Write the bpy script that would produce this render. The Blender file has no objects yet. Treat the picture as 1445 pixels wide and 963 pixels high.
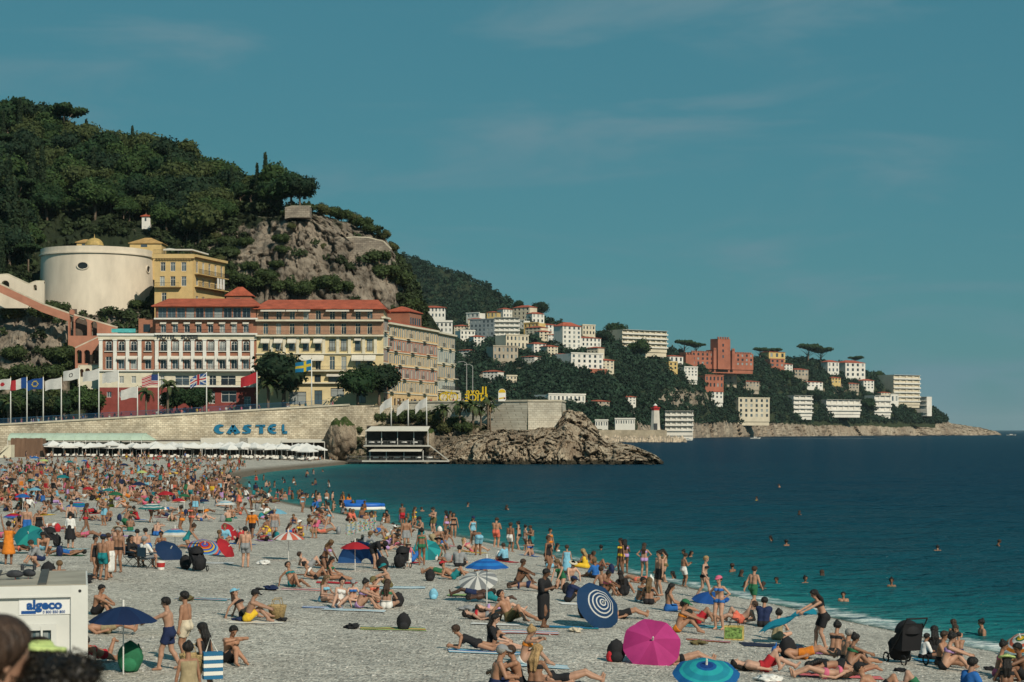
import bpy, math, random
import numpy as np
from mathutils import Vector, Matrix, Euler
R = math.radians
random.seed(7)
RNG = np.random.default_rng(11)
SC = bpy.context.scene
COL = SC.collection

# ---------------------------------------------------------------- camera
F, CZ, HV, CU = 2600.0, 7.4, 607.0, 722.5      # focal length in photo pixels, eye height, horizon row, centre column
cam = bpy.data.cameras.new('camera')
cam.sensor_width = 36.0
cam.lens = F / 1445.0 * 36.0
cam.shift_y = (HV - 481.5) / 1445.0
cam.clip_start, cam.clip_end = 0.5, 60000
cam.dof.use_dof = True
cam.dof.focus_distance = 170.0
cam.dof.aperture_fstop = 4.5
camo = bpy.data.objects.new('camera', cam)
camo.location = (0, 0, CZ)
camo.rotation_euler = (R(90), 0, 0)
COL.objects.link(camo)
SC.camera = camo

# ---------------------------------------------------------------- sun, sky, exposure
SUN_EL, SUN_V = R(37), Vector((0.52, -0.85, 0))          # sun to the right of and behind the camera
SUN_V.normalize()
sd = Vector((SUN_V.x * math.cos(SUN_EL), SUN_V.y * math.cos(SUN_EL), math.sin(SUN_EL)))
sun = bpy.data.lights.new('sun', 'SUN')
sun.energy, sun.angle, sun.color = 4.0, R(0.5), (1.0, 0.90, 0.74)
suno = bpy.data.objects.new('sun', sun)
suno.rotation_euler = sd.to_track_quat('Z', 'Y').to_euler()
suno.location = (0, 0, 200)
COL.objects.link(suno)
w = bpy.data.worlds.new('World')
SC.world = w
w.use_nodes = True
nt = w.node_tree
N, L = nt.nodes, nt.links
bg = N['Background']
sky = N.new('ShaderNodeTexSky')
sky.sky_type = 'NISHITA'
sky.sun_disc = False
sky.sun_elevation = SUN_EL
sky.sun_rotation = math.atan2(SUN_V.x, SUN_V.y)
sky.altitude = 0
sky.air_density, sky.dust_density, sky.ozone_density = 1.0, 0.6, 2.0
tint = N.new('ShaderNodeMix'); tint.data_type = 'RGBA'; tint.blend_type = 'MULTIPLY'
tint.inputs[0].default_value = 1.0
tint.inputs[7].default_value = (0.50, 0.86, 0.66, 1)
L.new(sky.outputs[0], tint.inputs[6])
tc = N.new('ShaderNodeTexCoord')
mp = N.new('ShaderNodeMapping'); mp.inputs['Scale'].default_value = (5.0, 5.0, 24.0)
mp.inputs['Location'].default_value = (3.1, 0.4, 1.9)
mp.inputs['Rotation'].default_value = (0.0, 0.06, 0.0)
L.new(tc.outputs['Generated'], mp.inputs[0])
nz = N.new('ShaderNodeTexNoise'); nz.inputs['Scale'].default_value = 1.15
nz.inputs['Detail'].default_value = 7; nz.inputs['Roughness'].default_value = 0.52
nz.inputs['Distortion'].default_value = 0.5
L.new(mp.outputs[0], nz.inputs['Vector'])
mr = N.new('ShaderNodeMapRange'); mr.interpolation_type = 'SMOOTHSTEP'
mr.inputs[1].default_value, mr.inputs[2].default_value = 0.47, 0.70
mr.inputs[3].default_value, mr.inputs[4].default_value = 0.0, 0.85
L.new(nz.outputs[0], mr.inputs[0])
cl = N.new('ShaderNodeMix'); cl.data_type = 'RGBA'
cl.inputs[7].default_value = (1.45, 2.80, 3.35, 1)
flat = N.new('ShaderNodeMix'); flat.data_type = 'RGBA'; flat.inputs[0].default_value = 0.80
flat.inputs[7].default_value = (0.46, 2.02, 2.80, 1)
L.new(tint.outputs[2], flat.inputs[6])
L.new(mr.outputs[0], cl.inputs[0]); L.new(flat.outputs[2], cl.inputs[6])
L.new(cl.outputs[2], bg.inputs[0])
bg.inputs[1].default_value = 0.092
SC.view_settings.view_transform = 'Standard'
SC.view_settings.look = 'None'
SC.view_settings.gamma = 1.0
SC.view_settings.use_curve_mapping = False
SC.view_settings.exposure = 0.0
SC.render.engine = 'CYCLES'
SC.cycles.use_denoising = True
SC.cycles.max_bounces = 5
SC.cycles.diffuse_bounces = 2
SC.cycles.glossy_bounces = 2
SC.cycles.transmission_bounces = 2
SC.cycles.transparent_max_bounces = 4
SC.cycles.caustics_reflective = SC.cycles.caustics_refractive = False

# ---------------------------------------------------------------- small helpers
def P(u, v, d):
    return Vector(((u - CU) * d / F, d, CZ - (v - HV) * d / F))
def XU(u, d): return (u - CU) * d / F
def ZV(v, d): return CZ - (v - HV) * d / F

def tag(o, label=None, cat=None, group=None, kind=None):
    if label: o['label'] = label
    if cat: o['category'] = cat
    if group: o['group'] = group
    if kind: o['kind'] = kind
    return o
def link(name, data, parent=None, loc=(0, 0, 0), rz=0.0, rot=None):
    o = bpy.data.objects.new(name, data)
    COL.objects.link(o)
    if parent: o.parent = parent
    o.location = loc
    o.rotation_euler = rot if rot is not None else (0, 0, rz)
    return o
def empty(name, loc, rz=0.0, label=None, cat=None, group=None):
    o = link(name, None, None, loc, rz)
    o.empty_display_size = 0.2
    return tag(o, label, cat, group)
def copy_tree(o, parent=None):
    c = o.copy(); COL.objects.link(c); c.parent = parent
    for ch in o.children: copy_tree(ch, c)
    return c

class MB:
    def __init__(s): s.v, s.f, s.m, s.c = [], [], [], []
    def add(s, vs, fs, m=0, c=None):
        o = len(s.v); s.v.extend([tuple(x) for x in vs])
        for f in fs: s.f.append(tuple(i + o for i in f)); s.m.append(m); s.c.append(c)
        return s
    def box(s, x0, x1, y0, y1, z0, z1, m=0, c=None):
        return s.add([(x0,y0,z0),(x1,y0,z0),(x1,y1,z0),(x0,y1,z0),(x0,y0,z1),(x1,y0,z1),(x1,y1,z1),(x0,y1,z1)],
            [(0,3,2,1),(4,5,6,7),(0,1,5,4),(1,2,6,5),(2,3,7,6),(3,0,4,7)], m, c)
    def poly(s, pts, m=0, c=None): return s.add(pts, [tuple(range(len(pts)))], m, c)
    def tube(s, pts, rad, n=6, m=0, caps=True, c=None):
        pts = [Vector(p) for p in pts]
        if not hasattr(rad, '__len__'): rad = [rad] * len(pts)
        vs = []
        for i, p in enumerate(pts):
            t = (pts[min(i + 1, len(pts) - 1)] - pts[max(i - 1, 0)]).normalized()
            a = t.orthogonal().normalized() if abs(t.z) < 0.99 else Vector((1, 0, 0))
            b = t.cross(a)
            for k in range(n):
                q = 2 * math.pi * k / n
                vs.append(p + (a * math.cos(q) + b * math.sin(q)) * rad[i])
        fs = [(i*n+k, i*n+(k+1)%n, (i+1)*n+(k+1)%n, (i+1)*n+k) for i in range(len(pts)-1) for k in range(n)]
        if caps: fs += [tuple(range(n))[::-1], tuple((len(pts)-1)*n + k for k in range(n))]
        return s.add(vs, fs, m, c)
    def lathe(s, prof, n=24, cx=0, cy=0, m=0, a0=0.0, a1=2*math.pi):
        full = abs(a1 - a0 - 2*math.pi) < 1e-6
        k = n if full else n + 1
        vs = [(cx + r*math.cos(a0+(a1-a0)*i/n), cy + r*math.sin(a0+(a1-a0)*i/n), z) for r, z in prof for i in range(k)]
        fs = [(j*k+i, j*k+(i+1)%k, (j+1)*k+(i+1)%k, (j+1)*k+i) for j in range(len(prof)-1) for i in range(n)]
        return s.add(vs, fs, m)
    def prism(s, poly, y0, y1, m=0):              # outline in x,z pushed along y
        n = len(poly)
        vs = [(x, y0, z) for x, z in poly] + [(x, y1, z) for x, z in poly]
        fs = [tuple(range(n)), tuple(range(2*n-1, n-1, -1))] + [(i, i+n, (i+1)%n+n, (i+1)%n) for i in range(n)]
        return s.add(vs, fs, m)
    def mesh(s, name, mats, smooth=False):
        me = bpy.data.meshes.new(name)
        me.from_pydata(s.v, [], s.f)
        for m in (mats if isinstance(mats, (list, tuple)) else [mats]): me.materials.append(m)
        if any(s.m): me.polygons.foreach_set('material_index', s.m)
        if smooth: me.polygons.foreach_set('use_smooth', [True] * len(s.f))
        if any(c is not None for c in s.c):
            at = me.color_attributes.new('col', 'FLOAT_COLOR', 'CORNER')
            buf = []
            for p, c in zip(s.f, s.c): buf.extend((list(c or (1, 1, 1))[:3] + [1.0]) * len(p))
            at.data.foreach_set('color', buf)
        me.update()
        return me
    def build(s, name, mats, parent=None, loc=(0, 0, 0), rz=0.0, smooth=False, rot=None):
        return link(name, s.mesh(name, mats, smooth), parent, loc, rz, rot)

def np_mesh(name, V, Fq, mat, smooth=True, col=None, attr=None):
    me = bpy.data.meshes.new(name)
    V = np.asarray(V, dtype=np.float32); Fq = np.asarray(Fq, dtype=np.int32)
    k = Fq.shape[1]
    me.vertices.add(len(V)); me.vertices.foreach_set('co', V.ravel())
    me.loops.add(Fq.size); me.loops.foreach_set('vertex_index', Fq.ravel())
    me.polygons.add(len(Fq)); me.polygons.foreach_set('loop_start', np.arange(0, Fq.size, k, dtype=np.int32))
    try: me.polygons.foreach_set('loop_total', np.full(len(Fq), k, dtype=np.int32))
    except Exception: pass
    me.update(calc_edges=True)
    if smooth: me.polygons.foreach_set('use_smooth', np.ones(len(Fq), dtype=bool))
    if col is not None:
        at = me.color_attributes.new('col', 'FLOAT_COLOR', 'POINT')
        at.data.foreach_set('color', np.c_[col, np.ones(len(col))].astype(np.float32).ravel())
    for kx, val in (attr or {}).items():
        at = me.attributes.new(kx, 'FLOAT', 'POINT')
        at.data.foreach_set('value', np.asarray(val, dtype=np.float32))
    if mat is not None: me.materials.append(mat)
    me.validate()
    return me
def grid_faces(nu, nv):
    i = np.arange(nu - 1)[:, None] * nv + np.arange(nv - 1)[None, :]
    return np.stack([i, i + nv, i + nv + 1, i + 1], -1).reshape(-1, 4)

def vnoise(p, seed=0):                            # smooth value noise, p (...,3)
    p = np.asarray(p, float); i = np.floor(p).astype(np.int64); f = p - i
    f = f * f * (3 - 2 * f); out = 0
    for dx in (0, 1):
        for dy in (0, 1):
            for dz in (0, 1):
                h = (i[..., 0]+dx)*374761393 + (i[..., 1]+dy)*668265263 + (i[..., 2]+dz)*2147483647 + seed*974711
                h = (h ^ (h >> 13)) * 1274126177; h = h ^ (h >> 16)
                val = (h & 0xffff) / 65535.0
                out = out + val * (f[..., 0] if dx else 1-f[..., 0]) * (f[..., 1] if dy else 1-f[..., 1]) * (f[..., 2] if dz else 1-f[..., 2])
    return out
def fbm(p, octv=4, seed=0, ridged=False):
    s, a, t = 0, 1.0, 0
    for o in range(octv):
        n = vnoise(np.asarray(p) * 2.03 ** o, seed + o)
        n = 1 - abs(2 * n - 1) if ridged else n
        s = s + a * n; t += a; a *= 0.5
    return s / t

# ---------------------------------------------------------------- materials
def new_mat(name):
    m = bpy.data.materials.new(name); m.use_nodes = True
    return m, m.node_tree.nodes, m.node_tree.links, m.node_tree.nodes['Principled BSDF']
def mixn(N, kind='MIX'):
    x = N.new('ShaderNodeMix'); x.data_type = 'RGBA'; x.blend_type = kind
    return x
MC = {}
def mat(name, col=(.5, .5, .5), rough=.8, var=.18, scale=1.5, bump=0.0, bscale=6.0, src='rgb', spec=.3, metal=0, streak=1.0, trans=0.0):
    """plain surface with uneven colour; src: rgb | object (object colour) | col (corner colours)"""
    if name in MC: return MC[name]
    m, N, L, b = new_mat(name)
    b.inputs['Roughness'].default_value = rough
    b.inputs['Specular IOR Level'].default_value = spec
    b.inputs['Metallic'].default_value = metal
    if src == 'object':
        s = N.new('ShaderNodeObjectInfo').outputs['Color']
        if trans == -1:
            a = N.new('ShaderNodeVertexColor'); a.layer_name = 'col'
            x = mixn(N, 'MULTIPLY'); x.inputs[0].default_value = 1
            L.new(s, x.inputs[6]); L.new(a.outputs[0], x.inputs[7]); s = x.outputs[2]
    elif src == 'col':
        a = N.new('ShaderNodeVertexColor'); a.layer_name = 'col'; s = a.outputs[0]
    else:
        g = N.new('ShaderNodeRGB'); g.outputs[0].default_value = (*col, 1); s = g.outputs[0]
    t = N.new('ShaderNodeTexCoord')
    mpn = N.new('ShaderNodeMapping'); mpn.inputs['Scale'].default_value = (1, 1, streak)
    L.new(t.outputs['Object'], mpn.inputs[0])
    if var:
        n = N.new('ShaderNodeTexNoise'); n.inputs['Scale'].default_value = scale; n.inputs['Detail'].default_value = 5
        n.inputs['Roughness'].default_value = .6
        L.new(mpn.outputs[0], n.inputs['Vector'])
        r = N.new('ShaderNodeMapRange')
        r.inputs[1].default_value, r.inputs[2].default_value = .3, .7
        r.inputs[3].default_value, r.inputs[4].default_value = 1 - var, 1 + var
        L.new(n.outputs[0], r.inputs[0])
        x = mixn(N, 'MULTIPLY'); x.inputs[0].default_value = 1
        L.new(s, x.inputs[6]); L.new(r.outputs[0], x.inputs[7]); s = x.outputs[2]
    L.new(s, b.inputs['Base Color'])
    if bump:
        n2 = N.new('ShaderNodeTexNoise'); n2.inputs['Scale'].default_value = bscale; n2.inputs['Detail'].default_value = 6
        L.new(mpn.outputs[0], n2.inputs['Vector'])
        bp = N.new('ShaderNodeBump'); bp.inputs['Strength'].default_value = bump; bp.inputs['Distance'].default_value = .3
        L.new(n2.outputs[0], bp.inputs['Height']); L.new(bp.outputs[0], b.inputs['Normal'])
    if trans > 0:                                  # light passing through thin leaves or cloth
        tr = N.new('ShaderNodeBsdfTranslucent'); L.new(s, tr.inputs[0])
        ms = N.new('ShaderNodeMixShader'); ms.inputs[0].default_value = trans
        out = N['Material Output']
        L.new(b.outputs[0], ms.inputs[1]); L.new(tr.outputs[0], ms.inputs[2]); L.new(ms.outputs[0], out.inputs[0])
    MC[name] = m
    return m

def stone_mat(name, c1, c2, mortar, bw=.9, bh=.42, stain=.45):
    if name in MC: return MC[name]
    m, N, L, b = new_mat(name)
    b.inputs['Roughness'].default_value = .9
    t = N.new('ShaderNodeTexCoord')
    sp = N.new('ShaderNodeSeparateXYZ'); L.new(t.outputs['Object'], sp.inputs[0])
    ad = N.new('ShaderNodeMath'); ad.operation = 'ADD'
    L.new(sp.outputs[0], ad.inputs[0]); L.new(sp.outputs[1], ad.inputs[1])
    cb = N.new('ShaderNodeCombineXYZ'); L.new(ad.outputs[0], cb.inputs[0]); L.new(sp.outputs[2], cb.inputs[1])
    br = N.new('ShaderNodeTexBrick')
    br.inputs['Scale'].default_value = 1
    br.inputs['Brick Width'].default_value = bw; br.inputs['Row Height'].default_value = bh
    br.inputs['Mortar Size'].default_value = .035; br.inputs['Bias'].default_value = 0
    br.inputs['Color1'].default_value = (*c1, 1); br.inputs['Color2'].default_value = (*c2, 1); br.inputs['Mortar'].default_value = (*mortar, 1)
    L.new(cb.outputs[0], br.inputs['Vector'])
    n = N.new('ShaderNodeTexNoise'); n.inputs['Scale'].default_value = .22; n.inputs['Detail'].default_value = 7; n.inputs['Roughness'].default_value = .65
    L.new(t.outputs['Object'], n.inputs['Vector'])
    r = N.new('ShaderNodeMapRange'); r.inputs[1].default_value, r.inputs[2].default_value = .35, .68
    r.inputs[3].default_value, r.inputs[4].default_value = 1 - stain, 1.12
    L.new(n.outputs[0], r.inputs[0])
    x = mixn(N, 'MULTIPLY'); x.inputs[0].default_value = 1
    L.new(br.outputs[0], x.inputs[6]); L.new(r.outputs[0], x.inputs[7]); L.new(x.outputs[2], b.inputs['Base Color'])
    bp = N.new('ShaderNodeBump'); bp.inputs['Strength'].default_value = .6; bp.inputs['Distance'].default_value = .06; bp.invert = True
    L.new(br.outputs['Fac'], bp.inputs['Height']); L.new(bp.outputs[0], b.inputs['Normal'])
    MC[name] = m
    return m

def rock_mat(name, c1, c2, c3, sc=.12, mask=True):
    """bare rock, with soil and scrub where the mesh attribute 'veg' says so"""
    m, N, L, b = new_mat(name)
    b.inputs['Roughness'].default_value = .95; b.inputs['Specular IOR Level'].default_value = .15
    t = N.new('ShaderNodeTexCoord')
    mpn = N.new('ShaderNodeMapping'); mpn.inputs['Scale'].default_value = (1, 1, .45)
    L.new(t.outputs['Object'], mpn.inputs[0])
    n = N.new('ShaderNodeTexNoise'); n.inputs['Scale'].default_value = sc; n.inputs['Detail'].default_value = 9; n.inputs['Roughness'].default_value = .68
    L.new(mpn.outputs[0], n.inputs['Vector'])
    cr = N.new('ShaderNodeValToRGB'); e = cr.color_ramp.elements
    e[0].position, e[0].color = .36, (*c2, 1); e[1].position, e[1].color = .66, (*c1, 1)
    L.new(n.outputs[0], cr.inputs[0])
    vo = N.new('ShaderNodeTexVoronoi'); vo.feature = 'DISTANCE_TO_EDGE'; vo.inputs['Scale'].default_value = sc * 3.2
    dn = N.new('ShaderNodeTexNoise'); dn.inputs['Scale'].default_value = sc * 5
    L.new(mpn.outputs[0], dn.inputs['Vector'])
    va = N.new('ShaderNodeVectorMath'); va.operation = 'MULTIPLY_ADD'
    va.inputs[1].default_value = (3.2,) * 3
    L.new(dn.outputs['Color'], va.inputs[0]); L.new(mpn.outputs[0], va.inputs[2]); L.new(va.outputs[0], vo.inputs['Vector'])
    r = N.new('ShaderNodeMapRange'); r.inputs[1].default_value, r.inputs[2].default_value = 0.0, .09
    r.inputs[3].default_value, r.inputs[4].default_value = .55, 1.0
    L.new(vo.outputs['Distance'], r.inputs[0])
    x = mixn(N, 'MULTIPLY'); x.inputs[0].default_value = 1
    L.new(cr.outputs[0], x.inputs[6]); L.new(r.outputs[0], x.inputs[7]); s = x.outputs[2]
    if mask:
        at = N.new('ShaderNodeAttribute'); at.attribute_name = 'veg'
        n3 = N.new('ShaderNodeTexNoise'); n3.inputs['Scale'].default_value = sc * 2.5; n3.inputs['Detail'].default_value = 6
        L.new(t.outputs['Object'], n3.inputs['Vector'])
        am = N.new('ShaderNodeMath'); am.operation = 'ADD'; L.new(at.outputs['Fac'], am.inputs[0]); L.new(n3.outputs[0], am.inputs[1])
        r2 = N.new('ShaderNodeMapRange'); r2.inputs[1].default_value, r2.inputs[2].default_value = .92, 1.08
        L.new(am.outputs[0], r2.inputs[0])
        x2 = mixn(N); L.new(r2.outputs[0], x2.inputs[0]); L.new(s, x2.inputs[6]); x2.inputs[7].default_value = (*c3, 1); s = x2.outputs[2]
    L.new(s, b.inputs['Base Color'])
    bp = N.new('ShaderNodeBump'); bp.inputs['Strength'].default_value = .9; bp.inputs['Distance'].default_value = 1.2
    n4 = N.new('ShaderNodeTexNoise'); n4.inputs['Scale'].default_value = sc * 4; n4.inputs['Detail'].default_value = 9; n4.inputs['Roughness'].default_value = .7
    L.new(mpn.outputs[0], n4.inputs['Vector'])
    L.new(n4.outputs[0], bp.inputs['Height']); L.new(bp.outputs[0], b.inputs['Normal'])
    return m
# ================================================================ SETTING
SHORE = np.array([(60,-60),(40,-10),(28,20),(21.5,40),(18.6,50),(16.6,60),(15.7,62.3),(14.2,67.3),(13.2,70.5),(11.3,77.6),(9.0,84),(6.4,93.9),
    (3.1,105),(-1.0,118.8),(-5.2,132.7),(-10.4,148),(-16.9,167),(-23.6,190),(-30,216),(-37.2,250),(-42,287),(-43,326),(-40,356),(-36,390),(-34,430)], float)
def shore_dist(X, Y):
    """signed distance to the waterline, positive on the beach"""
    X, Y = np.asarray(X, float), np.asarray(Y, float)
    best = np.full(X.shape, 1e9); sgn = np.ones(X.shape)
    for (ax, ay), (bx, by) in zip(SHORE[:-1], SHORE[1:]):
        dx, dy = bx - ax, by - ay
        t = np.clip(((X-ax)*dx + (Y-ay)*dy) / (dx*dx+dy*dy), 0, 1)
        d = np.hypot(X-ax-t*dx, Y-ay-t*dy)
        cr = dx*(Y-ay) - dy*(X-ax)
        up = d < best
        best = np.where(up, d, best); sgn = np.where(up, np.sign(cr), sgn)
    return best * sgn
def beach_z(X, Y):
    d = shore_dist(X, Y)
    n = vnoise(np.stack([np.asarray(X)*.12, np.asarray(Y)*.12, np.zeros(np.shape(X))], -1), 3) - .5
    n2 = vnoise(np.stack([np.asarray(X)*.6, np.asarray(Y)*.6, np.zeros(np.shape(X))], -1), 4) - .5
    dd = np.maximum(d, 0)
    return np.where(d > 0, 1.05*(1-np.exp(-dd/5.5)) + np.minimum(.026*dd, 1.5)*np.interp(Y, [180, 330], [1, .25]) + np.minimum(dd*.1, 1)*(n*.22 + n2*.05), .14*d)
_gx, _gy = np.arange(-170, 62, .5), np.arange(-20, 442, .5)
_BZ = np.concatenate([beach_z(*np.meshgrid(_gx, q_, indexing='xy')) for q_ in np.array_split(_gy, 8)], 0)
def bz(x, y):
    a, b_ = min(max((x+170)/.5, 0), len(_gx)-1.001), min(max((y+20)/.5, 0), len(_gy)-1.001); i, j = int(a), int(b_); a -= i; b_ -= j
    return float((_BZ[j, i]*(1-a) + _BZ[j, i+1]*a)*(1-b_) + (_BZ[j+1, i]*(1-a) + _BZ[j+1, i+1]*a)*b_)
def G(u, v):
    """point of the beach seen at photo pixel u, v"""
    d = (CZ - 1.5) * F / (v - HV)
    for _ in range(25):
        d = .5*d + .5*(CZ - bz(XU(u, d), d)) * F / max(v - HV, 1)
    return Vector((XU(u, d), d, bz(XU(u, d), d)))

# ---- beach sheet
ys = np.concatenate([np.linspace(-20, 36, 20), 36 * (440/36) ** np.linspace(0.005, 1, 330)])
xs = np.linspace(0, 1, 230)
YY = ys[:, None] + 0*xs[None]
xl = np.minimum(-14 - .36*ys, -30)[:, None]; xr = np.interp(ys, SHORE[:, 1], SHORE[:, 0])[:, None] + 7
XX = xl + (xr - xl) * xs[None]
ZZ = beach_z(XX, YY)
sdv = shore_dist(XX, YY)
wetw = np.interp(YY, [60, 120, 200, 260, 330], [1.6, 2.2, 5, 9, 6])
wet = np.clip(1 - sdv / wetw, 0, 1)
sandy = np.clip((sdv - 24) / 10, 0, 1) * np.clip((75 - YY) / 20, 0, 1)
def beach_material():
    m, N, L, b = new_mat('pebbles')
    b.inputs['Roughness'].default_value = .9; b.inputs['Specular IOR Level'].default_value = .2
    t = N.new('ShaderNodeTexCoord'); o = t.outputs['Object']
    v1 = N.new('ShaderNodeTexVoronoi'); v1.inputs['Scale'].default_value = 10.5
    v2 = N.new('ShaderNodeTexVoronoi'); v2.inputs['Scale'].default_value = 23
    L.new(o, v1.inputs['Vector']); L.new(o, v2.inputs['Vector'])
    s1 = N.new('ShaderNodeSeparateColor'); L.new(v1.outputs['Color'], s1.inputs[0])
    s2 = N.new('ShaderNodeSeparateColor'); L.new(v2.outputs['Color'], s2.inputs[0])
    a = N.new('ShaderNodeMath'); a.operation = 'ADD'; L.new(s1.outputs[0], a.inputs[0]); L.new(s2.outputs[1], a.inputs[1])
    cr = N.new('ShaderNodeValToRGB'); e = cr.color_ramp.elements
    e[0].position, e[0].color = .1, (.13, .124, .113, 1); e[1].position, e[1].color = .9, (.72, .675, .585, 1)
    x = cr.color_ramp.elements.new(.45); x.color = (.39, .365, .315, 1)
    h = N.new('ShaderNodeMath'); h.operation = 'MULTIPLY'; h.inputs[1].default_value = .5; L.new(a.outputs[0], h.inputs[0]); L.new(h.outputs[0], cr.inputs[0])
    n = N.new('ShaderNodeTexNoise'); n.inputs['Scale'].default_value = .35; n.inputs['Detail'].default_value = 8; n.inputs['Roughness'].default_value = .7
    L.new(o, n.inputs['Vector'])
    r = N.new('ShaderNodeMapRange'); r.inputs[1].default_value, r.inputs[2].default_value = .3, .7; r.inputs[3].default_value, r.inputs[4].default_value = .74, 1.18
    L.new(n.outputs[0], r.inputs[0])
    x1 = mixn(N, 'MULTIPLY'); x1.inputs[0].default_value = 1; L.new(cr.outputs[0], x1.inputs[6]); L.new(r.outputs[0], x1.inputs[7])
    at2 = N.new('ShaderNodeAttribute'); at2.attribute_name = 'sandy'
    ns = N.new('ShaderNodeTexNoise'); ns.inputs['Scale'].default_value = .8; ns.inputs['Detail'].default_value = 6; L.new(o, ns.inputs['Vector'])
    ms = N.new('ShaderNodeMath'); ms.operation = 'MULTIPLY'; L.new(at2.outputs['Fac'], ms.inputs[0])
    rs = N.new('ShaderNodeMapRange'); rs.inputs[1].default_value, rs.inputs[2].default_value = .38, .6; L.new(ns.outputs[0], rs.inputs[0]); L.new(rs.outputs[0], ms.inputs[1])
    ml = N.new('ShaderNodeMath'); ml.operation = 'MULTIPLY'; ml.inputs[1].default_value = .75; L.new(ms.outputs[0], ml.inputs[0])
    x3 = mixn(N); L.new(ml.outputs[0], x3.inputs[0]); L.new(x1.outputs[2], x3.inputs[6]); x3.inputs[7].default_value = (.46, .41, .31, 1)
    at = N.new('ShaderNodeAttribute'); at.attribute_name = 'wet'
    r2 = N.new('ShaderNodeMapRange'); r2.inputs[1].default_value, r2.inputs[2].default_value = .15, .7; L.new(at.outputs['Fac'], r2.inputs[0])
    x2 = mixn(N, 'MULTIPLY'); L.new(r2.outputs[0], x2.inputs[0]); L.new(x3.outputs[2], x2.inputs[6]); x2.inputs[7].default_value = (.36, .31, .26, 1)
    L.new(x2.outputs[2], b.inputs['Base Color'])
    bp = N.new('ShaderNodeBump'); bp.inputs['Strength'].default_value = .9; bp.inputs['Distance'].default_value = .05; bp.invert = True
    L.new(v1.outputs['Distance'], bp.inputs['Height'])
    b2 = N.new('ShaderNodeBump'); b2.inputs['Strength'].default_value = .5; b2.inputs['Distance'].default_value = .16
    nb = N.new('ShaderNodeTexNoise'); nb.inputs['Scale'].default_value = 2.2; nb.inputs['Detail'].default_value = 5; L.new(o, nb.inputs['Vector'])
    L.new(nb.outputs[0], b2.inputs['Height']); L.new(b2.outputs[0], bp.inputs['Normal']); L.new(bp.outputs[0], b.inputs['Normal'])
    return m
me = np_mesh('beach', np.stack([XX, YY, ZZ], -1).reshape(-1, 3), grid_faces(*XX.shape)[:, ::-1], beach_material(), True,
             attr={'wet': wet.ravel(), 'sandy': sandy.ravel()})
tag(link('beach', me), 'grey pebble beach curving round the bay below the sea wall', kind='structure')

# loose larger stones lying on the near pebbles
pm = MB()
for _ in range(5200):
    y = 40 + 60 * random.random() ** 1.6
    x = random.uniform(-.29, .29) * y
    z = bz(x, y)
    if z < .06: continue
    r = random.uniform(.02, .05); q = random.uniform(0, 6.3)
    vs = [(x + r*math.cos(q+k*1.571)*random.uniform(.7, 1.3), y + r*math.sin(q+k*1.571), z + r*.15) for k in range(4)] + [(x, y, z + r*.75), (x, y, z - r)]
    g = random.uniform(.14, .55)
    pm.add(vs, [(0,1,4),(1,2,4),(2,3,4),(3,0,4),(1,0,5),(2,1,5),(3,2,5),(0,3,5)], 0, (g, g*.97, g*.9))
tag(pm.build('loose_stones', mat('loose stone', src='col', rough=.9, var=0), smooth=True), 'larger loose stones scattered over the near pebbles', kind='stuff')

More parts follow.
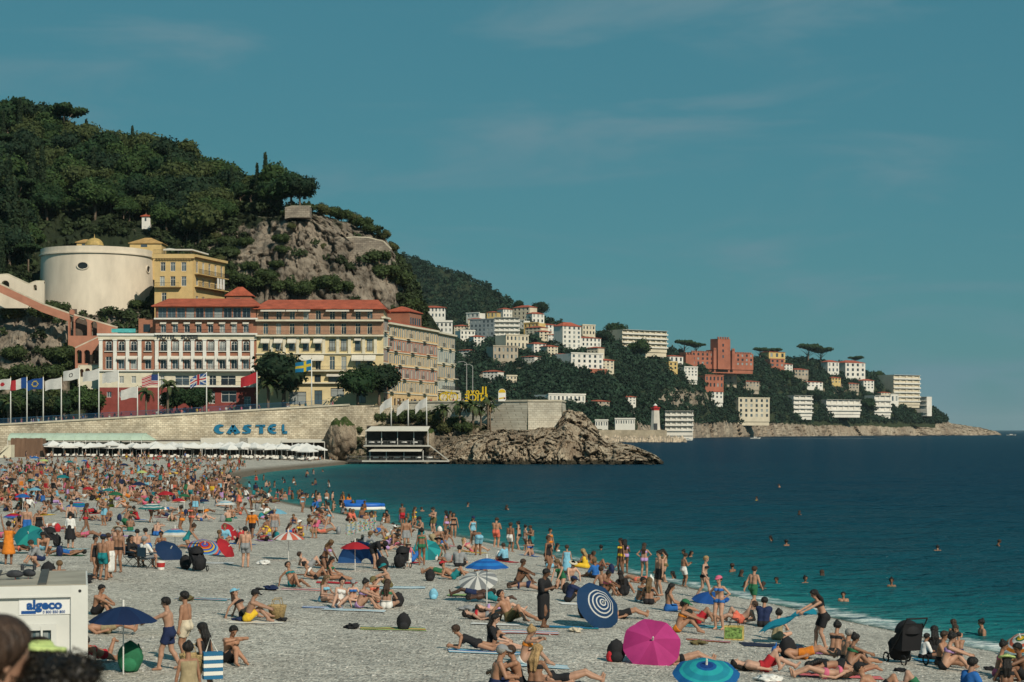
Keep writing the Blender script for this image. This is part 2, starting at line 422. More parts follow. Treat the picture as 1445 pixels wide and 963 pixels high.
# ---- sea
rows = 22 * (45000/22) ** np.linspace(0, 1, 520)
tt = np.concatenate([np.linspace(-1.2, -.45, 14)[:-1], np.linspace(-.45, .45, 230), np.linspace(.45, 1.2, 14)[1:]])
SY = rows[:, None] + 0*tt[None]; SX = rows[:, None] * tt[None]
SD = np.where(SY > 440, -400.0, shore_dist(SX, SY))
wv = (fbm(np.stack([SX*.13, SY*.30, 0*SX], -1), 3, 21) - .5) * .62 + (vnoise(np.stack([SX*.9, SY*1.1, 0*SX], -1), 5) - .5) * .10
SZ = wv * np.clip((-SD + 1) / 6, .12, 1) * np.clip((420 - SY) / 200, 0, 1)
def sea_material():
    m, N, L, b = new_mat('sea_water')
    t = N.new('ShaderNodeTexCoord'); o = t.outputs['Object']
    at = N.new('ShaderNodeAttribute'); at.attribute_name = 'depth'
    lg = N.new('ShaderNodeTexNoise'); lg.inputs['Scale'].default_value = .02; lg.inputs['Detail'].default_value = 4
    mg = N.new('ShaderNodeMapping'); mg.inputs['Scale'].default_value = (.5, 1.6, 1); L.new(o, mg.inputs[0]); L.new(mg.outputs[0], lg.inputs['Vector'])
    mm = N.new('ShaderNodeMath'); mm.operation = 'MULTIPLY_ADD'; mm.inputs[1].default_value = .25; mm.inputs[2].default_value = -.125
    L.new(lg.outputs[0], mm.inputs[0])
    ad = N.new('ShaderNodeMath'); ad.operation = 'ADD'; L.new(mm.outputs[0], ad.inputs[0]); L.new(at.outputs['Fac'], ad.inputs[1])
    cr = N.new('ShaderNodeValToRGB'); e = cr.color_ramp.elements
    e[0].position, e[0].color = 0.0, (.085, .13, .11, 1)
    e[1].position, e[1].color = 1.0, (.0015, .026, .052, 1)
    for p, c in ((.07, (.024, .17, .165)), (.25, (.006, .120, .130)), (.52, (.003, .056, .078)), (.8, (.002, .034, .058))):
        q = cr.color_ramp.elements.new(p); q.color = (*c, 1)
    L.new(ad.outputs[0], cr.inputs[0])
    # foam in the wash along the waterline
    fo = N.new('ShaderNodeAttribute'); fo.attribute_name = 'foam'
    fn = N.new('ShaderNodeTexNoise'); fn.inputs['Scale'].default_value = 1.1; fn.inputs['Detail'].default_value = 8; fn.inputs['Roughness'].default_value = .75
    L.new(o, fn.inputs['Vector'])
    fm = N.new('ShaderNodeMath'); fm.operation = 'ADD'; L.new(fo.outputs['Fac'], fm.inputs[0]); L.new(fn.outputs[0], fm.inputs[1])
    fr = N.new('ShaderNodeMapRange'); fr.inputs[1].default_value, fr.inputs[2].default_value = 1.04, 1.24; L.new(fm.outputs[0], fr.inputs[0])
    x = mixn(N); L.new(fr.outputs[0], x.inputs[0]); L.new(cr.outputs[0], x.inputs[6]); x.inputs[7].default_value = (.55, .60, .58, 1)
    h = None
    for sc, st, dist, sx in ((.16, .7, 2.2, .55), (.75, 1.0, .75, .6), (2.6, 1.0, .26, .7)):
        n = N.new('ShaderNodeTexNoise'); n.inputs['Scale'].default_value = sc; n.inputs['Detail'].default_value = 3; n.inputs['Roughness'].default_value = .55
        g = N.new('ShaderNodeMapping'); g.inputs['Scale'].default_value = (sx, 1, 1); L.new(o, g.inputs[0]); L.new(g.outputs[0], n.inputs['Vector'])
        bp = N.new('ShaderNodeBump'); bp.inputs['Strength'].default_value = st; bp.inputs['Distance'].default_value = dist
        L.new(n.outputs[0], bp.inputs['Height'])
        if h: L.new(h, bp.inputs['Normal'])
        h = bp.outputs[0]
    # water body below, mirror of the sky on the facets that lean away
    N.remove(b)
    df = N.new('ShaderNodeBsdfDiffuse'); L.new(x.outputs[2], df.inputs[0]); L.new(h, df.inputs['Normal'])
    gl = N.new('ShaderNodeBsdfGlossy'); gl.inputs['Roughness'].default_value = .18; L.new(h, gl.inputs['Normal'])
    lw = N.new('ShaderNodeLayerWeight'); L.new(h, lw.inputs['Normal'])
    rr_ = N.new('ShaderNodeMapRange'); rr_.inputs[1].default_value, rr_.inputs[2].default_value = .62, 1.0; rr_.inputs[3].default_value, rr_.inputs[4].default_value = .015, .33
    L.new(lw.outputs['Facing'], rr_.inputs[0])
    mx = N.new('ShaderNodeMixShader'); L.new(rr_.outputs[0], mx.inputs[0]); L.new(df.outputs[0], mx.inputs[1]); L.new(gl.outputs[0], mx.inputs[2])
    L.new(mx.outputs[0], N['Material Output'].inputs[0])
    return m
depth = np.clip(np.log1p(np.maximum(-SD, 0)/3.0) / math.log1p(120/3.0), 0, 1.1)
foam = np.exp(-((SD + .9)/np.interp(SY, [55, 110], [1.7, 1.3]))**2) * np.interp(SY, [60, 110, 160, 220], [.74, .62, .44, .30]) \
     + .44*np.exp(-((SD + 5.2 + 1.4*np.sin(SY*.21))/.9)**2) * (np.abs(SY-88) < 11)
me = np_mesh('sea', np.stack([SX, SY, SZ], -1).reshape(-1, 3), grid_faces(*SX.shape)[:, ::-1], sea_material(), True, attr={'depth': depth.ravel(), 'foam': foam.ravel()})
tag(link('sea', me), 'blue green sea turning deep blue towards the horizon', kind='structure')

def cells(p, seed=0):
    """cellular noise: random value of the nearest cell and the gap to the next one"""
    i0 = np.floor(p).astype(np.int64); f1 = np.full(p.shape[:-1], 9.); f2 = f1.copy(); val = np.zeros(p.shape[:-1])
    for dx in (-1, 0, 1):
        for dy in (-1, 0, 1):
            for dz in (-1, 0, 1):
                c = i0 + np.array([dx, dy, dz])
                h = c[..., 0]*374761393 + c[..., 1]*668265263 + c[..., 2]*1440662683 + seed*974711
                h = (h ^ (h >> 13)) * 1274126177; h = h ^ (h >> 16)
                r = np.stack([(h & 255), (h >> 8) & 255, (h >> 16) & 255], -1) / 255.0
                q = np.sqrt((((c + r) - p)**2).sum(-1))
                up = q < f1
                f2 = np.where(up, f1, np.minimum(f2, q)); val = np.where(up, ((h >> 24) & 255)/255.0, val); f1 = np.where(up, q, f1)
    return val, f2 - f1
# ---- slopes: each column is a list of five (photo row, distance) knots
class Slope:
    def __init__(s, cols, nu, nt, zfoot, back, amp, nsc, seed, sharp=1.0, block=0.0):
        us = np.array([c[0] for c in cols], float)
        K = np.array([[(CZ - (v-HV)*d/F, d) for v, d in c[1]] for c in cols])           # z, d
        foot = K[:, :1].copy(); foot[:, 0, 0] = zfoot; foot[:, 0, 1] -= 1.0
        top = K[:, -1:].copy(); top[:, 0, 1] += back; top[:, 0, 0] -= back*.06
        K = np.concatenate([foot, K, top], 1)
        s.u = np.linspace(us[0], us[-1], nu)
        t = np.linspace(0, 1, nt)
        kz = np.stack([np.interp(s.u, us, K[:, i, 0]) for i in range(K.shape[1])], 1)
        kd = np.stack([np.interp(s.u, us, K[:, i, 1]) for i in range(K.shape[1])], 1)
        sp = np.array([0, .04, .28, .48, .70, .93, 1.0])
        Z = np.stack([np.interp(t, sp, kz[i]) for i in range(nu)]); D = np.stack([np.interp(t, sp, kd[i]) for i in range(nu)])
        X = (s.u[:, None] - CU) * D / F
        p = np.stack([X*nsc, D*nsc, Z*nsc*.7], -1)
        n = fbm(p, 5, seed, True)*.65 + fbm(p*.35, 3, seed+9)*.6 - .62
        n2 = fbm(p*3.1, 3, seed+20, True) - .5
        fade = np.clip(t/.05, 0, 1)[None]
        a = amp if np.isscalar(amp) else np.interp(s.u, amp[0], amp[1])[:, None]
        s.D = D - (n + .35*n2) * a * 2 * fade
        s.X = X + (fbm(p+7, 3, seed+3) - .5) * a * .8 * fade
        s.Z = Z + (fbm(p+31, 4, seed+5) - .5) * a * .9 * fade * sharp
        if block:
            wob = np.stack([fbm(p*2+k*9, 4, seed+50+k) for k in range(3)], -1)
            wp = np.stack([X, D*.6, Z*.45], -1)*nsc*.95 + 1.3*wob
            cv, gap = cells(wp, seed); cv2, gap2 = cells(wp*2.7 + wob, seed+1)
            s.D = s.D - ((cv-.5)*2.0 + (cv2-.5)*.9 - np.clip(1-gap/.10, 0, 1)*.8 - np.clip(1-gap2/.08, 0, 1)*.2) * block * fade
            s.Z = s.Z + ((cv-.5)*.5 + (cv2-.5)*.3)*block*fade*.6
        s.t = t
        s.V = np.stack([s.X, s.D, s.Z], -1)
        s.pu = CU + s.X * F / s.D; s.pv = HV - (s.Z - CZ) * F / s.D
    def near(s, u, v):
        q = (s.pu-u)**2 + (s.pv-v)**2
        i = np.unravel_index(np.argmin(q), q.shape)
        return Vector(s.V[i])
    def build(s, name, m, veg, label):
        me = np_mesh(name, s.V.reshape(-1, 3), grid_faces(*s.X.shape), m, False, attr={'veg': veg.ravel()})
        return tag(link(name, me), label, kind='structure')

CASTLE = Slope([
 (-240, [(575,440),(450,462),(400,475),(340,505),(150,650)]),
 (0,    [(578,440),(455,462),(405,475),(340,505),(188,620)]),
 (60,   [(578,440),(440,463),(425,471),(340,512),(200,610)]),
 (140,  [(578,450),(450,463),(440,468),(335,512),(228,600)]),
 (217,  [(575,458),(446,466),(438,474),(335,512),(238,590)]),
 (270,  [(575,470),(440,484),(395,492),(330,514),(248,580)]),
 (330,  [(575,472),(430,486),(370,494),(310,514),(276,560)]),
 (400,  [(575,472),(430,484),(360,490),(312,498),(296,512)]),
 (440,  [(575,474),(430,486),(365,492),(315,499),(303,508)]),
 (500,  [(575,478),(440,490),(390,494),(345,500),(320,522)]),
 (545,  [(575,486),(450,495),(400,499),(352,504),(342,512)]),
 (575,  [(575,500),(455,508),(420,512),(402,516),(388,520)]),
 (600,  [(575,518),(480,524),(465,527),(450,530),(436,534)]),
 (625,  [(575,530),(500,536),(490,539),(482,541),(474,545)]),
 (650,  [(575,540),(562,548),(560,551),(558,553),(556,556)])], 460, 170, 8, 120, ([-240,200,270,560,650],[2.0,2.2,4.4,4.4,2.0]), .11, 41, block=1.6)
def blob(S, u, v, ru, rv): return np.exp(-(((S.pu-u)/ru)**2 + ((S.pv-v)/rv)**2))
vg = .75 - .85*blob(CASTLE, 450, 375, 90, 62) - .6*blob(CASTLE, 535, 400, 60, 45) - .5*blob(CASTLE, 375, 375, 45, 40) - .6*blob(CASTLE, 60, 480, 110, 75) - .45*blob(CASTLE, 290, 330, 40, 25) - .35*blob(CASTLE, 180, 455, 50, 14)
CASTLE.build('castle_hill', rock_mat('cliff rock', (.335, .28, .22), (.112, .096, .078), (.026, .036, .018)), vg, 'wooded hill with a bare grey brown cliff above the hotels')

HEAD = Slope([
 (480,  [(612,1150),(560,1400),(520,1600),(450,1900),(330,2200)]),
 (560,  [(612,1150),(560,1350),(520,1500),(450,1850),(356,2200)]),
 (600,  [(612,1150),(560,1330),(520,1460),(455,1780),(370,2150)]),
 (650,  [(612,1150),(560,1300),(520,1420),(462,1700),(390,2100)]),
 (700,  [(612,1150),(562,1280),(525,1390),(475,1640),(412,1960)]),
 (725,  [(612,1150),(565,1280),(530,1380),(480,1600),(434,1900)]),
 (780,  [(614,1150),(575,1250),(540,1350),(490,1550),(456,1780)]),
 (860,  [(616,1180),(592,1260),(560,1330),(510,1550),(480,1800)]),
 (940,  [(617,1500),(596,1530),(565,1580),(520,1750),(494,1950)]),
 (1000, [(617,1800),(597,1815),(560,1870),(525,1960),(506,2080)]),
 (1060, [(616,2000),(597,2015),(560,2060),(525,2130),(508,2250)]),
 (1120, [(615.5,2150),(600,2165),(572,2200),(532,2280),(508,2380)]),
 (1200, [(615,2300),(602,2312),(578,2340),(542,2400),(516,2480)]),
 (1250, [(615,2380),(604,2390),(582,2410),(557,2450),(536,2500)]),
 (1300, [(614.6,2450),(604,2460),(592,2480),(577,2500),(568,2520)]),
 (1340, [(614.6,2500),(605,2510),(602,2520),(599,2530),(597,2540)]),
 (1380, [(614.4,2560),(608.5,2565),(606,2570),(604,2575),(603,2580)]),
 (1405, [(614.4,2600),(612,2605),(610.5,2608),(610,2610),(609.5,2612)]),
 (1414, [(616,2600),(616,2605),(616,2608),(616,2610),(616,2612)])], 560, 120, -3, 300, ([480,860,940,1380,1414],[6,6,6,3,1]), .03, 77, .5, block=4.5)
vg = .85 - .75*np.clip((.31 - HEAD.t)/.05, 0, 1)[None]*(HEAD.pu > 900) - .6*blob(HEAD, 960, 562, 50, 14) - .35*blob(HEAD, 1240, 525, 18, 10) - .5*(HEAD.pu > 1320) - .6*blob(HEAD, 690, 525, 70, 14) - .5*blob(HEAD, 740, 550, 60, 10) - .45*blob(HEAD, 1060, 545, 40, 10) - .45*blob(HEAD, 1190, 548, 40, 8) - .25*blob(HEAD, 690, 390, 60, 30)
HEAD.build('headland', rock_mat('headland rock', (.44, .37, .28), (.20, .155, .115), (.034, .045, .022), .04), vg, 'long wooded headland dotted with villas running down to the sea')

POINT = Slope([
 (612,  [(656,398),(652,400),(648,402),(645,404),(642,408)]),
 (632,  [(656,398),(648,400),(640,403),(632,406),(626,412)]),
 (650,  [(657,397),(646,398),(634,401),(624,405),(617,412)]),
 (700,  [(657,396),(645,397),(630,399),(616,403),(608,413)]),
 (745,  [(657,396),(645,397),(630,398),(614,402),(606,411)]),
 (785,  [(658,395),(645,396),(628,398),(612,402),(601,412)]),
 (797,  [(658,395),(645,396),(625,398),(600,404),(579,418)]),
 (822,  [(658,395),(645,396),(625,400),(602,408),(582,420)]),
 (840,  [(658,395),(648,396),(635,399),(620,404),(602,414)]),
 (855,  [(658,394),(650,395),(642,397),(634,400),(622,410)]),
 (890,  [(657,394),(650,395),(643,397),(637,400),(628,406)]),
 (915,  [(657,394),(652,395),(648,397),(643,399),(638,403)]),
 (935,  [(658,394),(657,395),(656,396),(655,397),(654,400)])], 420, 130, -1.5, 14, 1.1, .22, 91, block=1.45)
vg = .28 + .55*np.clip((1.3-POINT.Z)/.9, 0, 1)
POINT.build('rocky_point', rock_mat('point rock', (.62, .52, .385), (.29, .22, .155), (.055, .047, .032), .25), vg, 'jagged pale rocks of the point rising out of the water')

COVE = Slope([
 (452,  [(650,421),(636,424),(622,427),(606,430),(590,434)]),
 (480,  [(655,414),(640,420),(622,424),(602,429),(580,436)]),
 (520,  [(656,412),(640,418),(622,423),(604,428),(590,438)]),
 (570,  [(656,410),(640,416),(622,421),(606,427),(592,436)]),
 (610,  [(656,405),(642,410),(626,416),(610,422),(596,430)]),
 (640,  [(656,402),(642,406),(626,411),(612,417),(600,424)]),
 (690,  [(656,402),(642,406),(626,409),(610,413),(600,417)])], 160, 70, -1.5, 6, 1.4, .22, 17, block=1.2)
vg = .52 - .5*blob(COVE, 640, 640, 40, 25) + 0*COVE.X
COVE.build('cove_rocks', rock_mat('cove rock', (.44, .36, .26), (.17, .13, .095), (.05, .06, .028), .3), vg, 'overgrown rocks at the back of the cove behind the waterside restaurant')

# ---- street behind the sea wall, climbing to the terrace on the point
def street_z(x): return float(np.interp(x, [-150, -115, -38, -20, 10], [6.8, 8.3, 12.7, 13.1, 13.1]))
WALL_Y = 420.0
sm = MB()
xsn = list(np.linspace(-150, -37, 30))
for a, b_ in zip(xsn[:-1], xsn[1:]):
    sm.poly([(a, WALL_Y, street_z(a)), (b_, WALL_Y, street_z(b_)), (b_, 482, street_z(b_)+.2), (a, 482, street_z(a)+.2)])
sm.poly([(-37, WALL_Y+1, 12.75), (-27, 434, 13.1), (-27, 482, 13.1), (-37, 482, 12.9)])
TERR = [(-27, 434), (-20, 430.5), (-11.6, 426), (-3.5, 420.5), (3.6, 415.5), (11.2, 416), (12.5, 432), (6, 500), (-14, 545)]
sm.poly([(x, y, 13.1) for x, y in TERR])
tag(sm.build('road', mat('asphalt', (.09, .088, .085), .9, .2, .4)), 'grey street running along the top of the sea wall', kind='structure')
STONE = stone_mat('sea wall stone', (.74, .65, .49), (.50, .42, .30), (.30, .25, .18))
PALE = stone_mat('bastion stone', (.60, .56, .46), (.50, .45, .36), (.36, .32, .25), 1.0, .5, .28)
wm = MB()
for a, b_ in zip(xsn[:-1], xsn[1:]):
    za, zb = street_z(a)+.25, street_z(b_)+.25
    wm.poly([(a, WALL_Y-.6, .5), (b_, WALL_Y-.6, .5), (b_, WALL_Y, zb), (a, WALL_Y, za)])
    wm.poly([(a, WALL_Y, za), (b_, WALL_Y, zb), (b_, WALL_Y+.7, zb), (a, WALL_Y+.7, za)])
for (x0, y0), (x1, y1) in zip([(-37, 420), (-32, 428), (-27, 434)], [(-32, 428), (-27, 434)]):
    wm.poly([(x0, y0, .5), (x1, y1, .5), (x1, y1, 13.2), (x0, y0, 13.0)])
wall = wm.build('sea_wall', STONE)
tag(wall, 'long weathered stone retaining wall with blue CASTEL lettering above the beach club', 'wall')
wm = MB()
for a, b_ in zip(xsn[:-1], xsn[1:]):
    za, zb = street_z(a)+.25, street_z(b_)+.25
    vs = [(a,WALL_Y-.25,za),(b_,WALL_Y-.25,zb),(b_,WALL_Y+.75,zb),(a,WALL_Y+.75,za)]
    wm.add(vs + [(x,y,z+.38) for x,y,z in vs], [(4,5,6,7),(0,1,5,4),(2,3,7,6),(3,2,1,0)])
wm.build('coping', mat('coping stone', (.50, .45, .35), .9, .25, .5), wall)
# blue chunky letters on the wall
def letter(name, polys, x0, z0, w_, h_, y, depth_, m, parent):
    b_ = MB()
    for pl in polys: b_.prism([(x0 + px*w_, z0 + pz*h_) for px, pz in pl], y-depth_, y)
    return b_.build(name, m, parent)
def fat(pts, ws):
    """a stroke of changing width as quads"""
    out = []
    V2 = [Vector(p) for p in pts]
    sides = []
    for i, p in enumerate(V2):
        t = (V2[min(i+1, len(V2)-1)] - V2[max(i-1, 0)]).normalized(); n = Vector((-t.y, t.x))
        sides.append((p + n*ws[i]*.62, p - n*ws[i]*.62))
    for (a, b_), (c, d) in zip(sides[:-1], sides[1:]): out.append([tuple(b_), tuple(d), tuple(c), tuple(a)])
    return out
arc = lambda cx, cy, rx, ry, a0, a1, n=8: [(cx+rx*math.cos(R(a0+(a1-a0)*i/n)), cy+ry*math.sin(R(a0+(a1-a0)*i/n))) for i in range(n+1)]
LET = {
 'C': fat(arc(.62,.5,.45,.42,60,300,10), [.10,.16,.24,.32,.38,.40,.38,.32,.24,.16,.10]),
 'A': fat([(.10,0),(.5,.95)], [.34,.20]) + fat([(.48,.95),(.88,0)], [.22,.42]) + fat([(.25,.30),(.75,.30)], [.16,.16]),
 'S': fat([(.92,.86),(.6,.93),(.3,.82),(.25,.66),(.5,.5),(.75,.36),(.72,.18),(.4,.07),(.06,.12)], [.12,.16,.22,.28,.34,.28,.22,.16,.12]),
 'T': fat([(.0,.9),(1,.9)], [.14,.18]) + fat([(.55,.9),(.58,0)], [.26,.34]),
 'E': fat(arc(.75,.5,.55,.43,70,290,10), [.12,.18,.22,.28,.32,.34,.32,.28,.22,.18,.12]) + fat([(.2,.5),(.85,.52)], [.16,.12]),
 'L': fat([(.35,1),(.3,.5),(.4,.12)], [.28,.32,.34]) + fat([(.25,.1),(1,.12)], [.2,.24])}
BLUE = mat('sign blue', (.012, .14, .26), .5, .06)
wd = (WALL_Y-.55)/F
for ch, u0, u1, v0, v1 in (('C',303,318,599.5,612),('A',321,337.5,599.5,612),('S',341,356.5,599.5,612),('T',361,374.5,599.5,612),('E',378,391,599,612),('L',397,405.5,599,612)):
    y = WALL_Y - .38
    letter('letter', LET[ch], XU(u0, y), ZV(v1, y), (u1-u0)*y/F, (v1-v0)*y/F, y, .18, BLUE, wall)
# bastion of the point
bm = MB()
for (x0, y0), (x1, y1) in zip(TERR[:7], TERR[1:7]):
    ox, oy = (y1-y0), -(x1-x0); l = math.hypot(ox, oy); ox, oy = ox/l*.9, oy/l*.9
    bm.poly([(x0+ox, y0+oy, 2.0), (x1+ox, y1+oy, 2.0), (x1, y1, 13.9), (x0, y0, 13.9)])
    bm.poly([(x0, y0, 13.9), (x1, y1, 13.9), (x1-ox*.6, y1-oy*.6, 13.9), (x0-ox*.6, y0-oy*.6, 13.9)])
    bm.poly([(x0-ox*.6, y0-oy*.6, 13.9), (x1-ox*.6, y1-oy*.6, 13.9), (x1-ox*.6, y1-oy*.6, 13.0), (x0-ox*.6, y0-oy*.6, 13.0)])
bast = bm.build('bastion_wall', PALE)
tag(bast, 'pale stone bastion wall carrying the terrace on the rocky point', 'wall')
cp = MB()
for (x0, y0), (x1, y1) in zip(TERR[:7], TERR[1:7]):
    cp.tube([(x0, y0, 14.0), (x1, y1, 14.0)], .28, 4)
cp.build('coping', mat('coping stone'), bast)
# promenade slab the photographer stands on
pv = MB(); pv.box(-40, 40, -30, 14.0, 0.5, 5.0)
tag(pv.build('promenade', mat('promenade paving', (.3, .28, .25), .9, .15, .6)), 'paved upper promenade', kind='structure')
# ================================================================ LETTERING (made first, while the scene is small)
def text_mesh(s, size, ext=.03, offset=0.0, shear=0.0):
    cu = bpy.data.curves.new('lettering', 'FONT'); cu.body = s; cu.size = size; cu.extrude = ext; cu.offset = offset; cu.shear = shear
    cu.align_x = 'CENTER'; cu.resolution_u = 3
    o = bpy.data.objects.new('lettering', cu); COL.objects.link(o)
    dg = bpy.context.evaluated_depsgraph_get()
    me = bpy.data.meshes.new_from_object(o.evaluated_get(dg))
    bpy.data.objects.remove(o); bpy.data.curves.remove(cu)
    return me
TXT = {k: text_mesh(*a) for k, a in dict(hotel=('HOTEL   SUISSE', 1.45, .08, .03), algeco=('algeco', .215, .004, .010), num=('0 800 850 800', .068, .004, .001), tag=('N° Vert', .05, .004, .001)).items()}
for c_ in set('ILoveNICE'): TXT['nice_'+c_] = text_mesh(c_, 2.35, .28, .05)
def put_text(key, m, parent, loc, rot, name='lettering', sx=1, sz=1):
    me = TXT[key]
    if not me.materials: me.materials.append(m)
    o = link(name, me, parent, loc, rot=rot); o.scale = (sx, sz, 1)
    return o

# ================================================================ BUILDINGS
GLASS = mat('window glass', src='object', rough=.12, var=.15, scale=.6, spec=.6)
def glass_tone():
    r = random.random()
    return (.02, .03, .04, 1) if r < .45 else (.07, .10, .12, 1) if r < .75 else (.30, .32, .31, 1)
WHITE = mat('white paint', (.72, .70, .64), .7, .10, .7)
CREAM = mat('cream stucco', (.66, .60, .46), .85, .14, .5)
YELLOW = mat('yellow stucco', (.66, .54, .31), .85, .14, .5)
BRICK = stone_mat('red brick', (.40, .135, .065), (.33, .10, .05), (.36, .2, .14), .5, .16, .2)
PINKBRICK = stone_mat('pink brick', (.47, .24, .15), (.40, .19, .12), (.45, .3, .2), .5, .16, .2)
REDBASE = mat('dark red paint', (.24, .055, .045), .8, .2, .6)
TILE = mat('roof tile', (.36, .085, .045), .85, .3, .5, .6, 2.5)
SLATE = mat('iron grey', (.05, .055, .06), .6, .1)
AWN = mat('awning cloth', (.60, .56, .48), .9, .1, .8)
IRON = mat('black iron', (.02, .02, .022), .5, .1)
SHUT = mat('shutter paint', (.24, .31, .33), .8, .12, .8)
WINC = {}
def window_meshes(w_, h_, style, fm):
    key = (round(w_, 1), round(h_, 1), style, fm.name)
    if key in WINC: return WINC[key]
    w_, h_ = key[:2]; t = .09 if h_ > 1.2 else .06
    f, g = MB(), MB()
    if style == 'arch':
        zc = h_ - w_/2
        oc = [(w_/2*math.cos(a), zc + w_/2*math.sin(a)) for a in np.linspace(0, math.pi, 9)]
        ic = [((w_/2-t)*math.cos(a), zc + (w_/2-t)*math.sin(a)) for a in np.linspace(0, math.pi, 9)]
        for (a, b_), (c, d) in zip(zip(oc, oc[1:]), zip(ic, ic[1:])): f.prism([a, b_, d, c], -.06, .06)
        for s_ in (-1, 1): f.box(min(s_*w_/2, s_*(w_/2-t)), max(s_*w_/2, s_*(w_/2-t)), -.06, .06, 0, zc)
        for s_ in (-1, 1): f.prism([(s_*w_/2, zc), *[(s_*abs(x), z) for x, z in oc[4:][::-1] if True], (s_*w_/2, h_)], -.14, -.08)
        g.prism([(-w_/2, 0), (w_/2, 0)] + oc, .0, .03)
    else:
        f.box(-w_/2, -w_/2+t, -.06, .06, 0, h_); f.box(w_/2-t, w_/2, -.06, .06, 0, h_)
        f.box(-w_/2+t, w_/2-t, -.06, .06, 0, t); f.box(-w_/2+t, w_/2-t, -.06, .06, h_-t, h_)
        g.box(-w_/2+t*.5, w_/2-t*.5, 0, .03, t*.5, h_-t*.5)
    f.box(-t*.4, t*.4, -.05, .05, t, h_-t)
    if h_ > 1.6: f.box(-w_/2+t, w_/2-t, -.045, .045, h_*.68, h_*.68+t*.7)
    WINC[key] = (f.mesh('window', fm), g.mesh('pane', GLASS))
    return WINC[key]
RAILC = {}
def rail_mesh(w_, h_=1.0, step=.22, m=None):
    key = (round(w_, 1), round(h_, 1), (m or IRON).name)
    if key not in RAILC:
        w_ = key[0]; b_ = MB()
        b_.box(-w_/2, w_/2, -.03, .03, h_-.06, h_); b_.box(-w_/2, w_/2, -.03, .03, .06, .11)
        n = max(2, int(w_/step))
        for i in range(n+1):
            x = -w_/2 + w_*i/n; b_.box(x-.014, x+.014, -.014, .014, .0, h_-.06)
        RAILC[key] = b_.mesh('railing', m or IRON)
    return RAILC[key]
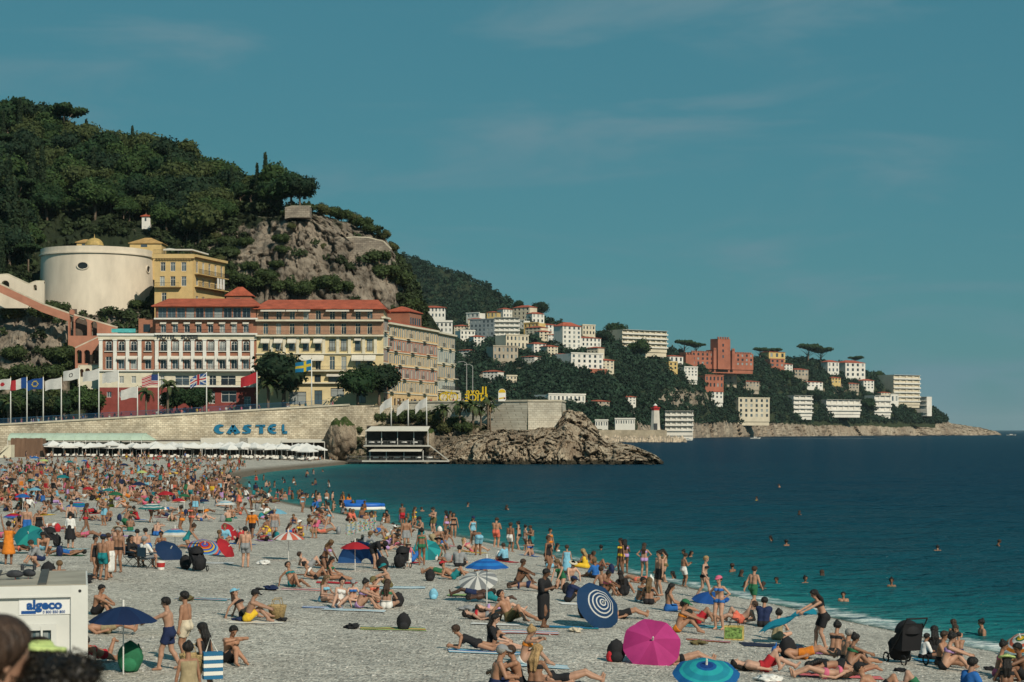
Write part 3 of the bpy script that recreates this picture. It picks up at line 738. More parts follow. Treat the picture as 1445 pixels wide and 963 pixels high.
class Bld:
    def __init__(s, name, label, loc, width, depth, rz=0.0, cat='building', group=None):
        s.root = empty(name, loc, rz, label, cat, group); s.w, s.dp, s.z0 = width, depth, loc[2]
    def part(s, mb, name, m, smooth=False, parent=None): return mb.build(name, m, parent or s.root, smooth=smooth)
    def box(s, name, m, *b_, parent=None): return MB().box(*b_).build(name, m, parent or s.root)
    def core(s, m, h, y0=.82, x0=.02, x1=None):
        return s.box('wall', m, x0, (x1 or s.w) - .02, y0, s.dp, -8, h)
    def row(s, z0, z1, m, wins, y=0.0, dp=.34, x0=0.0, x1=None, fm=None, style='rect', frame=True, rec=.2):
        """a storey strip with real openings; wins: (x centre, width, z0, z1)"""
        x1 = s.w if x1 is None else x1
        xs_ = sorted({x0, x1, *[w_[0]-w_[1]/2 for w_ in wins], *[w_[0]+w_[1]/2 for w_ in wins]})
        zs_ = sorted({z0, z1, *[w_[2] for w_ in wins], *[w_[3] for w_ in wins]})
        b_ = MB()
        for a, c in zip(xs_, xs_[1:]):
            for e, f in zip(zs_, zs_[1:]):
                mx, mz = (a+c)/2, (e+f)/2
                if any(abs(mx-w_[0]) < w_[1]/2 and w_[2] < mz < w_[3] for w_ in wins): continue
                b_.poly([(a, y, e), (c, y, e), (c, y, f), (a, y, f)])
        for xc, ww, a, c in wins:
            l, r = xc-ww/2, xc+ww/2
            b_.poly([(l,y,a),(l,y,c),(l,y+dp,c),(l,y+dp,a)]); b_.poly([(r,y,c),(r,y,a),(r,y+dp,a),(r,y+dp,c)])
            b_.poly([(l,y,a),(l,y+dp,a),(r,y+dp,a),(r,y,a)]); b_.poly([(l,y,c),(r,y,c),(r,y+dp,c),(l,y+dp,c)])
        for xx in (x0, x1): b_.poly([(xx,y,z0),(xx,y+dp,z0),(xx,y+dp,z1),(xx,y,z1)])
        b_.poly([(x0,y,z1),(x1,y,z1),(x1,y+dp,z1),(x0,y+dp,z1)])
        wall_ = s.part(b_, 'wall', m)
        out = []
        for xc, ww, a, c in wins:
            if frame:
                fme, gme = window_meshes(ww, c-a, style, fm or WHITE)
                o = link('window', fme, s.root, (xc, y+rec, a)); g = link('pane', gme, o)
            else:
                k = ('p', round(ww, 1), round(c-a, 1))
                if k not in WINC: WINC[k] = MB().box(-ww/2, ww/2, 0, .05, 0, c-a).mesh('window', GLASS)
                o = g = link('window', WINC[k], s.root, (xc, y+rec, a))
            g.color = glass_tone(); out.append(o)
        return out
    def awning(s, xc, w_, ztop, drop, outw, y=0.0, m=None):
        b_ = MB(); x0, x1 = xc-w_/2, xc+w_/2
        b_.add([(x0,y-.02,ztop),(x1,y-.02,ztop),(x1,y-outw,ztop-drop),(x0,y-outw,ztop-drop),(x0,y-.02,ztop-.06),(x1,y-.02,ztop-.06),(x1,y-outw,ztop-drop-.06),(x0,y-outw,ztop-drop-.06)],
               [(0,1,2,3),(7,6,5,4),(0,3,7,4),(1,5,6,2),(3,2,6,7)])
        b_.box(x0, x1, y-outw-.02, y-outw+.02, ztop-drop-.32, ztop-drop-.05)
        return s.part(b_, 'awning', m or AWN)
    def hip(s, m, z, h, over=.5, x0=0.0, x1=None, y0=0.0, y1=None, inset=None):
        x1 = s.w if x1 is None else x1; y1 = s.dp if y1 is None else y1
        x0 -= over; x1 += over; y0 -= over; y1 += over
        c = min((y1-y0)/2, (x1-x0)/2) if inset is None else inset; ym = (y0+y1)/2
        b_ = MB().add([(x0,y0,z),(x1,y0,z),(x1,y1,z),(x0,y1,z),(x0+c,ym,z+h),(x1-c,ym,z+h),(x0,y0,z-.18),(x1,y0,z-.18),(x1,y1,z-.18),(x0,y1,z-.18)],
            [(0,1,5,4),(1,2,5),(2,3,4,5),(3,0,4),(6,7,1,0),(7,8,2,1),(8,9,3,2),(9,6,0,3),(9,8,7,6)])
        return s.part(b_, 'roof', m)

HD = 440.0
hx = lambda u: XU(u, HD)
hz = lambda v: ZV(v, HD)
BASE = 10.8
# ---- the red and cream hotel with its lower wing
B = Bld('hotel', 'red brick and cream seaside hotel with HOTEL SUISSE letters and white pilasters', (hx(140), HD, BASE), hx(362)-hx(140), 15)
lx = lambda u: hx(u) - hx(140)
zz = lambda v: hz(v) - BASE
TW = lx(218.5)
B.core(CREAM, zz(471), x1=TW); B.core(BRICK, zz(433), x0=TW)
wing = [153.5, 171.5, 188.7, 209]
main = [230.7 + 16.63*i for i in range(8)]
def winset(us, wpx, v0, v1): return [(lx(u), wpx*.1692, zz(v0), zz(v1)) for u in us]
for us, x0, x1 in ((wing, 0, TW), (main, TW, B.w)):
    B.row(zz(498), zz(479.5), BRICK, winset(us, 9, 495.5, 482), x0=x0, x1=x1, style='arch')
    B.row(zz(523), zz(498), BRICK, winset(us, 9, 521, 503.5), x0=x0, x1=x1)
    for u in us:
        o = link('railing', rail_mesh(1.9, .95), B.root, (lx(u), -.28, zz(495.5)))
        B.box('sill', WHITE, lx(u)-1.0, lx(u)+1.0, -.36, -.003, zz(496.6), zz(495.6))
        if u != 153.5: B.awning(lx(u), 2.0, zz(502.5), .55, .9)
B.row(zz(547), zz(523), CREAM, winset(wing[:3], 6.5, 541, 531), x0=0, x1=TW)
B.row(zz(547), zz(523), CREAM, [(lx(u), w_*.1692, zz(544), zz(530)) for u, w_ in ((229,6),(257,20),(284,16),(300,10),(322,21))], x0=TW)
B.row(-4, zz(547), REDBASE, winset((154, 172), 6.5, 561, 553), x0=0, x1=TW)
B.row(-4, zz(547), REDBASE, [(lx(230), 1.6, zz(572), zz(557)), (lx(299), 1.5, zz(570), zz(553)), (lx(323), 3.6, zz(568), zz(552)), (lx(349), 1.6, zz(574), zz(560))], x0=TW)
B.box('frieze', CREAM, -.15, TW-.01, -.42, -.003, zz(479.5), zz(474)); B.box('cornice', WHITE, -.4, TW+.1, -.7, .6, zz(474)+.003, zz(471))
B.box('frieze', CREAM, TW+.01, B.w+.1, -.42, -.003, zz(479.5), zz(473)); B.box('cornice', WHITE, TW+.12, B.w+.3, -1.0, .3, zz(473)+.003, zz(470.6))
edges = [142.5, 162.5, 180.2, 197.3, 221.5] + [239+16.63*i for i in range(7)] + [356]
for u in edges:
    B.box('pilaster', WHITE, lx(u)-.42, lx(u)+.42, -.34, -.004, zz(522), zz(480.6))
    B.box('capital', WHITE, lx(u)-.58, lx(u)+.58, -.48, -.006, zz(480.6)+.002, zz(479.5)-.002)
B.box('balcony_slab', WHITE, -.1, TW, -.45, -.005, zz(524.3), zz(522.4))
B.box('balcony_slab', WHITE, TW+.02, B.w+.2, -1.3, -.005, zz(524.3), zz(522))
B.box('balcony_slab', WHITE, TW+4, B.w-.5, -1.5, -.005, zz(546.6), zz(544.5))
for i in range(6): link('railing', rail_mesh(2.6, 1.0), B.root, (TW+5.6+2.9*i, -1.42, zz(544.5)))
for i in range(8): link('railing', rail_mesh(2.7, .9), B.root, (TW+1.6+2.8*i, -1.2, zz(522)))
B.row(zz(470.6), zz(451), BRICK, winset(main, 7.5, 469.5, 455.5), x0=TW+.2, x1=B.w, fm=WHITE)
for u in main: B.awning(lx(u), 1.5, zz(454.5), .25, .5)
for i in range(8): link('railing', rail_mesh(2.7, .95), B.root, (TW+1.8+2.8*i, -.85, zz(470.6)))
B.box('balcony_slab', WHITE, TW, B.w+.4, -1.1, .3, zz(451.3), zz(449.2))
B.row(zz(449.2), zz(433), BRICK, [(lx(222.5+13.2*i+6), 1.95, zz(448.6), zz(434.5)) for i in range(10)], x0=TW+.3, x1=B.w-.2, y=.4, fm=SHUT)
for i in range(8): link('railing', rail_mesh(2.7, .95), B.root, (TW+1.8+2.8*i, -.95, zz(449.2)))
B.hip(TILE, zz(432), 2.3, .7, x0=TW, x1=B.w, y0=-.2, y1=15, inset=2.6)
B.box('roof_hut', BRICK, TW-4.4, TW-.05, 2.5, 7, zz(471), zz(449)); B.box('window', GLASS, TW-3.2, TW-1.6, 2.40, 2.52, zz(468), zz(457))
put_text('hotel', SLATE, B.root, (lx(251), -.52, zz(478.8)), (R(90), 0, 0), sx=1.0)
bn = MB(); bn.box(lx(157), lx(191), .2, .3, zz(469.5), zz(464)); B.part(bn, 'banner', mat('teal banner', (.08, .38, .38), .7, .25, .9))

# ---- the yellow block beside it
B = Bld('apartment_block', 'yellow stucco apartment block with pink brick upper floors and rolled awnings', (hx(362)+.02, HD, BASE+1), hx(541)-hx(362), 15)
lx = lambda u: hx(u) - hx(362); zz = lambda v: hz(v) - BASE - 1
B.core(YELLOW, zz(437))
cols = [374.7, 393, 412, 431.5, 448.7, 468.6, 485, 505, 521.6]
B.row(zz(475), zz(454), PINKBRICK, winset(cols, 7, 472, 456.5), fm=CREAM)
B.row(zz(452), zz(436), PINKBRICK, winset(cols, 7.5, 451.6, 438.5), y=.5, fm=CREAM)
B.row(zz(499), zz(475), YELLOW, winset(cols, 8.5, 495.5, 478.5), fm=SLATE)
B.row(zz(523), zz(499), YELLOW, winset(cols, 7.5, 522, 503), fm=CREAM)
B.row(zz(541), zz(523), YELLOW, [(lx(u), w_*.1692, zz(539.5), zz(529)) for u, w_ in ((380,8),(400,8),(423,8),(448,9),(474,22),(513,20))], fm=SLATE)
B.row(-4, zz(541), YELLOW, [(lx(u), w_*.1692, zz(a), zz(b_)) for u, w_, a, b_ in ((420,24,571,553),(449,11,571,551),(476,19,560,548),(510,12,569,552))], fm=SLATE)
for va, vb, o in ((454,451.6,1.2),(475.2,473,1.1),(500.2,499,.4),(524.6,522.6,1.3),(541.6,540,.9)):
    B.box('balcony_slab', CREAM, -.1, B.w+.1, -o, .32, zz(va), zz(vb))
for v, n in ((473,10),(451.6,10),(522.6,10)):
    for i in range(n): link('railing', rail_mesh(2.8, .95), B.root, (1.7+2.95*i, -1.0, zz(v)))
for i, u in enumerate(cols):
    B.box('pilaster', CREAM, lx(u)+1.02, lx(u)+1.75, -.3, -.004, zz(499), zz(475.2)-.003) if i not in (3,) else None
    link('railing', rail_mesh(1.7, .9), B.root, (lx(u), -.25, zz(495.5)))
    if i < 5: B.awning(lx(u), 2.1, zz(476.3), 1.15, 1.3)
    elif i in (7,): B.awning(lx(u), 1.7, zz(476.3), .5, .7)
    if i in (3, 4, 7, 8): B.awning(lx(u), 2.95, zz(500.8), 1.2, 1.7)
for a, b_ in ((368,403),(404,420),(421,438),(460,493),(500,526)): B.awning((lx(a)+lx(b_))/2, lx(b_)-lx(a), zz(436.5), .3, 1.3, y=.5)
B.awning(lx(476), 5, zz(527), .5, 1.2)
B.hip(TILE, zz(435.5), 2.6, .8, y0=.2, inset=2.6)
# plants along its top balcony
for u in (425, 437, 456, 497):
    pass

# ---- chamfered corner and the long facades turning away along the shore
def side_block(name, label, u0, d0, u1, d1, vt, nw, rows_, wallm, trim, basez):
    p0, p1 = Vector((XU(u0, d0), d0, 0)), Vector((XU(u1, d1), d1, 0)); dv = p1 - p0
    ztop = ZV(vt, d0)
    B = Bld(name, label, (p0.x, p0.y, basez), dv.length, 12, math.atan2(dv.y, dv.x))
    h = ztop - basez; B.core(wallm, h-.1)
    sh = (h - 4.2) / rows_
    pit = B.w / nw
    for r_ in range(rows_):
        z0 = 4.2 + r_*sh
        B.row(z0, z0+sh, wallm if r_ % 2 == 0 else trim, [(pit*(i+.5), min(1.15, pit*.34), z0+.55, z0+sh-.55) for i in range(nw)], fm=CREAM)
        B.box('string_course', CREAM, -.06, B.w+.06, -.18, -.004, z0-.14, z0+.10)
        for i in range(nw):
            for sgn in (-1, 1):
                xc = pit*(i+.5) + sgn*(min(1.15, pit*.34)/2 + .28)
                B.box('shutter', SHUT, xc-.26, xc+.26, -.07, -.005, z0+.55, z0+sh-.55)
            if (i*7 + r_*3) % 4 == 0:
                B.box('balcony', CREAM, pit*(i+.5)-1.25, pit*(i+.5)+1.25, -1.0, -.008, z0+.32, z0+.5)
                link('railing', rail_mesh(2.5, .95), B.root, (pit*(i+.5), -.94, z0+.5))
    B.row(-4, 4.2, wallm, [(pit*(i+.5), min(1.6, pit*.5), .1, 2.9) for i in range(nw)], fm=SLATE)
    B.box('cornice', CREAM, -.3, B.w+.3, -.6, .4, h-.1, h+.35)
    return B, h
OCHRE = mat('ochre stucco', (.66, .46, .24), .85, .16, .5)
B, h = side_block('corner_block', 'pink brick corner block joining yellow apartments to the ochre facade', 541, 440, 548, 446, 449, 2, 5, PINKBRICK, CREAM, 12.2)
B, h = side_block('ochre_block', 'ochre and pink facade with grey shutters turning away from the yellow block', 548.3, 446, 617, 484, 457, 12, 5, OCHRE, mat('salmon stucco', (.50, .22, .13), .85, .16, .5), 12.2)
B.hip(TILE, h+.4, 1.6, .3); B.box('roof_hut', BRICK, 22, 32, 2, 8, h, h+4.4); B.hip(TILE, h+4.5, 1.4, .4, x0=22, x1=32, y0=2, y1=8)
for i in range(5): B.box('window', GLASS, 22.8+1.8*i, 23.7+1.8*i, 1.93, 2.05, h+1.2, h+2.9)
B, h = side_block('cream_block', 'cream end block with tall colonnade at the far end of the terrace', 617.3, 484.4, 642, 503, 470, 8, 4, CREAM, OCHRE, 12.6)
B.hip(TILE, h+.4, 1.2, .3)
for i in range(9): B.box('column', CREAM, .6+i*2.55, 1.2+i*2.55, -1.1, -.5, 0, 5.0)
B.box('terrace_slab', CREAM, 0, B.w, -1.4, -.01, 5.0, 5.5)
link('railing', rail_mesh(B.w-.4, 1.0), B.root, (B.w/2, -1.3, 5.5))

# ---- yellow house under the cliff
YD = 462.0
B = Bld('yellow_house', 'ochre yellow house with awninged roof terrace under the cliff', (XU(218, YD), YD, ZV(432, YD)), XU(272, YD)-XU(218, YD), 13)
k = YD/F; ly = lambda u: (u-218)*k; zy = lambda v: (432-v)*k
ORY = mat('deep ochre', (.56, .40, .18), .85, .14, .5)
B.core(ORY, zy(361))
B.row(zy(385), zy(362), ORY, [(ly(u), 1.25, zy(383), zy(370)) for u in (230, 244, 259.5)], fm=WHITE)
B.row(zy(405), zy(385), ORY, [(ly(u), 1.25, zy(404), zy(390)) for u in (229, 244, 259.5)], fm=WHITE)
B.row(-4, zy(405), ORY, [(ly(231.5), 1.2, zy(426), zy(413))], fm=WHITE)
B.box('cornice', ORY, -.5, B.w+.5, -.7, .4, zy(365), zy(359))
for i in range(14): B.box('bracket', ORY, .1+i*.68, .35+i*.68, -.55, -.01, zy(367), zy(365.01))
link('railing', rail_mesh(6.0, 1.0), B.root, (ly(237), -1.2, zy(405))); B.box('balcony', ORY, ly(219), ly(256), -1.3, -.01, zy(406), zy(405)-.01)
pz = MB().add([(ly(231),-.6,zy(352)),(ly(272),-.6,zy(352)),(ly(287),8,zy(354)),(ly(231),8,zy(346)),(ly(231),-.6,zy(354)),(ly(272),-.6,zy(354)),(ly(287),8,zy(356)),(ly(231),8,zy(348))], [(0,1,2,3),(4,5,1,0),(5,6,2,1),(7,6,5,4)])
B.part(pz, 'awning', AWN)
for u in (232, 252, 270): B.box('awning_post', SLATE, ly(u)-.06, ly(u)+.06, -.4, -.28, zy(359), zy(353.6))
link('railing', rail_mesh(3.2, 1.1), B.root, (ly(226), -.3, zy(359)))
p0 = Vector((XU(272, YD)+.3, YD+.1, 0)); p1 = Vector((XU(317, 480), 480, 0)); dv = p1-p0
B2 = Bld('yellow_house_wing', 'ochre wing with iron balconies running back from the yellow house', (p0.x, p0.y, ZV(432, YD)), dv.length, 9, math.atan2(dv.y, dv.x))
B2.core(ORY, zy(362))
n = 5; pit = B2.w/n
for z0, z1 in ((zy(404), zy(386)), (zy(386), zy(363))):
    B2.row(z0, z1, ORY, [(pit*(i+.5), 1.3, z0+.3, z1-.9) for i in range(n)], fm=WHITE)
    B2.box('balcony', ORY, .2, B2.w-.2, -1.3, -.01, z0-.2, z0); link('railing', rail_mesh(B2.w-.6, 1.1), B2.root, (B2.w/2, -1.2, z0))
B2.row(-4, zy(404), ORY, [(pit*(i+.5), 1.4, .3, 2.6) for i in range(n)], fm=WHITE)
B2.box('cornice', ORY, -.2, B2.w+.3, -.8, .4, zy(363), zy(359.5))
for i in range(3): B2.box('awning_panel', WHITE, 11+i*1.7, 12.1+i*1.7, -1.38, -1.3, zy(404)+.2, zy(388))

# little red roofed hut and other roofs on the slope
def hut(u0, u1, vr, ve, vb, d, wallm, label, name='hut'):
    k = d/F
    B = Bld(name, label, (XU(u0, d), d, ZV(vb, d)), (u1-u0)*k, (u1-u0)*k*.8)
    B.core(wallm, (vb-ve)*k, y0=.01); B.box('window', GLASS, B.w*.35, B.w*.55, -.04, .06, (vb-ve)*k*.35, (vb-ve)*k*.75)
    B.hip(TILE if wallm is not ORY else mat('ochre tile', (.42, .26, .10), .85, .3, .8), (vb-ve)*k, (ve-vr)*k, .35)
    return B
hut(319, 355, 404, 417, 432, 472, BRICK, 'small hut with bright orange tiled roof behind the hotel')
hut(36, 59, 216, 221, 232, 575, CREAM, 'tiny pavilion with red pyramid roof among the trees')
hut(183, 228, 334, 343, 352, 482, ORY, 'low house with brown tiled roof behind the round tower')
hut(108, 130, 337, 342, 352, 496, ORY, 'ochre tiled shed behind the round tower parapet')
hut(200, 212, 302, 305, 316, 520, WHITE, 'white gabled cottage half hidden among hillside trees')

# ---- round tower
k = 466/F
TZ = ZV(446, 466)
tower = empty('round_tower', (XU(137, 481), 481, TZ), 0, 'massive pale round tower with oval windows and small domed turret', 'tower')
PLAS = mat('tower plaster', (.64, .56, .45), .9, .16, .25, streak=.35)
rr = 14.7; hh = (446-357)*k
tb = MB().lathe([(rr*1.02, -8), (rr*1.0, 0), (rr*.97, hh), (rr*.97, hh+.01)], 72); tb.build('wall', PLAS, tower, smooth=True)
MB().lathe([(rr*.97, hh+.01), (rr*1.0, hh+.1), (rr*1.0, hh+.45), (rr*.975, hh+.5)], 72).build('cornice', PLAS, tower)
MB().lathe([(rr*.975, hh+.5), (rr*.975, hh+1.9), (rr*.94, hh+1.9), (rr*.94, hh+.5), (0.01, hh+.5)], 72).build('parapet', PLAS, tower)
for u, w_ in ((116, 1.3), (206, .9)):
    a = math.asin(max(-.97, min(.97, (XU(u, 466)-XU(137, 481))/rr)))
    px, py = rr*.985*math.sin(a), -rr*.985*math.cos(a)
    el = lambda s_: [(w_*s_*math.cos(q), .85*s_*math.sin(q)) for q in np.linspace(0, 2*math.pi, 17)[:-1]]
    fr = MB()
    for i in range(16):
        o_, i_ = el(1.22), el(1.0); j = (i+1) % 16
        fr.prism([o_[i], o_[j], i_[j], i_[i]], -.12, .3)
    f_ = fr.build('window', PLAS, tower, (px, py, hh*.80), a); pn = MB().prism(el(1.0), .12, .2).build('pane', GLASS, f_); pn.color = (.02, .02, .02, 1)
dm = MB().lathe([(2.2, 0), (2.2, 2.5)], 20); c = (0, -3, hh+.5)
turret = dm.build('turret', PLAS, tower, c, smooth=True)
MB().lathe([(2.4, 2.5)] + [(2.35*math.cos(a), 2.5+2.0*math.sin(a)) for a in np.linspace(0, 1.45, 8)] + [(.14, 4.6), (.02, 5.6)], 20).build('dome', mat('gilt tile', (.42, .29, .10), .6, .3, 1.5), turret, smooth=True)

# ---- brick ramp with arches
def arcade(name, label, d, tops, bot, arches, m, thick=1.2, hang=None):
    """wall between photo columns with a sloping top; arches: (u0, u1, v springing-top, v foot)"""
    k = d/F; us = [p[0] for p in tops]; vs = [p[1] for p in tops]
    o = empty(name, (XU(us[0], d), d, ZV(bot, d)), 0, label, 'arcade'); b_ = MB()
    xs_ = np.arange(us[0], us[-1]+.01, .5)
    for a, c in zip(xs_, xs_[1:]):
        mu = (a+c)/2; top = lambda q: (bot - np.interp(q, us, vs))*k
        low = -3.0 if hang is None or mu > hang[0] else float(top(mu)) - hang[1]*k; foot = None
        for (p, q, vt_, vf) in arches:
            if p < mu < q:
                r_ = (q-p)/2; mid = (p+q)/2
                low = ((bot-vt_) - r_*(1-math.sqrt(max(0, 1-((mu-mid)/r_)**2))))*k; foot = (bot-vf)*k
        x0, x1 = (a-us[0])*k, (c-us[0])*k
        b_.box(x0, x1, 0, thick, low, float(top(mu)))
        if foot is not None and foot > -2.9: b_.box(x0, x1, 0, thick, -3, foot)
    b_.build('wall', m, o)
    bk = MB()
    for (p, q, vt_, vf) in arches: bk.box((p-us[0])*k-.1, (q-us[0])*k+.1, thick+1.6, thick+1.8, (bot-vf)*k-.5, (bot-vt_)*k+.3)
    if arches: bk.build('back_wall', mat('arcade shade wall', (.12, .09, .07), .9, .2), o)  # dark colour stands for the shade inside the arches
    cpm = MB()
    for (a, va), (c, vc) in zip(tops, tops[1:]): cpm.tube([((a-us[0])*k, thick/2, (bot-va)*k), ((c-us[0])*k, thick/2, (bot-vc)*k)], .5, 4)
    cpm.build('coping', mat('coping stone'), o)
    return o
OLD = stone_mat('old fort stone', (.40, .34, .27), (.26, .215, .17), (.17, .14, .11), 1.1, .5, .5)
ROSE = mat('rose render', (.42, .185, .12), .85, .15, .5)
arcade('stair_ramp', 'rose red stair ramp with arched openings climbing from the cream wing', 452, [(-60,380),(0,402),(60,430),(100,444),(165,463)], 474, [(98,104,437,474),(105,123,448,474),(128,137,454,474)], ROSE, hang=(96, 11))
arcade('lower_arcade', 'three bay rose arcade against the side of the hotel wing', 446, [(106,492),(140,476)], 516, [(108,115.5,494,513),(118.5,127,494,513),(130.5,139,494,513)], ROSE)
arcade('vaulted_undercroft', 'cream base with small red arches beneath the rose arcade', 444, [(110,517),(140,517)], 532, [(112.5,118,521,532),(120,127,520,532),(130,139,520,532)], CREAM)
arcade('upper_stair', 'pale walled stair curling past the round tower', 458, [(-40,392),(10,388),(40,402),(50,398),(62,398)], 418, [(2,13,396,410),(47,52,402,410)], PLAS)
arcade('cliff_fort_wall', 'curved old fort wall along the cliff top', 499, [(480,337),(500,335),(520,336),(540,341),(551,352)], 366, [], OLD, 3)
arcade('belvedere', 'round stone lookout on the cliff brow below the trees', 495, [(402,293),(410,291),(437,291)], 308, [], OLD, 5, hang=(500, 16))

# ================================================================ THE FAR HEADLAND'S BUILDINGS
FARC = {'w': mat('far white', (.70, .67, .60), .85, .12, .1), 'c': mat('far cream', (.60, .53, .40), .85, .14, .1), 'y': mat('far yellow', (.58, .42, .17), .85, .14, .1),
        'r': mat('far terracotta', (.36, .13, .08), .9, .2, .1), 's': mat('far stone', (.36, .31, .24), .95, .25, .1), 'g': mat('far grey', (.20, .23, .24), .6, .2, .1)}
def far_house(u0, u1, vt, vb, wallk, roof, floors, nw, label, rz=None, name='villa', slabs=False, base=None, dd=None):
    q0, q1 = HEAD.near(u0, vb).y, HEAD.near(u1, vb).y
    d = dd or min(q0, q1) - 5
    e = 0 if dd else max(-.8, min(.8, (q1-q0)/((u1-u0)*d/F))); ln = (u1-u0)*d/F
    if not dd: d = min(HEAD.near(u0+(u1-u0)*t, vb).y - max(e, 0)*ln*t - max(-e, 0)*ln*(1-t) for t in (0, .2, .4, .6, .8, 1)) - 5
    k = d/F; h = (vb-vt)*k
    pa, pb = Vector((XU(u0, d), d)), Vector((XU(u1, d), d)); ln = (u1-u0)*k
    pb.y += max(e, 0)*ln; pa.y += max(-e, 0)*ln; pb.x = XU(u1, pb.y); pa.x = XU(u0, pa.y)
    dv = pb - pa; w_ = dv.length; rz = math.atan2(dv.y, dv.x)
    B = Bld(name, label, (pa.x, pa.y, ZV(vb, d)), w_, max(9, w_*.6), rz, 'building', 'villas on the headland')
    m = FARC[wallk]; hb = h*(.84 if roof == 'hip' else 1.0); sh = hb/floors; pit = B.w/nw
    B.core(m, hb-.01)
    for f_ in range(floors):
        z0 = f_*sh
        B.row(z0 if f_ else -4, z0+sh, m, [(pit*(i+.5), pit*(.66 if slabs else .42), z0+sh*.25, z0+sh*.82) for i in range(nw)], frame=False, rec=.3 if not slabs else 1.0, dp=.4 if not slabs else 1.1)
        if slabs: B.box('balcony_slab', FARC['w'], -.4, B.w+.4, -1.6, -.01, z0+sh*.95, z0+sh*1.0); B.box('balcony_front', FARC['w'], -.4, B.w+.4, -1.7, -1.61, z0+sh*.02, z0+sh*.27)
    if roof == 'hip': B.hip(TILE, hb, h-hb, .6)
    elif roof == 'flat': B.box('parapet', m, -.3, B.w+.3, -.4, .5, hb, hb+.9)
    elif roof == 'cren':
        for i in range(int(B.w/2.4)): B.box('merlon', m, i*2.4, i*2.4+1.4, -.2, .8, hb, hb+1.5)
    if base: B.box('plinth', FARC[base], -2, B.w+2, -3, -.02, -9, -.01)
    return B
FH = [
 (593,628,431,449,'w','hip',2,7,'long white villa with red roof just past the ochre facade'),(609,638,455,470,'w','flat',2,5,'low white house below the long red roofed villa'),
 (658,676,442,455,'w','flat',2,3,'small white cube house under the wooded slope'),(687,702,439,449,'y','hip',1,3,'yellow house with orange roof on the ridge'),
 (710,723,434,448,'w','hip',2,3,'narrow white house beside the cream hipped villa'),(724,747,430,451,'c','hip',3,4,'cream villa with broad red hipped roof on the ridge'),
 (751,768,440,456,'w','hip',2,3,'white villa with red roof next to a round tree'),(663,697,451,474,'g','flat',4,6,'dark glazed apartment block below the yellow house'),
 (698,733,448,474,'w','slab',4,5,'white balconied apartment block with reddish bands'),(714,746,473,491,'c','flat',2,6,'cream villa with tall columned windows'),
 (739,760,456,470,'y','flat',2,4,'pale yellow block behind the columned villa'),(764,790,456,469,'w','hip',2,5,'wide white villa with low red roof'),
 (794,820,454,491,'w','hip',5,4,'tall white villa with turret storey and green shutters'),(822,840,459,473,'c','flat',2,4,'square cream house beside the tall turret villa'),
 (815,848,474,489,'w','hip',2,6,'white villa with red ridge below the cream square house'),(696,731,489,508,'s','flat',2,6,'old stone terrace building with arched openings'),
 (806,851,499,520,'w','flat',3,6,'grand white villa standing on a red brick base'),(774,826,557,568,'w','flat',1,9,'long low white building near the bastion'),
 (945,964,501,512,'w','hip',1,3,'small white house with red roof beside pines'),(995,1021,530,548,'r','flat',2,5,'terracotta house with shaded terrace under the red castle'),
 (1021,1040,523,537,'s','cren',2,3,'small crenellated stone house under the red castle'),(939,978,580,608,'w','slab',4,5,'white seafront apartment house beside the lighthouse'),
 (1042,1086,562,590,'c','flat',4,6,'cream seafront villa with corner turret above the cliff'),(1085,1108,495,506,'y','hip',1,3,'yellow house with red roof beside the castle pines'),
 (1087,1107,507,518,'r','flat',2,3,'salmon house below the yellow roofed one'),(1120,1146,558,583,'w','slab',4,3,'white stepped villa tucked in trees above the cliff'),
 (1166,1214,564,580,'w','slab',2,6,'long modern white villa with glass front'),(1168,1184,508,526,'w','hip',2,3,'white house with red roof beside the big pine'),
 (1193,1221,508,532,'w','hip',3,4,'large white villa on the headland crest'),(1234,1257,558,582,'w','slab',3,3,'modern stacked white villa below the crest'),
 (1257,1268,557,569,'w','flat',1,2,'little white annex beside the stacked villa'),(1261,1298,529,567,'c','slab',6,4,'tall beige apartment tower at the end of the headland'),
 (1289,1308,560,579,'w','slab',3,2,'white terraced block below the beige tower'),(878,941,465,490,'c','slab',4,8,'wide modern apartment building with stacked white balconies'),
 (840,858,594,603,'w','flat',1,5,'low white harbour building behind the jetty'),(868,896,592,600,'w','flat',1,8,'long white harbour shed behind the jetty')]
for t in FH:
    base = 'r' if t[0] == 806 else None
    far_house(*t[:5], t[5], t[6], t[7], t[8], slabs=t[5] == 'slab', base=base, dd={840:1200, 868:1215, 939:1480, 593:900, 609:880}.get(t[0]))
XH = []
for u, v in ((672,462),(684,470),(706,463),(733,463),(752,474),(770,479),(785,481),(798,507),(780,501),(762,497),(745,510),(660,479),(676,487),(650,471),(836,502),(858,521),(905,502),(926,500),(950,522),(975,531),(1112,522),(1131,531),(1150,546),(1180,541),(1205,549),(1226,549),(1250,561),(1062,546),(1012,563),(890,571),(850,576),(722,541),(692,536),(655,501)):
    w_, h_ = random.uniform(12, 23), random.uniform(8, 15); ck = random.choice('wwwwccsy'); rf = random.choice(('hip', 'flat', 'hip')); near_ = min(FH, key=lambda t: abs((t[0]+t[1])/2-u) + 1.5*abs(t[3]-v))
    row = (u-w_/2, u+w_/2, v-h_, v, ck, rf, max(1, round(h_/5)), max(2, round(w_/5)), 'small %s house with %s roof beside %s' % ({'w':'white','c':'cream','s':'stone','y':'yellow'}[ck], 'red' if rf == 'hip' else 'flat', ' '.join(near_[8].split()[:6])))
    XH.append(row); far_house(*row)
FH = FH + XH
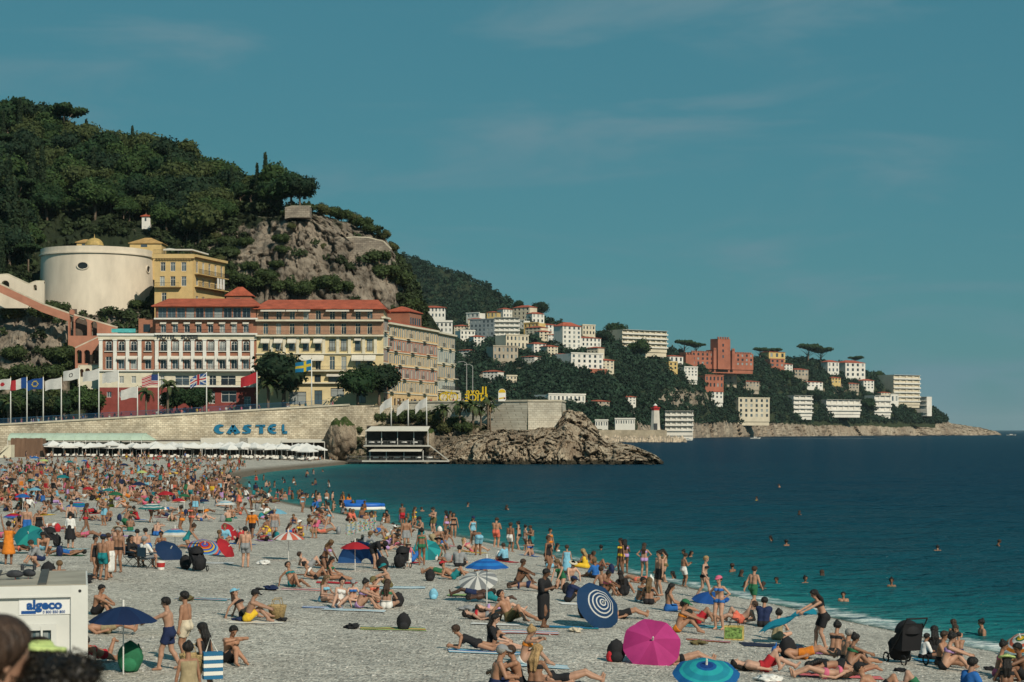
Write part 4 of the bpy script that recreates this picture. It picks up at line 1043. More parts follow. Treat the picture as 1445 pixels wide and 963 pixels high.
# red castle
C1 = far_house(976, 1063, 497, 515, 'r', 'cren', 3, 14, 'long red brick mock castle with crenellated central tower', 0.05, 'red_castle')
k = C1.root.location.y/F; cw = C1.w
C1.root['group'] = 'castle'
for x, ww, ht in ((cw*.39, cw*.2, 38*k), (-cw*.12, cw*.13, 14*k), (cw*.32, 4, 22*k), (cw*.62, 4, 22*k)):
    C1.box('tower', FARC['r'], x, x+ww, -3, 9, -4, ht)
    for i in range(max(2, int(ww/3))): C1.box('merlon', FARC['r'], x-.4+i*ww/max(2, int(ww/3)), x+1.2+i*ww/max(2, int(ww/3)), -3.6, -2.4, ht, ht+2)
for z in (8, 14, 20): C1.box('window', GLASS, cw*.46, cw*.46+2.2, -3.1, -2.98, z, z+3)
# jetty and lighthouse
JD = 1120.0
jm = MB(); jm.box(XU(800, JD), XU(941, JD), JD, JD+9, -1, ZV(607, JD)); jetty = tag(jm.build('jetty_wall', stone_mat('jetty stone', (.46, .39, .28), (.38, .32, .23), (.3, .25, .18), 3, 1.4, .3)), 'long tan harbour jetty wall carrying the lighthouse', 'wall')
lh = empty('lighthouse', (XU(925.5, JD), JD+4, ZV(607.5, JD)), R(22.5), 'tapering white stone lighthouse with red lantern on the jetty', 'lighthouse')
k = JD/F
MB().lathe([(7.2*k, 0), (5.6*k, 31*k)], 8).build('tower', mat('lighthouse stone', (.58, .54, .47), .85, .12, .3), lh)
MB().lathe([(5.6*k, 31*k), (7*k, 31*k), (7*k, 32.5*k), (3*k, 32.5*k)], 8).build('gallery', mat('red paint', (.42, .03, .03), .5, .1), lh)
MB().lathe([(4.6*k, 28*k), (5.9*k, 28.2*k), (5.85*k, 31*k)], 8).build('red_band', mat('red paint'), lh)
MB().lathe([(2.9*k, 32.5*k), (2.9*k, 35*k)], 8).build('lantern', mat('red paint'), lh)
MB().lathe([(3.3*k, 35*k), (.2*k, 38*k)], 8).build('cap', WHITE, lh)
MB().box(-1, 1, -7.25*k, -6.6*k, 0, 4.2).build('door', SLATE, lh, rz=R(-22.5))
rb = MB()
for _ in range(420):
    u = random.uniform(812, 965); x = XU(u, JD-6); y = JD - random.uniform(1, 13); s_ = random.uniform(.8, 2.6); z = random.uniform(-1, 3.4) * (1 - (JD-y)/15)
    vs = [Vector(q)*s_*random.uniform(.7, 1.2) + Vector((x, y, z)) for q in ((1,0,0),(-1,0,0),(0,1,0),(0,-1,0),(.2,.1,1),(0,0,-1))]
    rb.add(vs, [(0,2,4),(2,1,4),(1,3,4),(3,0,4),(2,0,5),(1,2,5),(3,1,5),(0,3,5)])
tag(rb.build('jetty_boulders', mat('boulder stone', (.42, .34, .25), .95, .4, .15)), 'heap of boulders along the foot of the jetty', kind='stuff')
# ================================================================ VEGETATION
LEAF = mat('foliage', src='col', rough=.75, var=.25, scale=.35, spec=.15, trans=.22)
BARK = mat('bark', (.16, .12, .085), .95, .3, 2)
def crown_mesh(name, lobes, n, size, base, seed, core=.8, m=None):
    g = np.random.default_rng(seed); Vs, Fs, Cs = [], [], []; off = 0
    tot = sum(r[0]*r[1]*.5 + r[0]*r[2] for _, r in lobes)
    for c, r in lobes:
        c, r = np.array(c, float), np.array(r, float)
        k = max(12, int(n*(r[0]*r[1]*.5 + r[0]*r[2])/tot))
        d = g.normal(size=(k, 3)); d /= np.linalg.norm(d, axis=1)[:, None]
        lump = 1 + .22*(vnoise(d*2.3 + c, seed) - .5)*2
        p = c + d*r*(g.uniform(.78, 1.08, (k, 1)))*lump[:, None]
        nn = d + g.normal(size=(k, 3))*.7; nn /= np.linalg.norm(nn, axis=1)[:, None]
        a = np.cross(nn, g.normal(size=(k, 3))); a /= np.linalg.norm(a, axis=1)[:, None]; b_ = np.cross(nn, a)
        s_ = size*g.uniform(.6, 1.4, (k, 1))
        q = np.stack([p-a*s_-b_*s_*.6, p+a*s_-b_*s_*.6, p+a*s_*.8+b_*s_*.6, p-a*s_*.8+b_*s_*.6], 1)
        Vs.append(q.reshape(-1, 3)); Fs.append(np.arange(4*k).reshape(-1, 4)+off); off += 4*k
        cc = np.array(base)*g.uniform(.65, 1.45, (k, 1))*np.array([1, 1, 1]) + np.array([.012, .008, 0])*g.uniform(0, 1, (k, 1))
        Cs.append(np.repeat(cc, 4, 0))
        if core:
            th = np.linspace(.08, math.pi-.08, 7); ph = np.linspace(0, 2*math.pi, 11)[:-1]
            dd = np.stack([np.sin(th)[:, None]*np.cos(ph), np.sin(th)[:, None]*np.sin(ph), np.cos(th)[:, None]+0*ph], -1)
            pp = c + dd*r*core*(1 + .3*(vnoise(dd*2+c, seed+2)-.5))[..., None]
            i = np.arange(6)[:, None]*10 + np.arange(10)[None]; j = np.arange(6)[:, None]*10 + (np.arange(10)[None]+1) % 10
            Vs.append(pp.reshape(-1, 3)); Fs.append(np.stack([i, i+10, j+10, j], -1).reshape(-1, 4)+off); off += 70
            Cs.append(np.tile(np.array(base)*.9, (70, 1)))
    return np_mesh(name, np.concatenate(Vs), np.concatenate(Fs), m or LEAF, False, np.concatenate(Cs))
def rnd_lobes(seed, R0, h0, n, flat=.75, spread=.6, r=(.45, .7)):
    g = random.Random(seed); out = []
    for i in range(n):
        a = g.uniform(0, 6.28); q = R0*spread*math.sqrt(g.random()); rr_ = R0*g.uniform(*r)
        out.append(((q*math.cos(a), q*math.sin(a), h0 + g.uniform(-.35, .45)*R0*flat*(1-q/R0*.6)), (rr_, rr_, rr_*flat)))
    return out
GREENS = [(.020, .048, .020), (.034, .066, .022), (.017, .038, .021), (.054, .074, .028)]
def trunk_mesh(h, r, limbs=4, seed=0, spread=2.0):
    g = random.Random(seed); b_ = MB().tube([(0, 0, -1.2), (.05, 0, h*.35), (.1, .08, h*.7), (.05, 0, h)], [r*1.2, r, r*.75, r*.4], 7)
    for i in range(limbs):
        a = 6.28*i/limbs + g.uniform(-.4, .4); z = h*g.uniform(.5, .8)
        b_.tube([(.07, 0, z), (math.cos(a)*spread*.5, math.sin(a)*spread*.5, z+spread*.45), (math.cos(a)*spread, math.sin(a)*spread, z+spread*.8)], [r*.5, r*.35, r*.15], 5)
    return b_.mesh('trunk', BARK, True)
KIND = {}
for i in range(4): KIND['broad%d' % i] = (crown_mesh('crown', rnd_lobes(i+1, 4.6, 6.2, 9, .8), 2400, .30, GREENS[i], i), trunk_mesh(5.5, .32, 4, i))
for i in range(2): KIND['pine%d' % i] = (crown_mesh('crown', rnd_lobes(i+31, 5.2, 8.6, 10, .34, .75, (.32, .5)), 2000, .28, (.026, .056, .024), i+9), trunk_mesh(8.2, .30, 6, i, 2.6))
KIND['cypress'] = (crown_mesh('crown', [((0, 0, 1.2+1.25*j), (1.0-.075*j*(1 if j > 3 else .2), 1.0-.075*j*(1 if j > 3 else .2), 1.3)) for j in range(9)], 1700, .18, (.022, .042, .022), 5), trunk_mesh(3, .2, 0))
for i in range(2): KIND['bush%d' % i] = (crown_mesh('crown', rnd_lobes(i+51, 1.7, 1.0, 8, .75, .7, (.35, .6)), 1500, .105, [(.045, .07, .026), (.075, .085, .034)][i], i+20), trunk_mesh(1.0, .08, 3, i, .6))
def tree(kind, p, s=1.0, label='', group=None, name=None, sz=None, cat='tree', simple=False):
    c, t = KIND[kind]
    nm = name or {'pine': 'pine_tree', 'cypr': 'cypress_tree', 'bush': 'shrub'}.get(kind[:4], 'evergreen_tree')
    if simple:
        o = link(nm, c, None, p, random.uniform(0, 6.28)); o.scale = (s, s, sz or s); return tag(o, label, cat, group)
    o = empty(nm, p, random.uniform(0, 6.28), label, cat, group); o.scale = (s, s, sz or s)
    link('crown', c, o); link('trunk', t, o)
    return o
# wood on the castle hill
def in_tower(u, v): return 45 < u < 228 and v > 318
pts = []
tries = 0
GL = ['dense dark evergreen in the wood covering the castle hill', 'rounded mid green tree in the wood covering the castle hill', 'blackish green evergreen in the wood covering the castle hill', 'lighter olive green tree in the wood covering the castle hill']
while len(pts) < 250 and tries < 40000:
    tries += 1
    i = random.randrange(CASTLE.X.shape[0]); j = random.randrange(60, 162)
    u, v = CASTLE.pu[i, j], CASTLE.pv[i, j]
    if not (-40 < u < 415) or in_tower(u, v) or v > 350 + (u < 45)*40: continue
    if u > 285 and v > 300 + (u < 330)*25: continue
    p = CASTLE.V[i, j]
    if any((p[0]-q[0])**2 + (p[1]-q[1])**2 + (p[2]-q[2])**2 < 19 for q in pts): continue
    pts.append(p)
def where(p):
    u, v = CU + p[0]*F/p[1], HV - (p[2]-CZ)*F/p[1]
    if u < 45 and v > 300: return 'above the pale walled stair'
    if v > 285 and u < 150: return 'just behind the round tower'
    if v > 285 and u < 225: return 'around the white gabled cottage'
    if v > 270: return 'above the yellow house'
    if u < 75: return 'around the tiny pavilion' if v > 215 else 'on the highest crest of the hill'
    if u < 160: return 'between the pavilion and the cypress spires' if v > 225 else 'beside the spreading pine on the crest'
    if u < 240: return 'around the cypress spires on the ridge' if v < 255 else 'below the cypress spires'
    if u < 330: return 'on the ridge past the cypress spires'
    return 'near the stone lookout on the cliff brow'
GL = ['dense dark evergreen ', 'rounded mid green tree ', 'blackish green evergreen ', 'lighter olive green tree ']
for p in pts:
    k_ = random.randrange(4); s_ = random.choice((random.uniform(.6, .9), random.uniform(.85, 1.3)))
    if random.random() < .06: tree('cypress', Vector(p), random.uniform(.9, 1.4), 'narrow dark cypress ' + where(p), 'trees on the castle hill')
    elif random.random() < .06: tree('pine%d' % random.randrange(2), Vector(p), s_*.8, 'broad flat crowned pine ' + where(p), 'trees on the castle hill')
    else: tree('broad%d' % k_, Vector(p), s_, GL[k_] + where(p), 'trees on the castle hill')
for u, v, kind, s_, lb in ((20,195,'broad0',1.5,'tall dark tree on the highest crest of the castle hill'),(50,196,'broad2',1.35,'great round tree beside the highest crest of the castle hill'),(95,202,'pine0',1.45,'broad spreading pine standing above the tiny pavilion'),
        (75,208,'broad1',1.2,'round tree between the pavilion and the spreading pine'),(189,222,'cypress',1.05,'tall cypress spire on the wooded ridge'),(197,222,'cypress',.8,'shorter cypress spire beside the tall one on the ridge'),
        (266,228,'cypress',.6,'tiny cypress tip poking above the ridge'),(22,375,'cypress',1.9,'dark cypress beside the pale walled stair'),(37,372,'cypress',1.3,'slim cypress between the stair and the round tower'),(12,345,'cypress',2.0,'big cypress on the slope above the stair'),
        (45,300,'cypress',1.8,'cypress standing just below the tiny pavilion'),(60,300,'cypress',1.6,'cypress to one side below the tiny pavilion'),
        (385,292,'broad0',.85,'dark tree just behind the stone lookout'),(405,291,'pine1',.8,'flat pine leaning over the stone lookout'),(421,292,'broad2',.95,'single round tree standing on the stone lookout')):
    q = CASTLE.near(u, v); tree(kind, q, s_, lb, 'trees on the castle hill')
BL = 'leafy green shrub rooted on the cliff'
for u, v, s_, kk in ((340,405,1.9,0),(362,412,2.2,0),(380,400,2.0,0),(352,385,1.6,0),(398,415,2.0,0),(440,416,2.1,0),(460,410,2.2,0),(480,416,2.1,0),(425,420,1.8,0),(535,372,2.0,0),(552,380,2.4,0),(545,395,2.3,0),(560,405,2.3,0),(568,425,2.2,0),(578,440,2.1,0),
        (330,365,1.6,0),(345,350,1.5,0),(320,350,1.5,0),(395,345,1.4,0),(400,360,1.3,0),(455,352,.8,1),(468,300,1.6,0),(482,312,1.7,0),(497,318,1.7,1),(512,324,1.7,0),(526,330,1.5,0),(455,304,1.6,1),(540,338,1.2,1),(560,352,1.4,1),
        (300,345,1.6,1),(310,375,1.5,1),(285,318,1.6,1),(404,306,1.0,0),(420,308,.9,1),(434,307,1.1,0),(390,380,1.2,0),(415,325,1.0,1),(470,365,.7,1),(500,380,.7,1),(322,395,1.5,0)):
    tree('bush%d' % kk, CASTLE.near(u, v), s_, ('leafy green shrub ' if kk == 0 else 'dry yellowish shrub ') + ('behind the hotel roofs' if v > 395 and u < 520 else 'at the end of the fort wall' if u > 530 else 'on the brow above the fort wall' if u > 440 and v < 342 else 'round the stone lookout' if v < 312 else 'beside the yellow house' if u < 335 else 'in a cleft of the bare cliff'), 'shrubs on the cliff', cat='shrub')
SL = ['dark green shrub on the rocky slope under the stair ramp', 'yellow green shrub on the rocky slope under the stair ramp']
for u, v, s_, kk in ((80,412,2.6,0),(62,408,1.2,0),(128,436,1.3,0),(10,430,2.0,1),(25,450,2.2,1),(60,452,2.1,0),(80,445,2.0,0),(100,500,2.0,1),(85,515,2.3,0),(20,510,2.0,0),
        (105,530,2.2,0),(70,540,2.4,0),(40,540,2.3,0),(10,545,2.4,0),(120,548,2.0,0),(195,436,1.3,0),(15,410,1.4,1)):
    tree('bush%d' % kk, CASTLE.near(u, v), s_, SL[kk].replace('on the rocky slope under the stair ramp', 'beside the round tower foot' if v < 440 else 'on the rocky slope under the stair ramp' if v < 500 else 'above the street trees'), 'shrubs below the stair ramp', cat='shrub')
# undergrowth that nobody could count
def clump_mass(name, S, n, ok, size, leaf, per, base, label, rad=(.7, 1.2)):
    g = np.random.default_rng(5); Vs, Cs = [], []; cnt = 0; t_ = 0
    while cnt < n and t_ < n*60:
        t_ += 1; i = g.integers(0, S.X.shape[0]); j = g.integers(4, S.X.shape[1]-4)
        if not ok(S.pu[i, j], S.pv[i, j]): continue
        p = S.V[i, j]; r = size*g.uniform(*rad); cnt += 1
        d = g.normal(size=(per, 3)); d[:, 2] = abs(d[:, 2])*.9 - .2; d /= np.linalg.norm(d, axis=1)[:, None]
        c = p + d*r*g.uniform(.55, 1.05, (per, 1)) + np.array([0, 0, r*.35])
        nn = d + g.normal(size=(per, 3))*.6; a = np.cross(nn, g.normal(size=(per, 3))); a /= np.linalg.norm(a, axis=1)[:, None]; b_ = np.cross(nn, a); b_ /= np.linalg.norm(b_, axis=1)[:, None]
        s_ = leaf*r*g.uniform(.7, 1.4, (per, 1))
        Vs.append(np.stack([c-a*s_-b_*s_, c+a*s_-b_*s_, c+a*s_+b_*s_, c-a*s_+b_*s_], 1).reshape(-1, 3))
        Cs.append(np.repeat(np.array(base)*g.uniform(.55, 1.5)*g.uniform(.8, 1.25, (per, 1)), 4, 0))
    V = np.concatenate(Vs)
    tag(link(name, np_mesh(name, V, np.arange(len(V)).reshape(-1, 4), LEAF, False, np.concatenate(Cs))), label, kind='stuff')
def under_ok(u, v):
    if not -30 < u < 600: return False
    if 45 < u < 222 and 335 < v < 446: return False
    if 330 < u < 560 and v > 300 and v < 440: return random.random() < .02
    if u < 140 and v > 415: return random.random() < .12
    return v < 575
clump_mass('undergrowth', CASTLE, 2000, under_ok, 1.7, .17, 60, (.036, .052, .022), 'scrub and undergrowth covering the castle hill between the trees')
def far_ok(u, v):
    if v > 602 - (u > 930)*4: return False
    if u > 1335: return False
    for h_ in FH:
        if h_[0]-2 < u < h_[1]+2 and h_[3]-2 < v < h_[3]+7: return False
        if h_[0] < u < h_[1] and h_[2]+4 < v < h_[3]: return False
    if 964 < u < 1064 and 500 < v < 522: return False
    if 930 < u < 1000 and 550 < v < 578: return random.random() < .25
    return True
clump_mass('headland_woods', HEAD, 5600, far_ok, 4.8, .15, 48, (.022, .044, .026), 'dark woods covering the headland between the villas', (.55, 1.15))
for u, v, kind, s_, lb in ((760,447,'broad2',2.6,'round tree on the ridge beside the red roofed white villa'),(735,434,'broad0',1.6,'dark tree behind the cream hipped villa'),(965,502,'pine0',2.2,'umbrella pine beside the small white house'),(985,499,'pine1',2.0,'umbrella pine between white house and red castle'),
        (1072,503,'pine0',2.0,'umbrella pine at the end of the red castle'),(1092,505,'pine1',1.9,'umbrella pine above the salmon house'),(1140,512,'pine0',3.2,'great umbrella pine on the headland crest'),(1158,514,'pine1',3.0,'second great umbrella pine on the headland crest'),
        (1210,514,'pine1',1.9,'umbrella pine behind the large white villa'),(1240,536,'broad1',1.8,'dark tree between white villa and beige tower'),(870,482,'broad0',3.0,'massive dark tree beside the balconied apartment building'),(855,490,'broad2',2.4,'dark tree below the cream square house'),
        (900,505,'broad1',2.6,'spreading tree under the balconied apartment building'),(925,508,'broad0',2.4,'dark rounded tree under the balconied apartment building'),(1310,592,'broad2',1.6,'low dark tree near the tip of the headland'),(1325,596,'broad1',1.3,'bushy tree nearest the tip of the headland'),
        (1108,545,'broad0',3.0,'tall dark tree above the cream seafront villa'),(1150,570,'broad2',2.6,'dark tree beside the stepped white villa'),(1225,580,'broad0',2.6,'dark tree between the long modern villa and the stacked villa')):
    q = HEAD.near(u, v); q.z -= 3.2*s_ if kind[:4] == 'pine' else 1.5*s_; tree(kind, q, s_*(1.1 if kind[:4] == 'pine' else .85), lb, 'trees on the headland')
# street trees
def at_street(u, d): x = XU(u, d); return Vector((x, d, street_z(x)))
tree('broad2', at_street(400, 431), 1.55, 'big dark round tree on the street before the yellow apartment block', None, sz=1.45)
tree('broad0', at_street(505, 432), 1.0, 'dark bushy tree at the corner of the yellow apartment block', 'corner trees')
tree('broad2', at_street(535, 437), 1.1, 'dark bushy tree at the corner of the pink brick block', 'corner trees')
for u, s_ in ((250, .75), (268, .7), (285, .72)): tree('broad0', at_street(u, 433), s_, 'clipped dark tree along the hotel terrace', 'hotel terrace trees')
for i, u in enumerate((6, 30, 52, 75, 98, 122)): tree('broad%d' % (i % 4), at_street(u, 436), random.uniform(.75, 1.0), 'dark leafy street tree behind the row of flagpoles', 'trees behind the flagpoles')
# palms
fb = MB()
for sgn in (-1, 1):
    for i in range(11):
        t_ = i/10; x = 2.4*t_; z = .75*math.sin(t_*2.3) - .75*t_*t_*1.3; l = .55*(1-abs(t_-.45)*1.1)
        x2 = x + .25; z2 = .75*math.sin(min(1, t_+.1)*2.3) - .75*(t_+.1)**2*1.3
        fb.poly([(x, 0, z), (x2, 0, z2), (x2+.25, sgn*l, z2-.28), (x+.2, sgn*l, z-.28)], 0, [c*random.uniform(.8, 1.3) for c in (.055, .085, .028)])
FROND = fb.mesh('frond', mat('palm leaf', src='col', rough=.6, var=.2, scale=1, trans=.2))
PTR = MB().tube([(0, 0, -1), (.08, 0, 2), (0, .05, 4.2)], [.30, .24, .22], 8).mesh('trunk', BARK, True)
SKIRT = MB().lathe([(.24, 2.6), (.62, 3.0), (.75, 3.8), (.4, 4.4)], 9).mesh('dead_frond_skirt', mat('dead fronds', (.26, .19, .11), .95, .35, 3), True)
def palm(p, h, s_, label, skirt=True, nf=18):
    o = empty('palm_tree', p, random.uniform(0, 6), label, 'palm', 'palms'); o.scale = (s_, s_, s_)
    t_ = link('trunk', PTR, o); t_.scale = (1, 1, h/4.2/s_)
    if skirt: k_ = link('dead_frond_skirt', SKIRT, o, (0, 0, h/s_ - 4.2))
    for i in range(nf):
        f_ = link('frond', FROND, o, (0, 0, h/s_ + .1), rot=(0, random.uniform(-.75, .75), i*2.4)); f_.scale = (random.uniform(.8, 1.1),)*3
for u, d, h, s_, lb in ((237,428,7.4,1.15,'tall palm before the hotel entrance'),(206,429,6.2,1.0,'palm before the red base of the hotel wing'),(378,427,6.4,1.35,'wide palm beside the big dark round tree'),(12,428,5.8,1.1,'palm beside the first flagpole on the wall')):
    palm(at_street(u, d), h, s_, lb, False)
for u, v, h, s_, lb in ((627,612,5.5,.9,'palm with dead skirt left of the pale bastion wall'),(650,612,6.4,1.0,'tall skirted palm rising before the yellow letters'),(668,610,5.8,1.0,'skirted palm rising under the yellow letters'),(688,606,6.6,.8,'thin palm against the bastion corner'),(699,606,4.4,.7,'small palm against the bastion corner'),(620,606,4.5,.8,'short palm over the restaurant stair'),(678,608,4.6,.8,'stocky palm among the bastion palms')):
    q = COVE.near(u, v); palm(q, h, s_, lb.replace('left of', 'beside'))
for u, v, s_, kk in ((485,600,1.4,0),(505,596,1.5,0),(560,598,1.5,0),(580,596,1.6,0),(600,600,1.7,0),(612,604,1.8,1),(628,612,1.5,1),(640,606,1.5,0),(655,612,1.4,0),(530,598,1.4,0),(632,600,1.4,0),(470,600,1.2,1),(500,615,1.2,0)):
    tree('bush%d' % kk, COVE.near(u, v), s_, ['green shrub overhanging the waterside restaurant', 'dry olive shrub on the rocks near the waterside restaurant'][kk], 'shrubs round the restaurant', cat='shrub')

# ================================================================ FLAGS, RAILINGS, STREET
def flag_col(kind):
    W_, Rr, Bl, Yl, K = (.62, .61, .58), (.45, .03, .04), (.015, .07, .26), (.62, .46, .04), (.03, .03, .035)
    def f(a, b_):      # a from the pole outwards, b from the bottom up
        if kind == 'fr': return (Bl, W_, Rr)[min(2, int(a*3))]
        if kind == 'eu':
            x, y = (a-.5)*1.5, b_-.5; q = math.hypot(x, y); an = (math.degrees(math.atan2(y, x)) % 30)
            return Yl if .22 < q < .34 and (an < 9 or an > 21) else Bl
        if kind == 'us': return (.03, .06, .2) if a < .42 and b_ > .46 else (Rr if int(b_*13) % 2 == 0 else W_)
        if kind == 'uk':
            x, y = abs(a-.5), abs(b_-.5)
            return Rr if x < .06 or y < .09 else W_ if x < .11 or y < .16 or abs(x-y) < .05 else Bl
        if kind == 'se': return Yl if abs(a-.38) < .09 or abs(b_-.5) < .11 else (.01, .17, .34)
        if kind == 'red': return Rr
        if kind == 'ry': return Rr if b_ > .5 else Yl
        if kind == 'nice': return Rr if math.hypot((a-.5)*1.4, b_-.5) < .2 else W_
        if kind == 'print': return K if .12 < math.hypot((a-.5)*1.5, b_-.5) < .2 or abs(b_-.5) < .03 and a < .6 else W_
        return W_
    return f
FM = mat('flag cloth', src='col', rough=.85, var=.1, scale=1.5, trans=.25)
POLE = mat('white pole', (.66, .65, .61), .5, .06)
FRING = mat('gilt finial', (.5, .4, .12), .4, .05, metal=.6)
def flagpole(u, vt, vb, kind, label, d=WALL_Y+.35, fw=3.9, fh=2.5, droop=.25):
    base = P(u, vb, d); h = (vb-vt)*d/F
    o = empty('flagpole', base, 0, label, 'flag')
    MB().tube([(0,0,-.3),(0,0,h*.5),(0,0,h)], [.16,.13,.09], 8).build('pole', POLE, o, smooth=True)
    MB().lathe([(.01,h+.3),(.14,h+.15),(.01,h)], 8).build('finial', FRING, o)
    f = flag_col(kind); b_ = MB(); nx, nz_ = 26, 16; ph = random.uniform(0, 6)
    def pt(i, j):
        a, c = i/nx, j/nz_
        return (-.1 - fw*a*.93, .32*a*math.sin(5.5*a + ph + c*.8), h - .15 - fh*(1-c)*(1-.12*a) - droop*fw*a*(.6+.4*a) + .1*math.sin(7*a+ph))
    for i in range(nx):
        for j in range(nz_): b_.add([pt(i,j), pt(i+1,j), pt(i+1,j+1), pt(i,j+1)], [(0,1,2,3)], 0, f((i+.5)/nx, (j+.5)/nz_))
    b_.build('flag', FM, o, smooth=True)
for a in ((15,533,598,'nice','white flag with red emblem on the wall flagpole'),(38,532,597,'fr','blue white and red tricolour on the wall flagpole'),(61,532,596,'eu','blue flag with ring of gold stars on the wall flagpole'),(86.5,532,595,'w','plain white flag beside the starred blue flag'),
        (112,519,594,'print','white flag with black print on taller pole'),(139.5,520,592,'w','plain white flag on taller pole before the cream wing'),(167,522,590,'w','white flag before the wing, on a pole beside a twin'),(194,545,588,'w','white flag on a shorter pole before the red base'),
        (223.5,527,586,'us','stars and stripes flag before the hotel entrance'),(291.5,525,582,'uk','union flag hanging before the hotel terrace'),(362.5,525,577,'red','plain red flag between the hotel and yellow block'),(439.7,507,574,'se','blue flag with yellow cross before the yellow block')):
    flagpole(*a, droop=.35 if a[3] in ('red', 'uk') else .22)
for u, vt, vb, lb in ((552,560,602,'drooping white flag at the near end of the restaurant roof'),(576,563,602,'white flag in the middle of the restaurant roof'),(602,560,602,'white flag by the palms above the restaurant')):
    flagpole(u, vt, vb, 'w', lb, 409, 2.6, 2.0, .75)
RB = mat('blue railing paint', (.03, .10, .19), .5, .1)
for i, (a, b_) in enumerate(zip(np.arange(-120, -42, 3.0), np.arange(-117, -39, 3.0))):
    za, zb = street_z(a)+.63, street_z(b_)+.63
    o = link('railing', rail_mesh(3.0, 1.15, .16, RB), wall, ((a+b_)/2, WALL_Y+.35, (za+zb)/2), rot=(0, -math.atan2(zb-za, 3.0), 0))
# yellow letters on the terrace, seen from behind
YEL = mat('yellow letters', (.62, .42, .02), .45, .06)
sg = empty('yellow_letter_sign', P(674, 566.5, 421), 0, 'big yellow I Love NICE letters seen from behind on the terrace', 'sign')
def nice(c_, u, v, s_=1.0):
    o = put_text('nice_'+c_, YEL, sg, (0, 0, 0), (R(90), 0, R(180)), 'letter', s_, s_)
    p_ = P(u, v, 421) - sg.location; o.location = p_
for c_, u, v, s_ in (('I',685.5,556.5,1.05),('L',679.5,556.5,1.05),('o',673.5,556.5,.8),('v',667,556.5,.8),('e',660.5,556.5,.8),('N',683,566.3,1.0),('I',674.5,566.3,1.0),('C',668,566.3,1.0),('E',659.5,566.3,1.0)): nice(c_, u, v, s_)
yb = empty('yellow_bicycle', P(633, 566.5, 430), 0, 'big yellow bicycle sculpture on the terrace beside the letters', 'sculpture')
for s_ in (-1, 1):
    whl = MB(); r0 = .95
    ring = [(s_*1.15 + r0*math.cos(a), 0, r0 + r0*math.sin(a)) for a in np.linspace(0, 6.283, 25)]
    whl.tube(ring, .16, 6, caps=False); wo = whl.build('wheel', YEL, yb)
    for i in range(4): MB().tube([(s_*1.15, 0, r0), (s_*1.15+r0*math.cos(i*1.57), 0, r0+r0*math.sin(i*1.57))], .03, 4).build('spoke', YEL, wo)
MB().tube([(-1.15,0,.95),(-.5,0,2.0),(.7,0,2.0),(1.15,0,.95),(.1,0,.95),(-.5,0,2.0)], .12, 6).build('frame', YEL, yb); MB().box(-.85,-.2,-.15,.15,2.15,2.3).build('saddle', YEL, yb); MB().tube([(.7,0,2.0),(.6,0,2.5),(.95,0,2.55)], .08, 6).build('handlebar', YEL, yb)
pn = empty('information_panel', P(708.5, 566.5, 419), 0, 'round topped white panel with yellow head on the terrace', 'sign')
MB().prism([(-.85,0),(.85,0),(.85,2.1)] + [(.85*math.cos(a), 2.1+.75*math.sin(a)) for a in np.linspace(.0, math.pi, 9)] + [(-.85,2.1)], -.1, .1).build('board', WHITE, pn)
MB().prism([(-.78,1.95),(.78,1.95)] + [(.78*math.cos(a), 2.08+.68*math.sin(a)) for a in np.linspace(0, math.pi, 9)], -.13, -.105).build('yellow_head', YEL, pn)
MB().add([(-.7,-.12,.45),(.5,-.12,.65),(.5,-.12,.95),(-.7,-.12,.75)], [(0,1,2,3)]).build('yellow_stripe', YEL, pn); MB().lathe([(.01,.9),(.2,.75),(.01,.5)], 8).build('red_mark', mat('red paint'), pn, (.62, -.2, 0))
for u, vt in ((658.5, 513), (667, 517)):
    h = (566-vt)*470/F; o = empty('street_lamp', P(u, 566, 470), 0, 'tall grey street lamp behind the yellow letters', 'lamp', 'tall lamps on the terrace')
    MB().tube([(0,0,0),(0,0,h)], [.13,.08], 6).build('post', mat('lamp grey', (.34,.34,.33), .5, .05), o); MB().tube([(0,0,h),(-.8,0,h+.5),(-2.2,0,h+.3)], [.07,.06,.1], 5).build('arm', mat('lamp grey'), o)

# ================================================================ BEACH CLUB
CW = mat('club white cloth', (.74, .73, .70), .8, .06, 1, trans=.12)
WOOD = mat('brown boards', (.17, .10, .065), .85, .25, 1.2, streak=.15)
pc = MB(); s_ = 1.75; ap = .95
pc.add([(-s_,-s_,0),(s_,-s_,0),(s_,s_,0),(-s_,s_,0),(0,0,ap)], [(0,1,4),(1,2,4),(2,3,4),(3,0,4)])
pc.add([(-s_,-s_,-.2),(s_,-s_,-.2),(s_,s_,-.2),(-s_,s_,-.2),(-s_,-s_,0),(s_,-s_,0),(s_,s_,0),(-s_,s_,0)], [(0,1,5,4),(1,2,6,5),(2,3,7,6),(3,0,4,7)])
PCAN, PPOLE = pc.mesh('canopy', CW), MB().tube([(0,0,-2.5),(0,0,.8)], .04, 6).mesh('pole', POLE)
lm = MB(); lm.box(-.33,.33,-.95,.35,.30,.36); LSEAT = lm.mesh('seat', mat('lounger sling', (.62,.60,.55), .8, .1))
lb_ = MB().add([(-.33,.35,.33),(.33,.35,.33),(.33,.95,.72),(-.33,.95,.72),(-.33,.35,.27),(.33,.35,.27),(.33,.95,.66),(-.33,.95,.66)], [(0,1,2,3),(7,6,5,4),(0,4,5,1),(2,6,7,3),(1,5,6,2),(3,7,4,0)]); LBACK = lb_.mesh('backrest', mat('lounger sling'))
LLEG = MB().box(-.03,.03,-.03,.03,0,.3).mesh('leg', WOOD)
npar = 0
